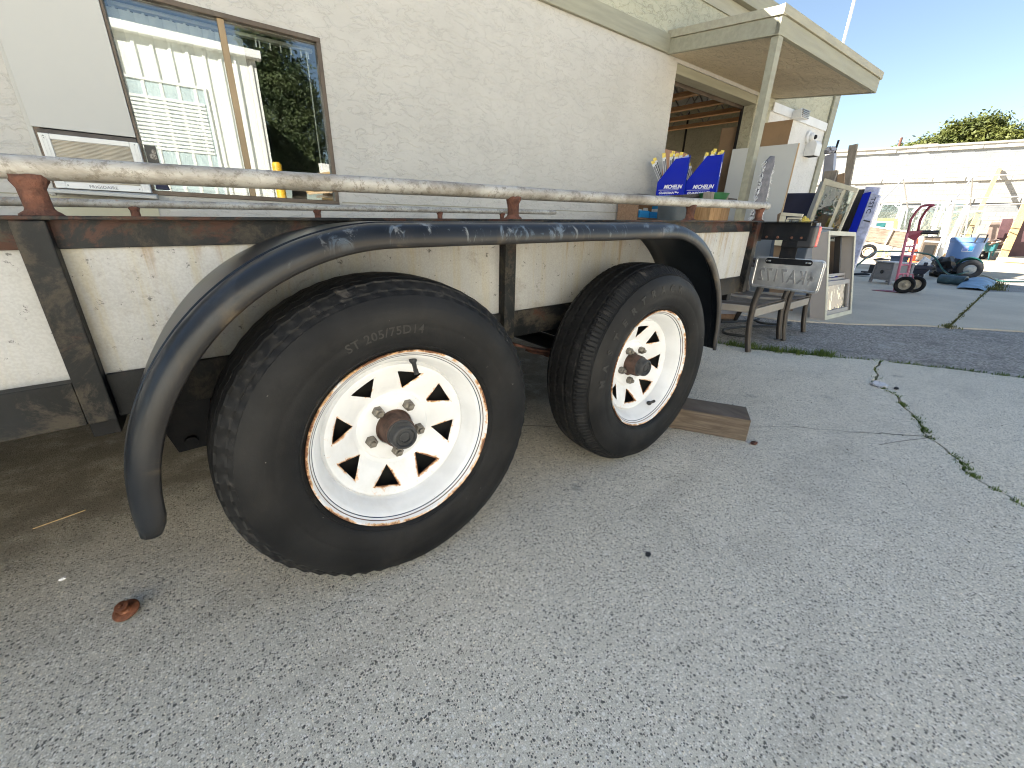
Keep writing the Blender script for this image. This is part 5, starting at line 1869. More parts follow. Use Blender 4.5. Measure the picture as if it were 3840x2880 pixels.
def more_bay():
    # pale plastic flap standing in the left box
    o = MB().prism([(0, 0, 0), (0.11, 0, 0), (0.125, 0, 0.30), (0.0, 0, 0.245)], (0, 0.003, 0)).build('card_flap', M['pale_blue'], loc=tuple(W(4.13, 0.33, 1.25)), rot=(0, 0, WB + R(-60)))
    tag(o, 'pale blue printed card sticking up behind the left display box', 'card')
    # slate bin
    t = thing('slate_bin', 'dark slate plastic bin standing below the left display box', 'bin', tuple(W(3.72, 0.72, 0)), WB)
    m = MB()
    vs, fs = [], []
    for i, (z, sx, sy) in enumerate(((0, .125, .11), (0.55, .145, .13), (0.98, .165, .145), (1.035, .170, .15))):
        for k in range(28):
            a = 2 * math.pi * k / 28
            c, s = math.cos(a), math.sin(a)
            q = 0.55
            vs.append((sx * abs(c) ** q * (1 if c > 0 else -1), sy * abs(s) ** q * (1 if s > 0 else -1), z))
    for i in range(3):
        for k in range(28):
            fs.append((i * 28 + k, i * 28 + (k + 1) % 28, (i + 1) * 28 + (k + 1) % 28, (i + 1) * 28 + k))
    fs.append(tuple(range(28)))
    m.add(vs, fs)
    m.build('bin_body', M['grey_bin'], t, smooth='auto', solid=0.004)
    # light grey drum beside
    t = thing('pale_drum', 'light grey plastic drum partly hidden behind a rusty rail stand', 'drum', tuple(W(4.12, 0.62, 0)), WB)
    MB().lathe([(0.0001, 0.0), (0.14, 0.0), (0.15, 0.02), (0.155, 0.5), (0.15, 1.0), (0.155, 1.02), (0.14, 1.03), (0.0001, 1.03)], 32, (0, 0, 0), 'Z').build('drum_body', M['grey_alu'], t, smooth='auto')
    MB().lathe([(0.156, 0.62), (0.161, 0.64), (0.156, 0.66)], 32, (0, 0, 0), 'Z').build('drum_rib', M['grey_alu'], t, smooth=True)
    # wooden crate with green tub
    t = thing('slatted_crate', 'tall warm brown wooden crate under the green tub', 'crate', tuple(W(3.93, 0.96, 0)), WB)
    for x in (0.0, 0.055, 0.20, 0.30):
        MB().box(x, x + (0.052 if x < 0.05 or x > 0.29 else 0.142 if x < 0.1 else 0.098), 0.0, 0.02, 0.02, 1.06).build('slat', M['crate'], t, bevel=0.003)
    MB().box(0.0, 0.025, 0.021, 0.24, 0.02, 1.06).build('side_board', M['crate'], t, bevel=0.003)
    MB().box(0.327, 0.352, 0.021, 0.24, 0.02, 1.06).build('side_board', M['crate'], t, bevel=0.003)
    MB().box(0.0, 0.352, 0.0, 0.24, 1.0605, 1.075).build('lid_board', M['crate'], t)
    MB().box(0.0, 0.352, 0.0, 0.24, 0.0, 0.0195).build('base_board', M['crate'], t)
    t = thing('green_tub', 'green plastic tub sitting on the wooden crate', 'tub', tuple(W(4.13, 0.84, 1.0755)), WB)
    MB().lathe([(0.0001, 0.0), (0.115, 0.0), (0.125, 0.01), (0.14, 0.058), (0.148, 0.060), (0.148, 0.066), (0.13, 0.066), (0.115, 0.012), (0.0001, 0.012)], 36, (0, 0, 0), 'Z').build('tub_body', M['green_tub'], t, smooth='auto')
    for x, lb in ((3.93, 'left'), (4.275, 'right')):
        o = MB().box(0, 0.05, 0, 0.09, 0, 0.065).build('timber_offcut', M['plank_grey'], loc=tuple(W(x - (0.0 if lb == 'left' else 0.045), 0.94 if lb == 'left' else 0.92, 1.0756)), rot=(0, 0, WB), bevel=0.003)
        tag(o, 'short timber offcut on the crate just %s of the green tub' % lb, 'offcut')
    # brown sheet and grey door, both standing square to the wall
    def standing(name, p_left, p_right, ztop, th, mat, label, cat, edge=None, z0=0.0):
        a, b = Vector(p_left), Vector(p_right)
        d = (b - a)
        d.z = 0
        nrm = Vector((d.y, -d.x, 0)).normalized()
        if nrm.dot(CAM - a) > 0:
            nrm = -nrm
        t = thing(name, label, cat, (a.x, a.y, 0))
        A = Vector((0, 0, z0))
        B = d + Vector((0, 0, z0))
        T = Vector((0, 0, ztop - z0))
        lean = nrm * 0.05
        m = MB().hexa([A, B, B + nrm * th, A + nrm * th], [A + T + lean, B + T + lean, B + T + lean + nrm * th, A + T + lean + nrm * th])
        m.build('panel', mat, t, bevel=0.002)
        if edge:
            e = d.normalized()
            Bx = B + e * 0.001
            m = MB().hexa([Bx, Bx + e * 0.012, Bx + e * 0.012 + nrm * th, Bx + nrm * th], [Bx + T + lean, Bx + e * 0.012 + T + lean, Bx + e * 0.012 + T + lean + nrm * th, Bx + T + lean + nrm * th])
            m.build('edge_strip', edge, t)
        return t
    a = on_ground(2703, 479, 2.20)
    b = on_ground(2973, 444, 2.20)
    standing('brown_board', a, b, 2.20, 0.012, M['cardboard'], 'large brown fibreboard sheet leaning behind the grey door', 'board')
    a = on_ground(2744, 557, 1.78)
    b = on_ground(2992, 534, 1.78)
    dr = standing('grey_door', a, b, 1.78, 0.040, M['grey_door'], 'tall pale grey door slab leaning beside the canopy post', 'door', M['door_edge'])
    # dust mop on the canopy post
    t = thing('dust_mop', 'grey dust mop head with white fringe propped on the canopy post', 'mop', tuple(W(4.245, 1.255, 0)), WB)
    vs, fs = [], []
    n = 14
    cols = 7
    for i in range(n + 1):
        f = i / n
        z = 0.92 + 0.52 * f
        cx = -0.005 + 0.02 * f
        hw = 0.095 * (1 - 0.15 * f) * (1.0 if f < 0.85 else math.sqrt(max(0.02, 1 - ((f - 0.85) / 0.152) ** 2)))
        for j in range(cols + 1):
            s = j / cols * 2 - 1
            vs.append((cx + s * hw, -0.035 * (1 - s * s) + 0.006 * math.sin(9 * f + 3 * s), z))
    for i in range(n):
        for j in range(cols):
            q = i * (cols + 1) + j
            fs.append((q, q + 1, q + cols + 2, q + cols + 1))
    MB().add(vs, fs).build('mop_cloth', M['mop_grey'], t, smooth=True, solid=0.012, normals=False)
    r = random.Random(9)
    m = MB()
    for i in range(420):
        f = r.random()
        sd = r.choice((-1, 1))
        z = 0.90 + 0.50 * f
        hw = 0.09 * (1 - 0.15 * f)
        x0 = -0.005 + 0.02 * f + sd * hw
        L = r.uniform(0.03, 0.055)
        p0 = Vector((x0 - sd * 0.01, r.uniform(-0.012, 0.012), z))
        p1 = p0 + Vector((sd * L * 0.6, r.uniform(-0.02, 0.01), -L * r.uniform(0.1, 0.7)))
        m.tube([p0, p1], 0.0045, 5, r2=0.0025)
    tag(m.build('mop_fringe', M['mop_white'], t), kind='stuff')
    m = MB().box(-0.055, 0.05, -0.045, -0.038, 0.945, 0.962)
    m.build('mop_clip', M['white_print'], t, bevel=0.002)
    MB().tube([(0, -0.006, 0.0), (-0.002, -0.006, 1.0)], 0.012, 10).build('mop_handle', M['door_edge'], t, smooth='auto')
    # reddish plywood cabinet door just inside the bay
    a = on_plane(2486, 552, W0 + WN * 0.35, WN)
    b = on_plane(2595, 547, W0 + WN * 0.35, WN)
    t = standing('plywood_sheet', (a.x, a.y, 0), (b.x, b.y, 0), a.z, 0.018, M['plyred'], 'reddish plywood panel with a notch just inside the garage bay', 'panel')
    # cartons and shelving deep inside
    for (px0, px1, py0, py1, dep, mt, nm, lb, cat) in ((2532, 2572, 492, 530, 5.0, 'cardboard', 'cardboard_box', 'upper brown carton with a torn white label inside the garage', 'box'), (2532, 2574, 530, 560, 5.0, 'cardboard', 'cardboard_box', 'lower brown carton under the labelled carton inside the garage', 'box'),
                                                ((2594), 2634, 566, 605, 4.4, 'shelf_wood', 'wooden_cabinet', 'dark wooden cabinet deep in the garage between the blue boxes', 'cabinet'), (2668, 2697, 532, 600, 3.6, 'board_dark', 'dark_plank', 'dark upright panel inside the garage beside the brown sheet', 'panel'),
                                                (2520, 2535, 536, 556, 5.1, 'navy', 'navy_bundle', 'small navy bundle left of the lower carton in the garage', 'bundle'), (2575, 2592, 530, 560, 5.1, 'navy', 'navy_bundle', 'rounded navy bundle right of the lower carton in the garage', 'bundle')):
        p = on_plane(px0, py1, W0 + WN * dep, WN)
        q = on_plane(px1, py0, W0 + WN * dep, WN)
        w, h = (q - p).dot(WE), q.z - p.z
        t = thing(nm, lb, cat, (p.x, p.y, p.z), WB)
        MB().box(0, w, 0, 0.45, 0, h).build('body', M[mt], t, bevel=0.02 if 'navy' in nm else 0.004)
        if nm == 'cardboard_box':
            MB().box(w * 0.45, w * 0.55, -0.001, 0.451, h + 0.0003, h + 0.002).build('tape', M['card_light'], t)
            if py0 == 492:
                MB().prism([(w * .25, -0.002, h * .15), (w * .55, -0.002, h * .2), (w * .6, -0.002, h * .75), (w * .2, -0.002, h * .8)], (0, 0.0015, 0)).build('torn_label', M['white_print'], t)
    # workbench that carries the cartons
    p = on_plane(2480, 560, W0 + WN * 5.0, WN)
    t = thing('workbench', 'dark workbench deep inside the garage below the cartons', 'bench', (p.x, p.y, 0), WB)
    MB().box(-0.4, 3.2, -0.1, 0.7, p.z - 0.05, p.z - 0.001).build('bench_top', M['board_dark'], t)
    for x, y in ((-0.35, -0.05), (3.1, -0.05), (-0.35, 0.6), (3.1, 0.6)):
        MB().box(x, x + 0.08, y, y + 0.08, 0.011, p.z - 0.051).build('leg', M['board_dark'], t)


more_bay()


# ------------------------------------------------------------------ patio chairs, hose, planks beside the trailer tail
def patio_chair(loc, rz, label, width, depth=0.56):
    """local x across, y towards the back; origin at the front left foot"""
    t = thing('patio_chair', label, 'chair', loc, rz, 'bronze patio chairs beside the trailer')

    def leg(x, y, back):
        s = -1 if not back else 1
        pts = [(x, y, 0.004), (x, y - s * 0.018, 0.08), (x, y - s * 0.034, 0.20), (x, y - s * 0.036, 0.32), (x, y - s * 0.02, 0.44), (x, y + s * 0.0, 0.52)]
        if back:
            pts = [(x, y, 0.004), (x, y - 0.03, 0.10), (x, y - 0.05, 0.24), (x, y - 0.04, 0.36), (x, y + 0.02, 0.48), (x, y + 0.10, 0.62), (x, y + 0.15, 0.74)]
        return MB().tube(pts, 0.0195, 14).build('leg', M['bronze_tube'], t, smooth='auto')
    for x in (0.0, width):
        leg(x, 0.0, False)
        leg(x, depth, True)
        xi = x
        MB().bar((xi, 0.03, 0.285), (xi, depth - 0.05, 0.265), 0.018, 0.045).build('seat_rail', M['taupe'], t, bevel=0.004)
        MB().tube([(x, 0.02, 0.52), (x, 0.08, 0.565), (x, 0.25, 0.575), (x, 0.42, 0.56), (x, depth + 0.04, 0.545)], 0.014, 10).build('armrest', M['bronze_tube'], t, smooth='auto')
    MB().bar((0.020, 0.03, 0.262), (width - 0.020, 0.03, 0.262), 0.022, 0.055).build('front_rail', M['taupe'], t, bevel=0.004)
    vs, fs = [], []
    n = 8
    for i in range(n + 1):
        f = i / n
        for x in (0.014, width - 0.014):
            vs.append((x, 0.02 + (depth - 0.08) * f, 0.305 - 0.020 * f - 0.02 * math.sin(math.pi * f)))
    for i in range(n):
        fs.append((2 * i, 2 * i + 1, 2 * i + 3, 2 * i + 2))
    MB().add(vs, fs).build('seat_sling', M['bronze'], t, smooth=True, solid=0.004)
    vs, fs = [], []
    for i in range(n + 1):
        f = i / n
        for x in (0.014, width - 0.014):
            vs.append((x, depth - 0.05 + 0.19 * f + 0.01, 0.335 + 0.40 * f))
    for i in range(n):
        fs.append((2 * i, 2 * i + 1, 2 * i + 3, 2 * i + 2))
    MB().add(vs, fs).build('back_sling', M['taupe'], t, smooth=True, solid=0.004)
    MB().tube([(0, depth + 0.15, 0.74), (0.05, depth + 0.165, 0.765), (width - 0.05, depth + 0.165, 0.765), (width, depth + 0.15, 0.74)], 0.0165, 12).build('top_rail', M['bronze_tube'], t, smooth='auto')
    return t


patio_chair((2.594, 0.405, 0.0), R(3.4), 'nearer bronze tube patio chair with taupe rails by the trailer tail', 0.598)
patio_chair((3.226, 0.420, -0.012), R(3.2), 'farther bronze tube patio chair standing on the asphalt strip', 0.487)


def coil(name, pts, r, mat, label, cat='hose'):
    # smooth a polyline with Catmull-Rom
    P = [Vector(p) for p in pts]
    P = [P[0]] + P + [P[-1]]
    out = []
    for i in range(1, len(P) - 2):
        for k in range(8):
            t = k / 8
            a, b, c, d = P[i - 1], P[i], P[i + 1], P[i + 2]
            out.append(0.5 * ((2 * b) + (c - a) * t + (2 * a - 5 * b + 4 * c - d) * t * t + (3 * b - a - 3 * c + d) * t ** 3))
    out.append(P[-2])
    o = MB().tube(out, r, 10).build(name, mat, smooth='auto')
    return tag(o, label, cat)


zz = 0.0005
g = lambda x, y: on_ground(x, y, zz)
coil('black_hose', [g(2700 + a * .2411, 1000 + b * .2411) + Vector((0, 0, 0.010)) for a, b in ((20, 880), (260, 870), (540, 850), (600, 830), (560, 860), (640, 890), (850, 910), (1100, 900), (1000, 935), (850, 945), (500, 945), (250, 965), (90, 985), (40, 1020), (90, 1060), (350, 1095), (420, 1090))],
     0.010, M['hose'], 'thin black hose looped on the asphalt behind the chair legs')
for k, (z0, z1, mt, lb) in enumerate(((0.0, 0.05, 'shelf_wood', 'lower tan board on the asphalt left of the chair legs'), (0.0505, 0.095, 'film_grey', 'upper grey board stacked on the tan board left of the chair legs'))):
    p = on_ground(2707, 1205)
    q = on_ground(2772 - 10 * (1 - k), 1198)
    o = MB().hexa([(p.x - 0.5, p.y + 0.5, z0), (p.x - 0.3, p.y + 0.95, z0), (q.x - 0.02, q.y + 0.12, z0), (q.x - 0.02, q.y, z0)], [(p.x - 0.5, p.y + 0.5, z1), (p.x - 0.3, p.y + 0.95, z1), (q.x - 0.02, q.y + 0.12, z1), (q.x - 0.02, q.y, z1)]).build('board', M[mt], bevel=0.003)
    tag(o, lb, 'board')


# ------------------------------------------------------------------ salvaged windows and boards behind the plate
def frame_rect(mb, x0, x1, z0, z1, f, y0, y1):
    mb.box(x0, x1, y0, y1, z0, z0 + f)
    mb.box(x0, x1, y0, y1, z1 - f, z1)
    mb.box(x0, x0 + f, y0, y1, z0 + f, z1 - f)
    mb.box(x1 - f, x1, y0, y1, z0 + f, z1 - f)
    return mb


def sash_window():
    # standing on the concrete; long face runs along X, its end faces the camera
    a = Vector((4.468, 0.523, 0.0))
    b = Vector((5.190, 0.500, 0.0))
    d = (b - a)
    L = d.length
    t = thing('sash_window', 'taupe vinyl sash window unit standing on the concrete behind the number plate', 'window', tuple(a), math.atan2(d.y, d.x))
    t.rotation_euler = (R(-12.5), 0, math.atan2(d.y, d.x))
    t.location.z = 0.002
    H = 0.82
    dep = 0.125
    m = frame_rect(MB(), 0, L, 0.0, H, 0.022, 0.0, dep)
    m.build('outer_frame', M['tan_vinyl'], t, bevel=0.002)
    m = frame_rect(MB(), -0.004, L + 0.004, -0.004, H + 0.004, 0.040, -0.006, -0.0005)
    m.build('face_flange', M['cream_vinyl'], t)
    m = frame_rect(MB(), 0.03, L - 0.03, 0.03, 0.36, 0.045, 0.012, 0.05)
    m.build('lower_sash', M['tan_vinyl'], t, bevel=0.003)
    m = frame_rect(MB(), 0.03, L - 0.03, 0.362, 0.43, 0.028, 0.055, 0.095)
    m.build('meeting_rail', M['tan_vinyl'], t, bevel=0.003)
    MB().box(0.076, L - 0.076, 0.028, 0.032, 0.076, 0.314).build('pane', M['sash_glass'], t)
    MB().box(0.22, 0.36, 0.046, 0.054, 0.396, 0.412).build('sash_lift', M['grey_alu'], t, bevel=0.003)
    MB().box(L * 0.72, L * 0.77, 0.06, 0.11, 0.43, H - 0.024).build('screen_post', M['bronze_tube'], t)
    # rods lying inside the frame
    for i, lb in enumerate(('thin grey', 'pale', 'dark')):
        o = MB().tube([(a.x + 0.16 + 0.06 * i, a.y + 0.16, 0.035), (a.x + 0.22 + 0.05 * i, a.y + 0.33 + .03 * i, 0.88)], 0.010 + 0.004 * (i == 1), 10).build('metal_rod', M[('grey_alu', 'white_paint', 'hose')[i]], smooth='auto')
        tag(o, '%s rod leaning inside the taupe sash window unit' % lb, 'rod')


sash_window()


def sheet_x(name, pts, x, th, mat, label, cat, ground=True, lean=0.0, solid_bevel=0.002):
    """upright sheet across the view: outline given by photo points on the plane X = x, carried down to the ground"""
    P = [on_x(px, py, x) for px, py in pts]
    if ground:                                        # last two points are extended to the ground along their edges
        n = len(P)
        for i, j in ((n - 2, n - 3), (n - 1, 0)):
            d = P[i] - P[j]
            if abs(d.z) > 1e-4:
                P[i] = P[j] + d * (P[j].z / -d.z)
    base = sum(P, Vector()) / len(P)
    base.z = 0
    m = MB().prism([p - base for p in P], (th, 0, 0))
    o = m.build(name, mat, loc=tuple(base), bevel=solid_bevel)
    return tag(o, label, cat)


def I(a, b):
    return (3000 + a * .211, 500 + b * .211)


def clutter_windows():
    # cream sliding window leaning, seen obliquely
    X = 5.7
    t = thing('cream_window', 'cream sliding window frame leaning above the taupe sash unit', 'window', tuple(on_x(3110, 900, X).to_2d().to_3d()))
    base = t.location
    P = lambda a, b, dx=0.0: on_x(*I(a, b), X) - base + Vector((dx, 0, 0))

    def strip(name, q, mat, th=0.05, off=0.0):
        MB().prism([P(a, b, off) for a, b in q], (th, 0, 0)).build(name, mat, t, bevel=0.002)
    tl, tr = (440, 795), (1035, 980)
    bl, br = (35, 1900), (620, 1920)

    def lerp(p, q, f):
        return (p[0] + (q[0] - p[0]) * f, p[1] + (q[1] - p[1]) * f)
    strip('top_frame', [tl, tr, lerp(tr, br, 0.075), lerp(tl, bl, 0.10)], M['cream_vinyl'])
    strip('side_frame', [lerp(tl, bl, 0.103), lerp(lerp(tl, bl, 0.103), lerp(tr, br, 0.08), 0.085), lerp(bl, br, 0.085), bl], M['cream_vinyl'], 0.048, 0.001)
    strip('side_frame', [lerp(lerp(tl, bl, 0.1), lerp(tr, br, 0.08), 0.94), lerp(tr, br, 0.078), br, lerp(bl, br, 0.94)], M['cream_vinyl'], 0.048, 0.001)
    strip('centre_bar', [lerp(lerp(tl, bl, 0.1), lerp(tr, br, 0.08), 0.60), lerp(lerp(tl, bl, 0.1), lerp(tr, br, 0.08), 0.68), lerp(bl, br, 0.70), lerp(bl, br, 0.62)], M['cream_vinyl'], 0.046, 0.002)
    strip('bottom_frame', [lerp(bl, tl, 0.04), lerp(br, tr, 0.04), br, bl], M['cream_vinyl'], 0.044, 0.003)
    for a, b in ((0.086, 0.60), (0.68, 0.939)):
        q = [lerp(lerp(tl, bl, 0.103), lerp(tr, br, 0.08), a), lerp(lerp(tl, bl, 0.103), lerp(tr, br, 0.08), b), lerp(lerp(bl, tl, .042), lerp(br, tr, .042), b), lerp(lerp(bl, tl, .042), lerp(br, tr, .042), a)]
        strip('pane', q, M['sash_glass'], 0.005, 0.02)
    MB().prism([P(330, 840, 0.06), P(405, 850, 0.06), P(20, 1900, 0.06), P(-90, 1900, 0.06)], (0.03, 0, 0)).build('track_frame', M['grey_alu'], t, bevel=0.002)
    # small cream sash below, light blue tray, yellow net
    t2 = thing('small_sash', 'small cream window sash lying low beside the grey door', 'window', tuple(on_x(2960, 1000, 4.6).to_2d().to_3d()))
    b2 = t2.location
    F = lambda a, b, dx=0.0: on_x(2700 + a * .2411, 560 + b * .2411, 4.6) - b2 + Vector((dx, 0, 0))
    for nm, q in (('top_frame', [(955, 980), (1290, 1005), (1270, 1050), (935, 1030)]), ('side_frame', [(934, 1032), (1010, 1040), (960, 1500), (840, 1490)]), ('inner_frame', [(1050, 1060), (1265, 1060), (1250, 1090), (1035, 1085)]), ('inner_side', [(1030, 1090), (1062, 1092), (1010, 1500), (975, 1498)])):
        MB().prism([F(a, b) for a, b in q], (0.03, 0, 0)).build(nm, M['cream_vinyl'], t2, bevel=0.002)
    MB().prism([F(960, 1092, 0.01), (F(1260, 1095, 0.01)), F(1210, 1500, 0.01), F(965, 1498, 0.01)], (0.004, 0, 0)).build('pane', M['sash_glass'], t2)
    sheet_x('brown_sheet', [(2915, 804), (2928, 796), (2940, 900), (2905, 900)], 4.75, 0.02, M['cardboard'], 'small brown panel edge between the grey door and the cream sash', 'panel')
    crumple('yellow_net_bag', tuple(Vector((on_x(3016, 822, 5.3).x, on_x(3016, 822, 5.3).y, 0.86))), 0.045, M['yellow'], 'small yellow net bag tucked beside the cream window', 'bag', 1.2, 12)
    # stool that carries the yellow bag
    p = on_x(3016, 830, 5.3)
    t3 = thing('storage_tote', 'grey green plastic tote low behind the number plate', 'tote', (p.x, p.y, 0.0))
    MB().hexa([(-0.22, -0.16, 0.10), (0.22, -0.16, 0.10), (0.22, 0.16, 0.10), (-0.22, 0.16, 0.10)], [(-0.26, -0.2, 0.84), (0.26, -0.2, 0.84), (0.26, 0.2, 0.84), (-0.26, 0.2, 0.84)]).build('tote_body', M['grey_blue'], t3, bevel=0.01)
    MB().box(-0.275, 0.275, -0.215, 0.215, 0.8405, 0.8595).build('tote_lid', M['grey_alu'], t3, bevel=0.006)
    for x, y in ((-0.18, -0.12), (0.18, -0.12), (-0.18, 0.12), (0.18, 0.12)):
        MB().lathe([(0.0001, -0.014), (0.045, -0.014), (0.05, -0.008), (0.05, 0.008), (0.045, 0.014), (0.0001, 0.014)], 20, (x, y, 0.05)).build('caster', M['black'], t3, smooth='auto')
    # navy bin by the wall
    p = on_x(3020, 790, 6.4)
    t4 = thing('navy_bin', 'dark navy fabric bin between the white wall and the leaning frames', 'bin', (p.x, p.y, 0))
    h = p.z + 0.18
    MB().hexa([(-0.3, -0.30, 0), (0.3, -0.30, 0), (0.3, 0.42, 0), (-0.3, 0.42, 0)], [(-0.34, -0.34, h), (0.34, -0.34, h), (0.34, 0.46, h + 0.03), (-0.34, 0.46, h + 0.03)]).build('bin_body', M['navy'], t4, bevel=0.02)
    # tall boards
    sheet_x('tall_plank', [I(865, 215), I(1030, 180), I(900, 820), I(780, 860)], 6.4, 0.03, M['plank_grey'], 'tall grey plank with cross lines standing against the sky', 'plank')
    sheet_x('grey_wrapped_board', [I(440, 400), I(610, 345), I(585, 640), I(395, 740)], 6.6, 0.10, M['film_grey'], 'grey film wrapped board with a torn peaked top', 'board')
    crumple('torn_film', tuple(on_x(*I(520, 360), 6.62)), 0.055, M['film_grey'], 'torn plastic film draped on top of the grey wrapped board', 'film', 0.8, 31)
    p0, p1 = on_x(*I(688, 120), 6.75), on_x(*I(618, 340), 6.75)
    d = p1 - p0
    o = MB().tube([p1 + d * (p1.z / -d.z), p0], 0.013, 10).build('metal_bar', M['steel_dark'], smooth='auto')
    tag(o, 'thin dark bar sticking up beside the torn film against the sky', 'bar')
    sheet_x('wood_offcut', [I(435, 680), I(660, 655), I(640, 720), I(430, 750)], 6.2, 0.05, M['plank_grey'], 'brown board end above the cream window corner', 'board')
    sheet_x('brown_offcut', [I(660, 735), I(795, 700), I(780, 870), I(650, 830)], 6.1, 0.03, M['cardboard'], 'brown cardboard piece beside the foot of the tall plank', 'cardboard')
    sheet_x('dark_board', [I(1000, 1000), I(1215, 985), I(1010, 1420), I(860, 1450)], 6.2, 0.04, M['board_dark'], 'dark weathered board leaning between the cream window and the blue package', 'board')
    sheet_x('film_board', [I(1170, 945), I(1425, 960), (3126, 1195), (3072, 1195)], 6.15, 0.05, M['wrap'], 'pale film wrapped board behind the top of the blue package', 'board')
    # long blue package in plastic film
    X2 = 5.95
    tb_ = thing('blue_package', 'long bright blue package wrapped in cloudy film leaning on the boards', 'package', tuple(on_x(3230, 1000, X2).to_2d().to_3d()))
    bb = tb_.location
    Q = lambda a, b, dx=0.0: on_x(*I(a, b), X2) - bb + Vector((dx, 0, 0))
    gnd = lambda px: Vector((X2, on_x(px, 1195, X2).y, 0.0)) - bb
    e1, e2, e3 = gnd(3063), gnd(3096), gnd(3137)
    MB().prism([Q(1110, 1090), Q(1150, 1055), Q(1262, 1035), e2, e1], (0.06, 0, 0)).build('blue_face', M['blue_card'], tb_, bevel=0.004)
    MB().prism([Q(1266, 1035, 0.004), Q(1425, 1110, 0.004), e3 + Vector((0.004, 0, 0)), e2 + Vector((0.004, -0.002, 0))], (0.055, 0, 0)).build('film_face', M['wrap'], tb_, bevel=0.006)
    vs, fs = text_mesh('TSTC', 0.09, 0.0005, 0.001)
    c0 = Q(1245, 1280)
    dn = (e2 - Q(1262, 1035)).normalized()
    sd = Vector((0, -1, 0))
    MB().add([c0 + dn * (v.x * 0.8) - sd * 0.01 + sd * (v.y * 0.6) + Vector((-0.001 - v.z, 0, 0)) for v in vs], fs).build('film_print', M['navy'], tb_)
    MB().bar(Q(1135, 1545, -0.008), Q(1250, 1570, -0.008), 0.012, 0.02, (1, 0, 0)).build('strap_buckle', M['black'], tb_, bevel=0.003)


clutter_windows()


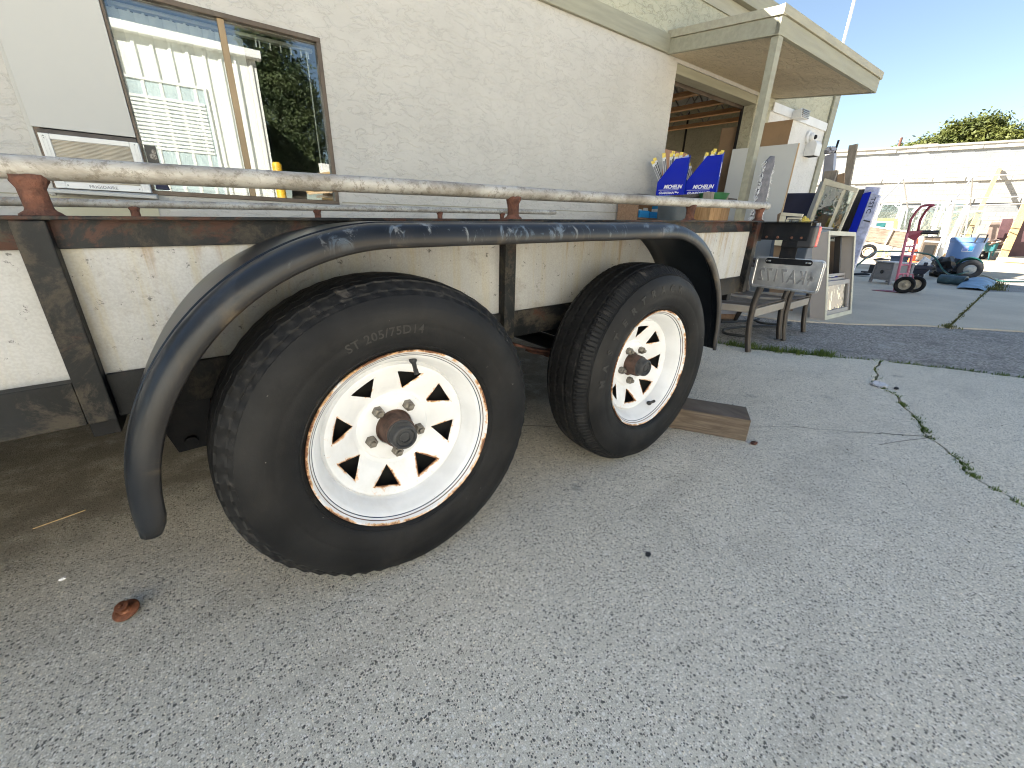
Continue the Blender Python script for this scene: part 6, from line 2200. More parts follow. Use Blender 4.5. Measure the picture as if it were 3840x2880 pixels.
# ------------------------------------------------------------------ hand truck
def hand_truck():
    B = Vector((8.15, 0.66, 0.0))
    f = (B - CAM)
    f.z = 0
    yaw = math.atan2(f.y, f.x)
    # local x to the right as seen, y away, built leaning back to the right
    t = thing('hand_truck', 'pink painted steel hand truck with black wheels standing on the far concrete', 'hand truck', (8.13, 0.73, 0.0), yaw - math.pi / 2 + R(0))

    def L(a, b, dy=0.0):
        """photo point -> local coordinates on the upright plane of the hand truck"""
        p = facing(3000 + a * .4822, 400 + b * .4822, B) - t.location
        rm = Matrix.Rotation(-(yaw - math.pi / 2), 3, 'Z')
        q = rm @ p
        return Vector((q.x, q.y + dy, q.z))
    # two side rails: near and far
    for dy, off in ((0.0, 0), (0.19, 1)):
        sx = 0.0
        pts = [L(733, 1430), L(790, 1180), L(835, 985)]
        pts = [p + Vector((0.105 * off, 0.19 * off, 0.0)) for p in pts]
        MB().tube(pts, 0.017, 12).build('side_rail', M['pink'], t, smooth='auto')
        q = [L(838, 985), L(862, 880), L(905, 815), L(945, 775), L(975, 768)]
        q = [p + Vector((0.105 * off * (1 - i * 0.05), 0.19 * off * (1 - 0.25 * i), 0.0)) for i, p in enumerate(q)]
        MB().tube(q, 0.0165, 12).build('handle_rail', M['pink_dark'], t, smooth='auto')
    a, b = L(975, 768), L(975, 768) + Vector((0.105 * 0.8, 0, 0.0))
    MB().tube([a, a + Vector((0.03, 0.0, 0.004)), b + Vector((-0.03, 0.0, 0.004)), b], 0.017, 10).build('grip', M['pink_dark'], t, smooth='auto')
    for fz in (0.12, 0.30, 0.46, 0.62, 0.78):
        p = L(733, 1430).lerp(L(835, 985), fz)
        MB().tube([p, p + Vector((0.105, 0.19, 0))], 0.011, 10).build('cross_bar', M['pink'], t, smooth='auto')
    p = L(838, 985)
    MB().prism([p + Vector((0, 0, 0.03)), p + Vector((0.19, 0.10, 0.045)), p + Vector((0.10, 0.14, -0.10)), p + Vector((0, 0, -0.05))], (0, 0.012, 0)).build('gusset', M['pink_dark'], t, bevel=0.003)
    MB().tube([p + Vector((0.11, 0.10, 0.02)), p + Vector((0.32, 0.12, 0.02))], [0.026, 0.03], 14).build('strap_roll', M['black'], t, smooth='auto')
    # toe plate
    c = L(735, 1437)
    MB().hexa([(c.x - 0.27, 0.02, 0.002), (c.x + 0.03, -0.02, 0.002), (c.x + 0.14, 0.20, 0.002), (c.x - 0.14, 0.24, 0.002)], [(c.x - 0.27, 0.02, 0.008), (c.x + 0.03, -0.02, 0.010), (c.x + 0.14, 0.20, 0.010), (c.x - 0.14, 0.24, 0.008)]).build('toe_plate', M['pink_dark'], t, bevel=0.002)
    for i, (a, b, dy) in enumerate(((808, 1397, -0.03), (872, 1388, 0.22))):
        p = L(808, 1397) + Vector((0.115 * i, dy, 0.0))
        r = 0.122
        m = MB().lathe([(0.072, -0.022), (0.080, -0.026), (0.105, -0.030), (r - 0.006, -0.024), (r, -0.012), (r, 0.012), (r - 0.006, 0.024), (0.105, 0.030), (0.080, 0.026), (0.072, 0.022)], 40, (p.x, p.y, r + 0.001))
        w = m.build('wheel', M['rubber'], t, smooth='auto')
        MB().lathe([(0.0001, -0.03), (0.016, -0.03), (0.02, -0.016), (0.045, -0.010), (0.071, -0.018), (0.0715, 0.018), (0.045, 0.010), (0.0001, 0.02)], 32, (p.x, p.y, r + 0.001)).build('rim', M['fins'], w, smooth='auto')
    p = L(808, 1397)
    MB().tube([(p.x, p.y - 0.02, 0.122), (p.x + 0.115, p.y + 0.26, 0.122)], 0.010, 10).build('axle', M['pink'], t)
    for off in (0, 1):
        q = L(790, 1180) + Vector((0.105 * off, 0.19 * off, 0))
        w = L(770, 1300) + Vector((0.105 * off + 0.012, 0.19 * off, 0))
        e = Vector((p.x + 0.115 * off * 0.9, p.y + 0.02 + 0.19 * off, 0.135))
        s = L(762, 1310) + Vector((0.105 * off, 0.19 * off, 0.0))
        MB().tube([s, s + Vector((0.05, 0.0, 0.015)), e], 0.009, 8).build('axle_brace', M['pink'], t, smooth='auto')


hand_truck()


def box_on(name, label, cat, corners, parts):
    pass


def nightstand():
    a = on_ground(3000 + 530 * .4822, 400 + 1360 * .4822)
    b = on_ground(3000 + 690 * .4822, 400 + 1385 * .4822)
    d = b - a
    yaw = math.atan2(d.y, d.x)
    w = d.length
    t = thing('nightstand', 'grey wooden nightstand with a round knob standing behind the hand truck', 'nightstand', tuple(a), yaw)
    h = 0.385
    sp = 0.035                                          # legs splay
    for x0, s in ((0.0, 1), (w, -1)):
        for y0 in (0.0, 0.30):
            MB().hexa([(x0, y0, 0), (x0 + s * 0.04, y0, 0), (x0 + s * 0.04, y0 + 0.04, 0), (x0, y0 + 0.04, 0)], [(x0 + s * sp, y0, h - 0.02), (x0 + s * (sp + 0.035), y0, h - 0.02), (x0 + s * (sp + 0.035), y0 + 0.04, h - 0.02), (x0 + s * sp, y0 + 0.04, h - 0.02)]).build('leg', M['nightstand'], t, bevel=0.003)
    MB().hexa([(0.042, 0.012, 0.06), (w - 0.042, 0.012, 0.06), (w - 0.042, 0.33, 0.06), (0.042, 0.33, 0.06)], [(0.072, 0.012, h - 0.021), (w - 0.072, 0.012, h - 0.021), (w - 0.072, 0.33, h - 0.021), (0.072, 0.33, h - 0.021)]).build('case', M['nightstand'], t, bevel=0.002)
    MB().box(0.062, w - 0.062, 0.004, 0.0115, 0.095, 0.245).build('door', M['nightstand'], t, bevel=0.003)
    MB().box(0.075, w - 0.075, 0.004, 0.0115, 0.255, h - 0.035).build('drawer', M['nightstand'], t, bevel=0.003)
    MB().box(0.02, w - 0.02, -0.015, 0.36, h - 0.0195, h).build('top', M['nightstand_top'], t, bevel=0.003)
    MB().lathe([(0.0001, -0.02), (0.028, -0.018), (0.034, -0.010), (0.030, 0.0)], 24, (w * 0.5, 0.004, 0.205)).build('knob', M['black'], t, smooth='auto')


nightstand()


def yard_near():
    """odds and ends on the far concrete, still in the shade"""
    J = lambda a, b: (3200 + a * .2049, 780 + b * .2049)
    def px_box(a0, a1, b0, b1, gx, gy, J=J):
        base = on_ground(*J(gx, gy))
        p, q = facing(*J(a0, b1), base), facing(*J(a1, b0), base)
        fw = Vector((base.x - CAM.x, base.y - CAM.y, 0)).normalized()
        yw = math.atan2(fw.y, fw.x) - math.pi / 2
        return Vector((p.x, p.y, 0)), (Vector((q.x, q.y)) - Vector((p.x, p.y))).length, max(0.0, p.z), q.z, yw
    p, w, z0, z1, yaw = px_box(990, 1460, 1070, 1290, 1150, 1290)
    t = thing('plastic_trolley', 'low navy plastic trolley behind the hand truck', 'trolley', tuple(p), yaw)
    MB().hexa([(0.06, 0.02, 0.09), (w * 0.72, 0.02, 0.09), (w * 0.72, 0.45, 0.09), (0.06, 0.45, 0.09)], [(0.02, 0, z1 - 0.07), (w * 0.9, 0, z1 - 0.07), (w * 0.9, 0.48, z1 - 0.07), (0.02, 0.48, z1 - 0.07)]).build('tray', M['navy_plastic'], t, bevel=0.01)
    MB().box(0, w, -0.02, 0.5, z1 - 0.0695, z1).build('rim', M['navy_plastic'], t, bevel=0.01)
    MB().box(w * 0.52, w * 0.72, 0.02, 0.14, z1 + 0.0005, z1 + 0.07).build('block', M['navy_plastic'], t, bevel=0.01)
    for x, y in ((0.1, 0.05), (w * 0.6, 0.05), (0.1, 0.4), (w * 0.6, 0.4)):
        MB().lathe([(0.0001, -0.02), (0.04, -0.02), (0.044, -0.01), (0.044, 0.01), (0.04, 0.02), (0.0001, 0.02)], 20, (x, y, 0.0445)).build('caster', M['black'], t, smooth='auto')
    o = MB().hexa([(0, 0, 0), (w * 0.62, 0.03, 0.0), (w * 0.6, 0.2, 0.0), (0.02, 0.2, 0)], [(w * 0.24, 0.05, 0.19), (w * 0.72, 0.07, 0.09), (w * 0.7, 0.16, 0.09), (w * 0.22, 0.15, 0.19)]).build('white_bag', M['bag_white'], loc=tuple(p + Vector((math.cos(yaw), math.sin(yaw), 0)) * (w * 0.18) + Vector((-math.sin(yaw), math.cos(yaw), 0)) * 0.2 + Vector((0, 0, z1 + 0.0005))), rot=(0, 0, yaw), bevel=0.02)
    tag(o, 'pale crumpled plastic bag lying on the navy trolley', 'bag')
    p, w, z0, z1, yaw = px_box(1260, 1560, 890, 1260, 1500, 1200)
    t = thing('white_cabinet', 'low white cabinet with a grey edge behind the navy trolley', 'cabinet', tuple(p), yaw)
    MB().hexa([(0, 0, 0.0), (w * 0.72, 0.0, 0.0), (w * 0.72, 0.4, 0.0), (0, 0.4, 0.0)], [(w * 0.15, 0, z1), (w, 0.0, z1), (w, 0.4, z1), (w * 0.15, 0.4, z1)]).build('case', M['white_gloss'], t, bevel=0.004)
    MB().hexa([(w * 0.725, 0.0, 0.0), (w * 0.78, 0, 0), (w * 0.78, 0.4, 0), (w * 0.725, 0.4, 0)], [(w * 1.005, 0, z1), (w * 1.06, 0, z1), (w * 1.06, 0.4, z1), (w * 1.005, 0.4, z1)]).build('edge', M['grey_alu'], t)
    # black box left of the nightstand, sheet of glass on the ground
    p = on_ground(*J(215, 1190))
    t = thing('black_case', 'small black case left of the nightstand', 'case', (p.x + 0.2, p.y, 0), yaw)
    MB().box(0.0, 0.34, 0, 0.3, 0.0, 0.19).build('body', M['black'], t, bevel=0.008)
    MB().box(-0.13, 0.34, -0.02, 0.2, 0.0, 0.03).build('foot', M['black'], t, bevel=0.004)
    p = on_ground(*J(60, 1240))
    o = MB().box(-0.25, 0.55, -0.15, 0.25, 0.001, 0.012).build('pale_sheet', M['grey_alu'], loc=(p.x, p.y, 0), rot=(0, 0, yaw))
    tag(o, 'pale flat sheet lying on the concrete left of the nightstand', 'sheet')
    o = MB().tube([(p.x - 0.1, p.y + 0.05, 0.035), (p.x + 0.08, p.y - 0.1, 0.045), (p.x + 0.14, p.y - 0.18, 0.035)], [0.02, 0.03, 0.018], 10).build('black_grip', M['black'], smooth='auto')
    tag(o, 'small black handle on the pale flat sheet', 'handle')
    # driftwood on the nightstand, blue tote behind
    a = on_ground(*J(560, 1330))
    p = Vector((9.62, 1.42, 0.3855))
    o = MB().tube([p + Vector((0.0, -0.02, 0.02)), p + Vector((0.06, -0.10, 0.035)), p + Vector((0.12, -0.13, 0.03)), p + Vector((0.17, -0.20, 0.025))], [0.015, 0.026, 0.02, 0.012], 8).build('driftwood', M['board_dark'], smooth='auto')
    tag(o, 'twisted brown branch lying on the nightstand', 'branch')
    p, w, z0, z1, yaw = px_box(600, 1030, 885, 1150, 800, 1150)
    t = thing('blue_tote', 'long grey blue plastic tote behind the nightstand', 'tote', tuple(p), yaw)
    MB().hexa([(0.03, 0, 0), (w - 0.03, 0, 0), (w - 0.03, 0.4, 0), (0.03, 0.4, 0)], [(0, -0.02, z1 - 0.04), (w, -0.02, z1 - 0.04), (w, 0.42, z1 - 0.04), (0, 0.42, z1 - 0.04)]).build('tote_body', M['grey_blue'], t, bevel=0.01)
    MB().box(-0.02, w + 0.02, -0.04, 0.44, z1 - 0.0395, z1).build('tote_lid', M['grey_blue'], t, bevel=0.008)
    # green hose: from the reel to both sides
    K = lambda a, b: (3480 + a * .217, 700 + b * .217)
    G = lambda q, z=0.012: on_ground(*q, z)
    coil('green_hose', [Vector((9.0, 1.62, 0.10)), Vector((9.9, 1.58, 0.42)), Vector((10.6, 1.62, 0.52)), Vector((11.4, 1.55, 0.53)), Vector((12.2, 1.38, 0.52)), Vector((12.7, 1.08, 0.45)), Vector((12.6, 0.82, 0.18)), Vector((12.3, 0.62, 0.10)), Vector((12.6, 0.45, 0.16)), G(K(760, 1470)), G(K(900, 1520)), G(K(1060, 1560)), G(K(1200, 1620)), G(K(1400, 1640)), G(K(1700, 1640))],
         0.016, M['green_hose'], 'dark green garden hose running over the totes to the right edge')
    # reel, rolled mats, duct
    p = on_ground(*K(640, 1600))
    t = thing('hose_reel', 'black wheeled hose reel lying in front of the blue bin', 'hose reel', (p.x + 0.1, p.y, 0), yaw)
    m = MB().lathe([(0.10, -0.035), (0.16, -0.05), (0.195, -0.04), (0.20, 0.0), (0.195, 0.04), (0.16, 0.05), (0.10, 0.035)], 36, (0.0, 0, 0.2))
    m.build('wheel', M['black'], t, smooth='auto')
    MB().lathe([(0.0001, -0.045), (0.05, -0.045), (0.10, -0.030), (0.105, 0.03), (0.0001, 0.03)], 28, (0.0, 0, 0.2)).build('hub', M['grey_alu'], t, smooth='auto')
    MB().lathe([(0.205, 0.055), (0.225, 0.075), (0.225, 0.10), (0.205, 0.12), (0.16, 0.13)], 32, (-0.03, 0, 0.228)).build('hose_coil', M['green_hose'], t, smooth=True)
    o = crumple('black_sack', (p.x + 0.20, p.y + 0.40, 0.0), 0.24, M['black'], 'slumped black sack left of the hose reel', 'sack', 0.95, 41)
    a, b = G(K(200, 1600), 0.08), G(K(650, 1640), 0.08)
    t = thing('rolled_mat', 'dark teal rolled mat lying on the concrete in front of the black sack', 'mat', (0, 0, 0))
    t.location = (a.x, a.y, 0)
    d = b - a
    MB().tube([Vector((0, 0, 0.088)), d * 0.45 + Vector((0, 0, 0.088)), d * 0.46 + Vector((0, 0, 0.088)), d + Vector((0, 0, 0.088))], [0.083, 0.086, 0.081, 0.086], 20).build('roll', M['duct'], t, smooth='auto')
    e = d.normalized()
    MB().tube([d + e * 0.002 + Vector((0, 0, 0.088)), d + e * 0.006 + Vector((0, 0, 0.088))], 0.055, 18).build('roll_end', M['deep_black'], t)
    # blue sandbag over the joint
    vs, fs = [], []
    c0, c1 = Vector((10.0, 0.10, 0)), Vector((12.9, 0.18, 0))
    n, k = 14, 14
    for i in range(n + 1):
        f = i / n
        c = c0.lerp(c1, f)
        w = 0.16 + 0.07 * math.sin(math.pi * f)
        hh = 0.13 * math.sin(math.pi * min(1, 0.06 + f)) + 0.01
        for j in range(k + 1):
            s = j / k * 2 - 1
            z = hh * math.sqrt(max(0, 1 - s * s)) + 0.012 * noise.noise(Vector((f * 9, s * 3, 0)))
            vs.append((c.x, c.y - s * w, max(0.001, z)))
    for i in range(n):
        for j in range(k):
            q = i * (k + 1) + j
            fs.append((q, q + 1, q + k + 2, q + k + 1))
    o = MB().add(vs, fs).build('blue_tarp_roll', M['tarp_blue'], smooth=True)
    tag(o, 'faded blue tarp roll lying along the grassy slab joint', 'tarp')
    # blue bin
    B = Vector((13.9, 0.83, 0))
    t = thing('blue_bin', 'large light blue plastic bin with black handles at the shade edge', 'bin', tuple(B))
    H = facing(*K(720, 880), B).z
    r0 = (facing(*K(1045, 900), B) - facing(*K(395, 880), B)).length / 2
    B2 = (facing(*K(1045, 900), B) + facing(*K(395, 880), B)) / 2
    t.location = (B2.x, B2.y, 0)
    MB().lathe([(0.0001, 0.0), (r0 * 0.80, 0.0), (r0 * 0.81, 0.02), (r0 * 0.97, H - 0.10), (r0 * 1.01, H - 0.095), (r0 * 1.02, H - 0.02), (r0 * 1.04, H - 0.01), (r0 * 1.04, H), (r0 * 0.98, H), (r0 * 0.95, H - 0.12), (r0 * 0.80, 0.03), (0.0001, 0.03)], 48, (0, 0, 0), 'Z').build('bin_body', M['can_blue'], t, smooth='auto')
    hd = (CAM - B2)
    hd.z = 0
    hd.normalize()
    sd = Vector((-hd.y, hd.x, 0))
    for ang, nm in ((35, 'a'), (190, 'b')):
        q = (Matrix.Rotation(R(ang), 3, 'Z') @ hd)
        s2 = Vector((-q.y, q.x, 0))
        c = q * (r0 * 1.05)
        MB().tube([c - s2 * 0.09 + Vector((0, 0, H - 0.10)), c - s2 * 0.08 + q * 0.03 + Vector((0, 0, H + 0.06)), c + s2 * 0.08 + q * 0.03 + Vector((0, 0, H + 0.06)), c + s2 * 0.09 + Vector((0, 0, H - 0.10))], 0.014, 8).build('handle', M['black'], t, smooth='auto')
    c = (Matrix.Rotation(R(12), 3, 'Z') @ hd)
    s2 = Vector((-c.y, c.x, 0))
    for nm, x0, x1, z0, z1, mt, off in (('label', -0.10, 0.08, H - 0.30, H - 0.17, 'white_print', 0.004), ('label_print', 0.0, 0.075, H - 0.29, H - 0.185, 'cyan_box', 0.006), ('label_print', -0.09, -0.008, H - 0.29, H - 0.18, 'pale_blue', 0.006)):
        vs, fs = [], []
        for k in range(9):
            xx = x0 + (x1 - x0) * k / 8
            for zz2 in (z0, z1):
                rad = r0 * (0.81 + 0.16 * zz2 / H) + off
                a2 = xx / (r0 * 0.92)
                vs.append((c * math.cos(a2) + s2 * math.sin(a2)) * rad + Vector((0, 0, zz2)))
        for k in range(8):
            fs.append((2 * k, 2 * k + 2, 2 * k + 3, 2 * k + 1))
        MB().add(vs, fs).build(nm, M[mt], t)


yard_near()


# ------------------------------------------------------------------ the sunlit far yard
def L7(a, b):
    return (3280 + a * .2532, 480 + b * .2532)


FW_P = Vector((32.3, 1.1, 0))
_d = ray(-790, 796)
FW_E = Vector((-_d.x, -_d.y, 0)).normalized()        # to the right along the far wall as seen
FW_N = Vector((FW_E.y, -FW_E.x, 0))
if FW_N.dot(CAM - FW_P) < 0:
    FW_N = -FW_N                                       # towards the camera


def far_wall():
    yaw = math.atan2(FW_E.y, FW_E.x)
    t = thing('block_building', 'long white painted concrete block building with split face bands across the yard', 'building', tuple(FW_P), yaw)
    # local x right along the wall, local -y or +y towards the camera
    sgn = -1 if (Matrix.Rotation(yaw, 3, 'Z') @ Vector((0, -1, 0))).dot(FW_N) > 0 else 1
    x0, x1, H = -16.0, 14.0, 5.25

    def pb(mb, name, mat, **kw):
        if sgn > 0:
            mb.xform(lambda p: Vector((p.x, -p.y, p.z)))
        return mb.build(name, mat, t, **kw)
    pb(MB().box(x0, x1, 0.0, 8.0, 0.0, H), 'wall_core', M['mortar'])
    rough = {13, 18, 25}
    recess = {24, 23, 12, 11}
    proto = None
    count = 0
    joined = MB()
    jr = MB()
    jg = MB()
    bw, bh = 0.405, 0.2025
    for row in range(26):
        z = row * bh
        pr = 0.045 if row in rough else (-0.0 if row in recess else 0.014)
        for col in range(int((x1 - x0) / bw)):
            x = x0 + col * bw + (bw / 2 if row % 2 else 0)
            if x + bw > x1:
                continue
            vis = -9.5 < x < 2.0 and row >= 7 and row not in rough and row not in recess
            if row in rough:
                jr.box(x + 0.003, x + bw - 0.003, -pr - rnd.uniform(0, 0.03), -0.0005, z + 0.003, z + bh - 0.003)
            elif row in recess:
                jg.box(x + 0.002, x + bw - 0.002, -0.004, -0.0005, z + 0.002, z + bh - 0.002)  # these courses are a darker grey than the blocks around them
            elif vis and count < 290:
                if proto is None:
                    m = MB().box(0.004, bw - 0.004, -0.014, -0.0005, 0.004, bh - 0.004)
                    proto = pb(m, 'block', M['brick_white'])
                    o = proto
                else:
                    o = proto.copy()
                    COL.objects.link(o)
                    o.parent = t
                o.location = (x, rnd.uniform(-0.001, 0.001), z)
                count += 1
            else:
                joined.box(x + 0.004, x + bw - 0.004, -0.014, -0.0005, z + 0.004, z + bh - 0.004)
    tag(pb(joined, 'block_courses', M['brick_white']), kind='stuff')
    tag(pb(jg, 'grey_band_courses', M['grey_block']), kind='stuff')
    tag(pb(jr, 'split_face_courses', M['brick_rough']), kind='stuff')
    pb(MB().box(x0 - 0.1, x1, -0.10, 0.4, H + 0.001, H + 0.10), 'coping', M['brick_white'], bevel=0.01)
    pb(MB().box(0.0, 1.0, 0.6, 1.4, H + 0.101, H + 0.75), 'roof_vent', M['plank_grey'], bevel=0.02)


far_wall()


def FWp(px, py, out=0.0):
    return on_plane(px, py, FW_P + FW_N * out, FW_N)


def lean_board(name, top, bot, w, th, mat, label, cat, out_top=0.08, out_bot=0.9):
    """straight board leaning on the block wall"""
    a = FWp(*top, out_top)
    b = FWp(*bot, out_bot)
    d = b - a
    b = a + d * (a.z / -d.z) if abs(d.z) > 0.01 else b
    o = MB().bar(b, a, w, th, FW_N).build(name, mat, bevel=0.004)
    return tag(o, label, cat)


def far_yard():
    # leaning timber
    lean_board('long_board', L7(1850, 600), L7(1380, 1580), 0.17, 0.05, M['pine'], 'long pale pine board leaning high against the block wall', 'board', 0.06, 2.0)
    lean_board('pine_plank', L7(2300, 1000), L7(1900, 1900), 0.30, 0.05, M['pine'], 'wide pine plank leaning at the right edge of the photo', 'plank', 0.5, 2.6)

    def panel(name, quad, out, th, mat, label, cat):
        P = [FWp(*L7(*q), out) for q in quad]
        base = sum(P, Vector()) / len(P)
        base.z = 0
        o = MB().prism([p - base for p in P], FW_N * th).build(name, mat, loc=tuple(base), bevel=0.006)
        return tag(o, label, cat)
    panel('maroon_board', [(1890, 1350), (2050, 1340), (1960, 1800), (1730, 1800)], 1.4, 0.05, M['maroon'], 'maroon board leaning on the far wall left of the wide plank', 'board')
    panel('maroon_sheet', [(2130, 1340), (2300, 1330), (2300, 1900), (1880, 1900)], 1.2, 0.06, M['maroon'], 'large dark maroon sheet behind the wide pine plank', 'sheet')
    panel('brown_board', [(1720, 1395), (1860, 1395), (1790, 1700), (1600, 1700)], 1.7, 0.05, M['brown_board'], 'brown board leaning left of the maroon board', 'board')
    panel('grey_offcut', [(1440, 1460), (1480, 1460), (1440, 1560), (1395, 1560)], 1.8, 0.05, M['board_dark'], 'small dark offcut beside the foot of the long pine board', 'offcut')
    # salvaged windows along the wall
    def far_window(quad, out, label, f=0.10, mull=None, glass='sash_glass'):
        P = [FWp(*L7(*q), out) for q in quad]
        base = sum(P, Vector()) / 4
        base.z = 0
        t = thing('white_window', label, 'window', tuple(base))
        P = [p - base for p in P]
        c = sum(P, Vector()) / 4

        def ins(p, k):
            return p + (c - p) * k
        k = f
        Q = [ins(p, k) for p in P]
        for i in range(4):
            j = (i + 1) % 4
            MB().prism([P[i], P[j], Q[j], Q[i]], FW_N * 0.06).build('frame', M['white_gloss'], t)
        MB().prism([p + FW_N * 0.02 for p in Q], FW_N * 0.006).build('pane', M[glass], t)
        if mull:
            for a in mull:
                p, q = Q[0].lerp(Q[1], a), Q[3].lerp(Q[2], a)
                MB().bar(p + FW_N * 0.035, q + FW_N * 0.035, 0.05, 0.03, FW_N).build('mullion', M['white_gloss'], t)
    far_window([(110, 1120), (405, 1120), (300, 1400), (-10, 1400)], 1.5, 'leftmost white window frame leaning on the far wall')
    far_window([(450, 1165), (800, 1175), (640, 1560), (330, 1560)], 1.7, 'white window behind the hand truck handle', 0.10, (0.5,))
    far_window([(700, 1110), (1390, 1100), (1200, 1620), (560, 1620)], 1.2, 'wide white window behind the tent frame legs', 0.07, (0.35, 0.62))
    far_window([(990, 1240), (1290, 1230), (1150, 1620), (850, 1620)], 1.5, 'greenish glazed window behind the white poles', 0.08)
    far_window([(1380, 1230), (1640, 1220), (1500, 1600), (1250, 1600)], 1.4, 'narrow white window right of the white poles', 0.10)
    panel('tan_frame_board', [(0, 1340), (340, 1340), (330, 1380), (-10, 1380)], 2.4, 0.08, M['pine'], 'horizontal tan board above the small trailer', 'board')
    panel('tan_post', [(280, 1380), (345, 1380), (320, 1520), (260, 1520)], 2.4, 0.08, M['pine'], 'short tan board end left of the hand truck', 'board')
    panel('green_glass', [(20, 1410), (170, 1400), (150, 1490), (5, 1480)], 2.2, 0.02, M['teal'], 'dark green glass sheet above the small trailer', 'glass')
    panel('pale_card', [(600, 1190), (680, 1200), (600, 1270), (530, 1245)], 3.0, 0.01, M['cream_vinyl'], 'cream card caught near the hand truck handle', 'card')

    # carport frame of thin pipes
    t = thing('carport_frame', 'bare carport frame of thin grey pipes in front of the block wall', 'frame', tuple(FW_P + FW_N * 5))
    base = t.location

    def fp(a, b, out):
        return FWp(*L7(a, b), out) - base
    lines = [((430, 750, 4), (1460, 718, 4)), ((1460, 718, 4), (2300, 678, 4)), ((430, 750, 4), (75, 1105, 6.2)), ((425, 755, 4), (490, 1180, 2.2)), ((1455, 722, 4), (1190, 1050, 6.2)), ((1452, 722, 4), (1415, 1150, 2.2)),
             ((75, 1105, 6.2), (1190, 1055, 6.2)), ((1190, 1055, 6.2), (2300, 1008, 6.2)), ((490, 1180, 2.2), (1415, 1152, 2.2)), ((1415, 1152, 2.2), (2300, 1118, 2.2))]
    for (a, b, o1), (c, d, o2) in lines:
        MB().tube([fp(a, b, o1), fp(c, d, o2)], 0.028, 8).build('pipe', M['pipe_grey'], t, smooth='auto')
    for (a, b, c, d, o) in ((75, 1105, -40, 1750, 6.2), (1190, 1055, 1010, 1640, 6.2), (490, 1180, 420, 1600, 2.2), (1415, 1152, 1340, 1560, 2.2)):
        p, q = fp(a, b, o), fp(c, d, o)
        dd = q - p
        q = p + dd * ((p.z) / -dd.z)
        MB().tube([p, q], 0.028, 8).build('leg', M['pipe_grey'], t, smooth='auto')
    for k, (a, b, c, d, r, o, lb) in enumerate(((1040, 1120, 880, 1480, 0.085, 3.2, 'left wrapped white pole leaning by the carport frame'), (1140, 1120, 1010, 1659, 0.13, 6.0, 'thick wrapped white pole at the carport leg'), (1370, 1160, 1150, 1600, 0.11, 2.6, 'right wrapped white pole leaning by the carport frame'))):
        p, q = FWp(*L7(a, b), o), FWp(*L7(c, d), o)
        dd = q - p
        q = p + dd * (p.z / -dd.z)
        n = 10
        pts = [p.lerp(q, i / n) for i in range(n + 1)]
        ob = MB().tube(pts, [r * rnd.uniform(0.85, 1.12) for _ in pts], 10).build('white_pole', M['white_gloss'], smooth='auto')
        tag(ob, lb, 'pole')

    # small wooden trailer
    J = lambda a, b: (3200 + a * .2049, 780 + b * .2049)
    g = on_ground(*J(255, 930))
    f = Vector((g.x - CAM.x, g.y - CAM.y, 0)).normalized()
    yaw = math.atan2(f.y, f.x) - math.pi / 2
    rot = Matrix.Rotation(-yaw, 3, 'Z')
    t = thing('plywood_trailer', 'small trailer with weathered plywood sides and a peach coloured wheel', 'trailer', tuple(g), yaw)

    def lp(a, b, dy=0.0):
        q = rot @ (facing(*J(a, b), g) - g)
        return Vector((q.x, q.y + dy, q.z))
    MB().prism([lp(230, 335), lp(700, 405), lp(560, 650), lp(150, 590)], (0, 0.03, 0)).build('side_board', M['plywood_old'], t)
    MB().prism([lp(745, 400), lp(1000, 440), lp(880, 730), lp(600, 670)], (0, 0.03, 0)).build('side_board', M['plywood_old'], t)
    MB().bar(lp(720, 385, -0.02), lp(570, 680, -0.02), 0.04, 0.06, (0, 1, 0)).build('post', M['white_gloss'], t)
    MB().bar(lp(200, 315, 0.01), lp(1010, 435, 0.01), 0.06, 0.05, (0, 0, 1)).build('top_rail', M['white_gloss'], t)
    MB().prism([lp(150, 600, 1.2), lp(700, 680, 1.2), lp(880, 735, 1.2), lp(1000, 440, 1.2), lp(230, 335, 1.2)], (0, 0.03, 0)).build('far_side', M['plywood_old'], t)
    MB().hexa([lp(150, 600, 0.03), lp(880, 735, 0.03), lp(880, 735, 1.19), lp(150, 600, 1.19)], [lp(150, 600, 0.03) + Vector((0, 0, .04)), lp(880, 735, 0.03) + Vector((0, 0, .04)), lp(880, 735, 1.19) + Vector((0, 0, .04)), lp(150, 600, 1.19) + Vector((0, 0, .04))]).build('bed', M['plywood_old'], t)
    c = lp(260, 800)
    Rr = abs(lp(260, 930).z - lp(260, 660).z) / 2
    pw = Vector((c.x, -0.14, Rr))
    wv = MB().lathe([(Rr * 0.6, -0.02), (Rr * 0.72, -0.06), (Rr * 0.93, -0.05), (Rr, -0.02), (Rr, 0.10), (Rr * 0.9, 0.14), (Rr * 0.6, 0.12)], 40, pw).build('wheel', M['rubber'], t, smooth='auto')
    m = MB().lathe([(0.0001, -0.03), (Rr * 0.14, -0.03), (Rr * 0.18, -0.01), (Rr * 0.42, -0.015), (Rr * 0.52, -0.04), (Rr * 0.60, -0.03), (Rr * 0.62, -0.045), (Rr * 0.61, 0.0)], 32, pw)
    m.build('rim', M['wheel_tan'], wv, smooth='auto')
    for k in range(8):
        a = k * math.pi / 4
        MB().lathe([(0.0001, -0.034), (Rr * 0.06, -0.034), (Rr * 0.06, -0.02)], 10, pw + Vector((Rr * 0.44 * math.cos(a), -0.012, Rr * 0.44 * math.sin(a)))).build('rim_hole', M['deep_black'], wv)
    pts = [pw + Vector((Rr * 1.25 * math.cos(R(a)), 0.0, Rr * 1.22 * math.sin(R(a)))) for a in range(165, 4, -10)]
    m = MB()
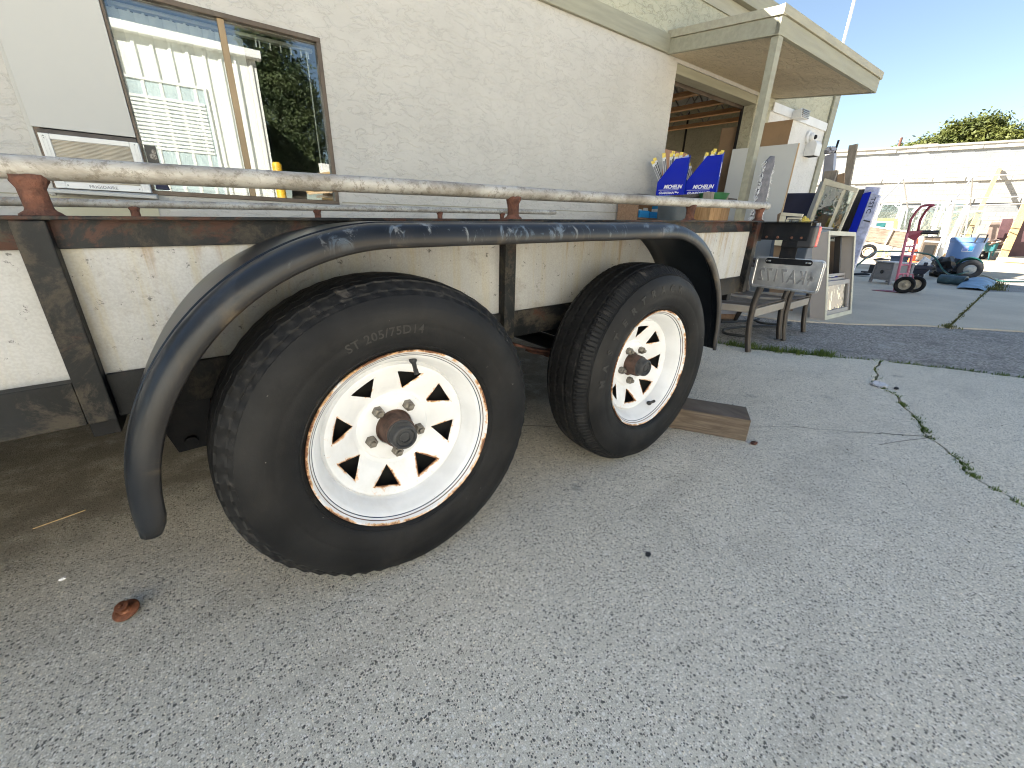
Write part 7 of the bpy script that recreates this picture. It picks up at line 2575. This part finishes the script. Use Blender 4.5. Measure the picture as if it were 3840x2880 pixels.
    for p, q in zip(pts[:-1], pts[1:]):
        m.hexa([p + Vector((0, -0.1, 0)), q + Vector((0, -0.1, 0)), q + Vector((0, 0.12, 0)), p + Vector((0, 0.12, 0))], [p + Vector((0, -0.1, 0.03)), q + Vector((0, -0.1, 0.03)), q + Vector((0, 0.12, 0.03)), p + Vector((0, 0.12, 0.03))])
    m.build('fender', M['fender_tan'], t)
    MB().tube([pw + Vector((0, 0.05, 0)), pw + Vector((0, 1.2, 0))], 0.03, 8).build('axle', M['steel_dark'], t)

    # cone, cans, old range, crates on the sunlit ground
    def spot(a, b):
        p = on_ground(*J(a, b))
        return p
    gp = g + f * 2.0
    def at(a, b, base):
        return facing(*J(a, b), base)
    cb = on_ground(*J(1130, 900))
    cb = CAM + (cb - CAM) * 0.75
    cb.z = 0
    ct, cbt = at(1170, 560, cb), at(1110, 790, cb)
    t = thing('traffic_cone', 'orange traffic cone with white bands behind the hand truck', 'cone', (ct.x, ct.y, 0))
    hh = ct.z
    sc_ = 0.20 * hh / 0.9
    for z0, z1, mt in ((0.05, 0.30, 'orange'), (0.301, 0.45, 'white_print'), (0.451, 0.55, 'orange'), (0.551, 0.78, 'white_print'), (0.781, 1.0, 'orange')):
        MB().lathe([(sc_ * (1 - 0.82 * z0), z0 * hh), (sc_ * (1 - 0.82 * z1), z1 * hh)], 24, (0, 0, 0), 'Z').build('cone_band', M[mt], t, smooth=True)
    MB().box(-sc_ * 1.3, sc_ * 1.3, -sc_ * 1.3, sc_ * 1.3, 0.0, 0.05 * hh).build('cone_base', M['orange'], t, bevel=0.01)

    def item(name, a0, a1, b0, b1, base, mat, label, cat, dep=0.4, bevel=0.01, parts=None, ground=True):
        p, q = at(a0, b1, base), at(a1, b0, base)
        w = (Vector((q.x, q.y, 0)) - Vector((p.x, p.y, 0))).length
        z0 = 0.0 if ground else p.z
        t = thing(name, label, cat, (p.x, p.y, 0), yaw)
        MB().box(0, w, 0, dep, z0, q.z).build('body', M[mat], t, bevel=bevel)
        return t, w, q.z
    bs = on_ground(*J(1300, 930))
    bs = CAM + (bs - CAM) * 0.9
    bs.z = 0
    t, w, h = item('old_range', 1200, 1610, 545, 860, bs, 'bronze', 'old dark kitchen range standing behind the traffic cone', 'range', 0.6)
    MB().box(0.02, w - 0.02, -0.03, -0.005, h * 0.80, h * 0.86).build('handle', M['white_gloss'], t, bevel=0.005)
    MB().box(-0.02, w + 0.02, -0.02, 0.55, h + 0.001, h + 0.05).build('cook_top', M['black'], t, bevel=0.005)
    MB().box(0.08, w - 0.08, -0.02, -0.004, h * 0.28, h * 0.68).build('oven_glass', M['deep_black'], t)
    t, w, h = item('red_can', 1080, 1190, 785, 890, on_ground(*J(1130, 885)), 'red', 'red plastic fuel can below the traffic cone', 'fuel can', 0.25, 0.03)
    MB().tube([(w * 0.2, 0.12, h - 0.01), (w * 0.25, 0.12, h + 0.06), (w * 0.7, 0.12, h + 0.06), (w * 0.75, 0.12, h - 0.01)], 0.015, 8).build('handle', M['red'], t)
    t, w, h = item('white_helmet_box', 550, 700, 690, 850, on_ground(*J(620, 880)), 'white_gloss', 'white rounded bucket beside the plywood trailer wheel', 'bucket', 0.4, 0.06)
    MB().box(w * 0.1, w * 0.7, -0.01, -0.001, h * 0.2, h * 0.5).build('emblem', M['yellow'], t)
    item('print_carton', 680, 870, 790, 890, on_ground(*J(760, 890)), 'packet', 'pale printed carton between the bucket and the hand truck', 'carton', 0.4)
    item('tan_carton', 420, 550, 770, 880, on_ground(*J(480, 890)), 'pine', 'tan carton just right of the peach wheel', 'carton', 0.4)
    t, w, h = item('framed_picture', 1210, 1430, 770, 890, on_ground(*J(1300, 890)), 'yellow', 'yellow picture in a red frame on the ground by the range', 'picture', 0.04, 0.003)
    for a in ((-0.02, 0.05, 0, h), (w - 0.05, w + 0.02, 0, h), (0.05, w - 0.05, h - 0.05, h), (0.05, w - 0.05, 0, 0.05)):
        MB().box(a[0], a[1], -0.03, -0.002, a[2], a[3]).build('frame', M['red'], t)
    item('black_chest', 1420, 1610, 770, 880, on_ground(*J(1500, 880)), 'black', 'low black chest right of the red framed picture', 'chest', 0.5)
    r_ = random.Random(77)
    for k, (a0, a1, b0, b1, mt, nm, lb, ct) in enumerate(((1590, 1640, 700, 890, 'plank_grey', 'wood_post', 'short weathered post right of the old range', 'post'),
            (690, 740, 700, 800, 'board_dark', 'dark_prop', 'dark prop under the plywood trailer tongue', 'prop'),
            (880, 940, 770, 890, 'maroon', 'maroon_bucket', 'maroon bucket just left of the hand truck rails', 'bucket'),
            (560, 640, 860, 905, 'cardboard', 'flat_carton', 'flat brown carton in front of the white bucket', 'carton'),
            (1000, 1080, 690, 790, 'grey_blue', 'grey_pail', 'grey pail left of the traffic cone', 'pail'),
            (940, 1010, 620, 720, 'white_gloss', 'white_basin', 'white basin behind the hand truck rails', 'basin'),
            (1620, 1700, 830, 930, 'fender_tan', 'tan_bag', 'tan paper bag left of the blue bin', 'bag'),
            (430, 520, 690, 760, 'grey_alu', 'metal_box', 'small metal box on the plywood trailer tongue side', 'box'))):
        t, w, h = item(nm, a0, a1, b0, b1, on_ground(*J((a0 + a1) / 2, max(b1, 885))), mt, lb, ct, 0.3, 0.02)
        if ct in ('bucket', 'pail', 'basin'):
            MB().tube([(0.02, 0.15, h), (w * 0.3, 0.12, h + 0.12), (w * 0.7, 0.12, h + 0.12), (w - 0.02, 0.15, h)], 0.012, 6).build('bail', M['grey_metal'], t)
        else:
            MB().box(w * 0.2, w * 0.8, -0.006, -0.0005, h * 0.35, h * 0.7).build('patch', M['card_light'], t)
    # wheelbarrow, white bags, pallets at the right
    K = lambda a, b: (3480 + a * .217, 700 + b * .217)
    wb = on_ground(*K(1040, 1270))
    t = thing('wheelbarrow', 'teal wheelbarrow full of scraps beside the blue bin', 'wheelbarrow', tuple(wb), yaw)
    kk = lambda a, b: rot @ (facing(*K(a, b), wb) - wb)
    a, b, c, d = kk(980, 960), kk(1240, 950), kk(1180, 1110), kk(1000, 1130)
    MB().hexa([d, c, c + Vector((0, .5, 0)), d + Vector((0, .5, 0))], [a, b, b + Vector((0, .6, 0)), a + Vector((0, .6, 0))]).build('tray', M['teal'], t, bevel=0.02)
    for q0, q1 in ((kk(1070, 1120), kk(1045, 1270)), (kk(1150, 1100), kk(1110, 1200))):
        MB().tube([q0, q1], 0.03, 8).build('leg', M['teal'], t)
    q = kk(945, 1200)
    MB().lathe([(0.05, -0.05), (0.16, -0.05), (0.2, -0.02), (0.2, 0.02), (0.16, 0.05), (0.05, 0.05)], 24, (q.x, 0.2, 0.2)).build('wheel', M['rubber'], t, smooth='auto')
    MB().tube([kk(1000, 1130), kk(1170, 1110) + Vector((0.5, 0.3, 0.1))], 0.025, 8).build('shaft', M['plank_grey'], t)
    crumple('scrap_pile', tuple(Vector((wb.x, wb.y, 0)) + f * 0.3 + Vector((0.0, 0.0, (kk(1120, 960)).z - 0.15))), 0.28, M['brown_board'], 'brown scraps heaped in the teal wheelbarrow', 'scraps', 0.5, 51)
    for k, (a, b, r, lb) in enumerate(((1450, 1120, 0.42, 'left white plastic sack on the pallet at the right edge'), (1600, 1080, 0.40, 'upper white plastic sack at the right edge'), (1620, 1200, 0.36, 'right white plastic sack at the right edge'))):
        p = on_ground(*K(a, 1190))
        crumple('white_sack', (p.x, p.y, 0.18 if k != 1 else 0.45), r, M['bag_white'], lb, 'sack', 0.62, 60 + k)
    p0, p1 = on_ground(*K(1100, 1290)), on_ground(*K(1659, 1320))
    t = thing('timber_stack', 'flat stack of pale timbers lying in front of the white sacks', 'timber', tuple(p0), math.atan2((p1 - p0).y, (p1 - p0).x))
    Lx = (p1 - p0).length + 3
    for i in range(4):
        MB().box(0.0 + 0.2 * rnd.random(), Lx, 0.25 * i, 0.25 * i + 0.235, 0.0, 0.17 + 0.01 * rnd.random()).build('timber', M['plank_grey'] if i else M['pine'], t, bevel=0.008)
    # things on the roof edge
    p = FWp(*L7(560, 262), 0)
    o = MB().box(0, 0.9, 0, 0.4, 0, 0.12).build('roof_board', M['plank_grey'], loc=(p.x + 0.4, p.y, 5.351), rot=(0, 0, math.atan2(FW_E.y, FW_E.x)))
    tag(o, 'weathered board lying on the roof edge of the block building', 'board')
    p = FWp(*L7(325, 250), 0)
    o = MB().tube([(p.x + 0.5, p.y, 5.352), (p.x + 0.5, p.y, 5.85)], 0.06, 10).build('vent_pipe', M['rust'], smooth='auto')
    tag(o, 'short rusty vent pipe on the roof of the block building', 'vent pipe')


far_yard()


# ------------------------------------------------------------------ trees
def tree(name, base, height, crown, label, leafmat, n_leaf, leaf=0.22, seed=1, trunk_r=0.25, lobes=None, group=None):
    """crown: list of (dx, dy, z, rx, ry, rz) lobes; leaves sit in clumps through the lobes"""
    r = random.Random(seed)
    t = thing(name, label, 'tree', base, 0, group)
    m = MB()
    top = max(c[2] for c in crown)
    pts = [(0, 0, 0), (0.03 * height, 0.0, top * 0.35), (0.0, 0.02 * height, top * 0.7), (0.02 * height, 0, top)]
    m.tube(pts, [trunk_r, trunk_r * 0.8, trunk_r * 0.5, trunk_r * 0.15], 12)
    for c in crown:
        z0 = min(top * 0.8, max(top * 0.25, c[2] - c[5]))
        a = Vector((0.02 * height * z0 / top, 0, z0))
        b = Vector((c[0], c[1], c[2]))
        m.tube([a, a.lerp(b, 0.5) + Vector((0, 0, 0.06 * height)), b], [trunk_r * 0.4, trunk_r * 0.25, trunk_r * 0.06], 7)
    m.build('trunk', M['bark'], t, smooth='auto')
    vs, fs = [], []
    tot = sum(c[3] * c[4] + c[4] * c[5] for c in crown)
    for c in crown:
        cnt = int(n_leaf * (c[3] * c[4] + c[4] * c[5]) / tot)
        clumps = max(6, cnt // 28)
        for _ in range(clumps):
            # clump centre on an uneven shell
            while True:
                d = Vector((r.gauss(0, 1), r.gauss(0, 1), r.gauss(0, 1)))
                if d.length > 0.1:
                    break
            d.normalize()
            k = (0.55 + 0.5 * r.random() ** 0.6) * (1 + 0.22 * noise.noise(d * 2.3 + Vector((seed, 0, 0))))
            cc = Vector((c[0] + d.x * c[3] * k, c[1] + d.y * c[4] * k, c[2] + d.z * c[5] * k))
            cr = r.uniform(0.8, 1.6) * leaf * 1.6
            for _ in range(28):
                o = Vector((r.gauss(0, 0.5), r.gauss(0, 0.5), r.gauss(0, 0.4))) * cr
                p = cc + o
                nrm = (d + Vector((r.uniform(-1, 1), r.uniform(-1, 1), r.uniform(-0.3, 1.2)))).normalized()
                s = nrm.orthogonal().normalized()
                s = (Matrix.Rotation(r.uniform(0, 6.28), 3, nrm) @ s)
                u = nrm.cross(s)
                L = leaf * r.uniform(0.55, 1.1)
                w = L * 0.42
                q = len(vs)
                vs += [p - s * L * 0.5, p + u * w * 0.5, p + s * L * 0.5, p - u * w * 0.5]
                fs.append((q, q + 1, q + 2, q + 3))
    MB().add(vs, fs).build('crown', leafmat, t, normals=False)
    return t


tb0 = FWp(3620, 620, -9.0)
tb0.z = 0
yawt = math.atan2(FW_E.y, FW_E.x)
E_ = FW_E


def crown_lobe(px, py, rpx, rzpx, dep=-9.0, dd=0.0):
    p = FWp(px, py, dep) - tb0
    q = FWp(px + rpx, py, dep) - tb0
    t_ = FWp(px, py - rzpx, dep) - tb0
    rr = (q - p).length
    p = p - FW_N * dd
    return (p.x, p.y, p.z, rr * 0.8, rr * 0.8, abs(t_.z - p.z) * 0.8)


cl = [crown_lobe(3690, 505, 70, 62), crown_lobe(3610, 530, 70, 60, dd=1), crown_lobe(3530, 555, 75, 55), crown_lobe(3455, 572, 75, 42), crown_lobe(3755, 535, 45, 48, dd=-1), crown_lobe(3640, 485, 45, 36), crown_lobe(3715, 470, 36, 30), crown_lobe(3560, 595, 110, 45), crown_lobe(3680, 590, 100, 45), crown_lobe(3395, 590, 65, 30), crown_lobe(3580, 490, 30, 24)]
tree('evergreen_tree', tuple(tb0), 9, cl, 'broad olive green tree behind the white block building', M['leaf_olive'], 42000, 0.28, 3, 0.4)
c2_ = FWp(3815, 560, -12)
c2b = Vector((c2_.x, c2_.y, 0))
tree('evergreen_tree', tuple(c2b), 8, [(0, 0, c2_.z - 0.9, 1.0, 1.0, 0.8), (1.0, -1.0, c2_.z - 1.3, 1.4, 1.4, 0.7)], 'small dark tree top at the right edge behind the block building', M['leaf_dark'], 5000, 0.40, 5, 0.25)


# ------------------------------------------------------------------ across the street, seen as reflections in the office window
def mirror(px, py, D):
    """point at distance D in front of the wall whose mirror image in the window lies on this photo pixel"""
    u, v, z = uvz(on_plane(px, py, W0 + WN * D, WN))
    return u, D, z


def street_side():
    D = 9.5
    z1 = lambda a, b: (a * .5877, b * .5877)
    uc, _, _ = mirror(*z1(1620, 330), D)
    _, _, ze0 = mirror(*z1(690, 120), D)
    _, _, ze1 = mirror(*z1(1620, 325), D)
    zt = (ze0 + ze1) / 2
    t = thing('metal_building', 'white corrugated metal building with a blinds window, mirrored in the office window', 'building', tuple(W(0, D, 0)), WB + math.pi)
    # local x = -u, local y = away from the office
    X1 = 14.0
    x0 = -uc
    MB().box(x0, X1, 0.0, 10, 0.0, zt - 0.02).build('wall_core', M['metal_siding'], t)
    m = MB()
    x = x0 + 0.05
    while x < X1:
        m.prism([(x, -0.0005, 0.02), (x + 0.03, -0.035, 0.02), (x + 0.07, -0.035, 0.02), (x + 0.10, -0.0005, 0.02)], (0, 0, zt - 0.22))
        x += 0.30
    tag(m.build('siding_ribs', M['metal_siding'], t), kind='stuff')
    MB().box(x0 - 0.12, X1, -0.18, 0.05, zt - 0.16, zt).build('eave_trim', M['white_gloss'], t, bevel=0.01)
    ua, _, za = mirror(*z1(790, 500), D)
    ub, _, zb = mirror(*z1(1400, 1060), D)
    _, _, zc = mirror(*z1(1310, 560), D)
    wx0, wx1 = -ub, -ua + 1.2
    zhi = (za + zc) / 2
    zlo = min(0.9, zb)
    MB().box(wx0, wx1, -0.02, -0.001, zlo, zhi).build('window_glass', simple('street_window_glass', (0.42, 0.50, 0.52), 0.15, 0, 0.08, 1.5, 0), t)
    nb = 14
    for i in range(nb):
        z = zhi - 0.28 - i * 0.075
        MB().box(wx0 + 0.03, wx1 - 0.03, -0.045, -0.022, z - 0.05, z).build('blind_slat', M['white_gloss'], t)
    m = frame_rect(MB(), wx0 - 0.05, wx1 + 0.05, zlo - 0.05, zhi + 0.05, 0.05, -0.05, -0.0215)
    m.build('window_frame', M['white_gloss'], t)
    MB().box(wx0 - 0.75, wx0 - 0.70, -0.06, -0.0365, 0.0, zt - 0.2).build('downpipe', M['white_gloss'], t)
    # bollard and wood pile
    u, _, z = mirror(*z1(1765, 1030), 6.0)
    t = thing('yellow_bollard', 'yellow bollard mirrored in the lower right of the office window', 'bollard', tuple(W(u, 6.0, 0)))
    MB().lathe([(0.0001, 0.0), (0.08, 0.0), (0.08, z - 0.05), (0.06, z - 0.01), (0.0001, z)], 24, (0, 0, 0), 'Z').build('post', simple('bollard_yellow', (0.75, 0.42, 0.02), 0.5), t, smooth='auto')
    MB().lathe([(0.081, 0.5), (0.081, 0.6)], 24, (0, 0, 0), 'Z').build('band', M['black'], t, smooth=True)
    r = random.Random(2)
    ua, _, za = mirror(*z1(1880, 1075), 6.5)
    ub, _, _ = mirror(*z1(2080, 1075), 6.5)
    t = thing('wood_pile', 'heap of split pale timber mirrored in the window corner', 'wood pile', tuple(W((ua + ub) / 2, 6.6, 0)), WB)
    half = abs(ub - ua) / 2 + 0.15
    for i in range(46):
        zz_ = 0.06 + (za - 0.1) * (i / 46)
        a = Vector((r.uniform(-half, half * 0.6), r.uniform(-0.2, 0.2), zz_))
        d = Vector((r.uniform(0.3, 0.6), r.uniform(-0.25, 0.25), r.uniform(-0.06, 0.10)))
        MB().bar(a, a + d, r.uniform(0.05, 0.11), r.uniform(0.03, 0.06)).build('stick', M[('pine', 'plank_grey', 'door_edge')[i % 3]], t)
    u, _, z = mirror(*z1(2095, 1045), 6.8)
    o = MB().box(-0.18, 0.25, -0.02, 0.02, 0, z).build('white_board', M['white_gloss'], loc=tuple(W(u, 6.8, 0)), rot=(0, 0, WB))
    tag(o, 'white board standing by the wood pile, mirrored at the window edge', 'board')
    # street tree
    Dt = 15.0
    uT, _, zT = mirror(*z1(1790, 700), Dt)
    base = W(uT, Dt, 0)

    def lobe(a, b, w, h, dd=0.0):
        u, _, z = mirror(*z1(a, b), Dt)
        u2, _, _ = mirror(*z1(a + w, b), Dt)
        _, _, z2 = mirror(*z1(a, b - h), Dt)
        p = W(u, Dt + dd, 0) - base
        rr = abs(u2 - u)
        return (p.x, p.y, z, rr, rr, abs(z2 - z))
    cr = [lobe(1700, 330, 150, 190), lobe(1800, 520, 190, 200), lobe(1900, 650, 150, 200), lobe(1760, 800, 170, 180), lobe(1930, 850, 160, 150), lobe(1660, 560, 110, 180), lobe(1820, 950, 200, 120), lobe(1700, 1000, 160, 90), lobe(1950, 1000, 140, 90), lobe(1840, 1060, 220, 70), lobe(1720, 180, 90, 120), lobe(1500, 200, 120, 80, 4), lobe(1350, 190, 110, 60, 5)]
    tree('street_tree', tuple(base), 9, cr, 'tall leafy tree mirrored in the right pane of the office window', M['leaf_dark'], 40000, 0.15, 11, 0.3)


street_side()
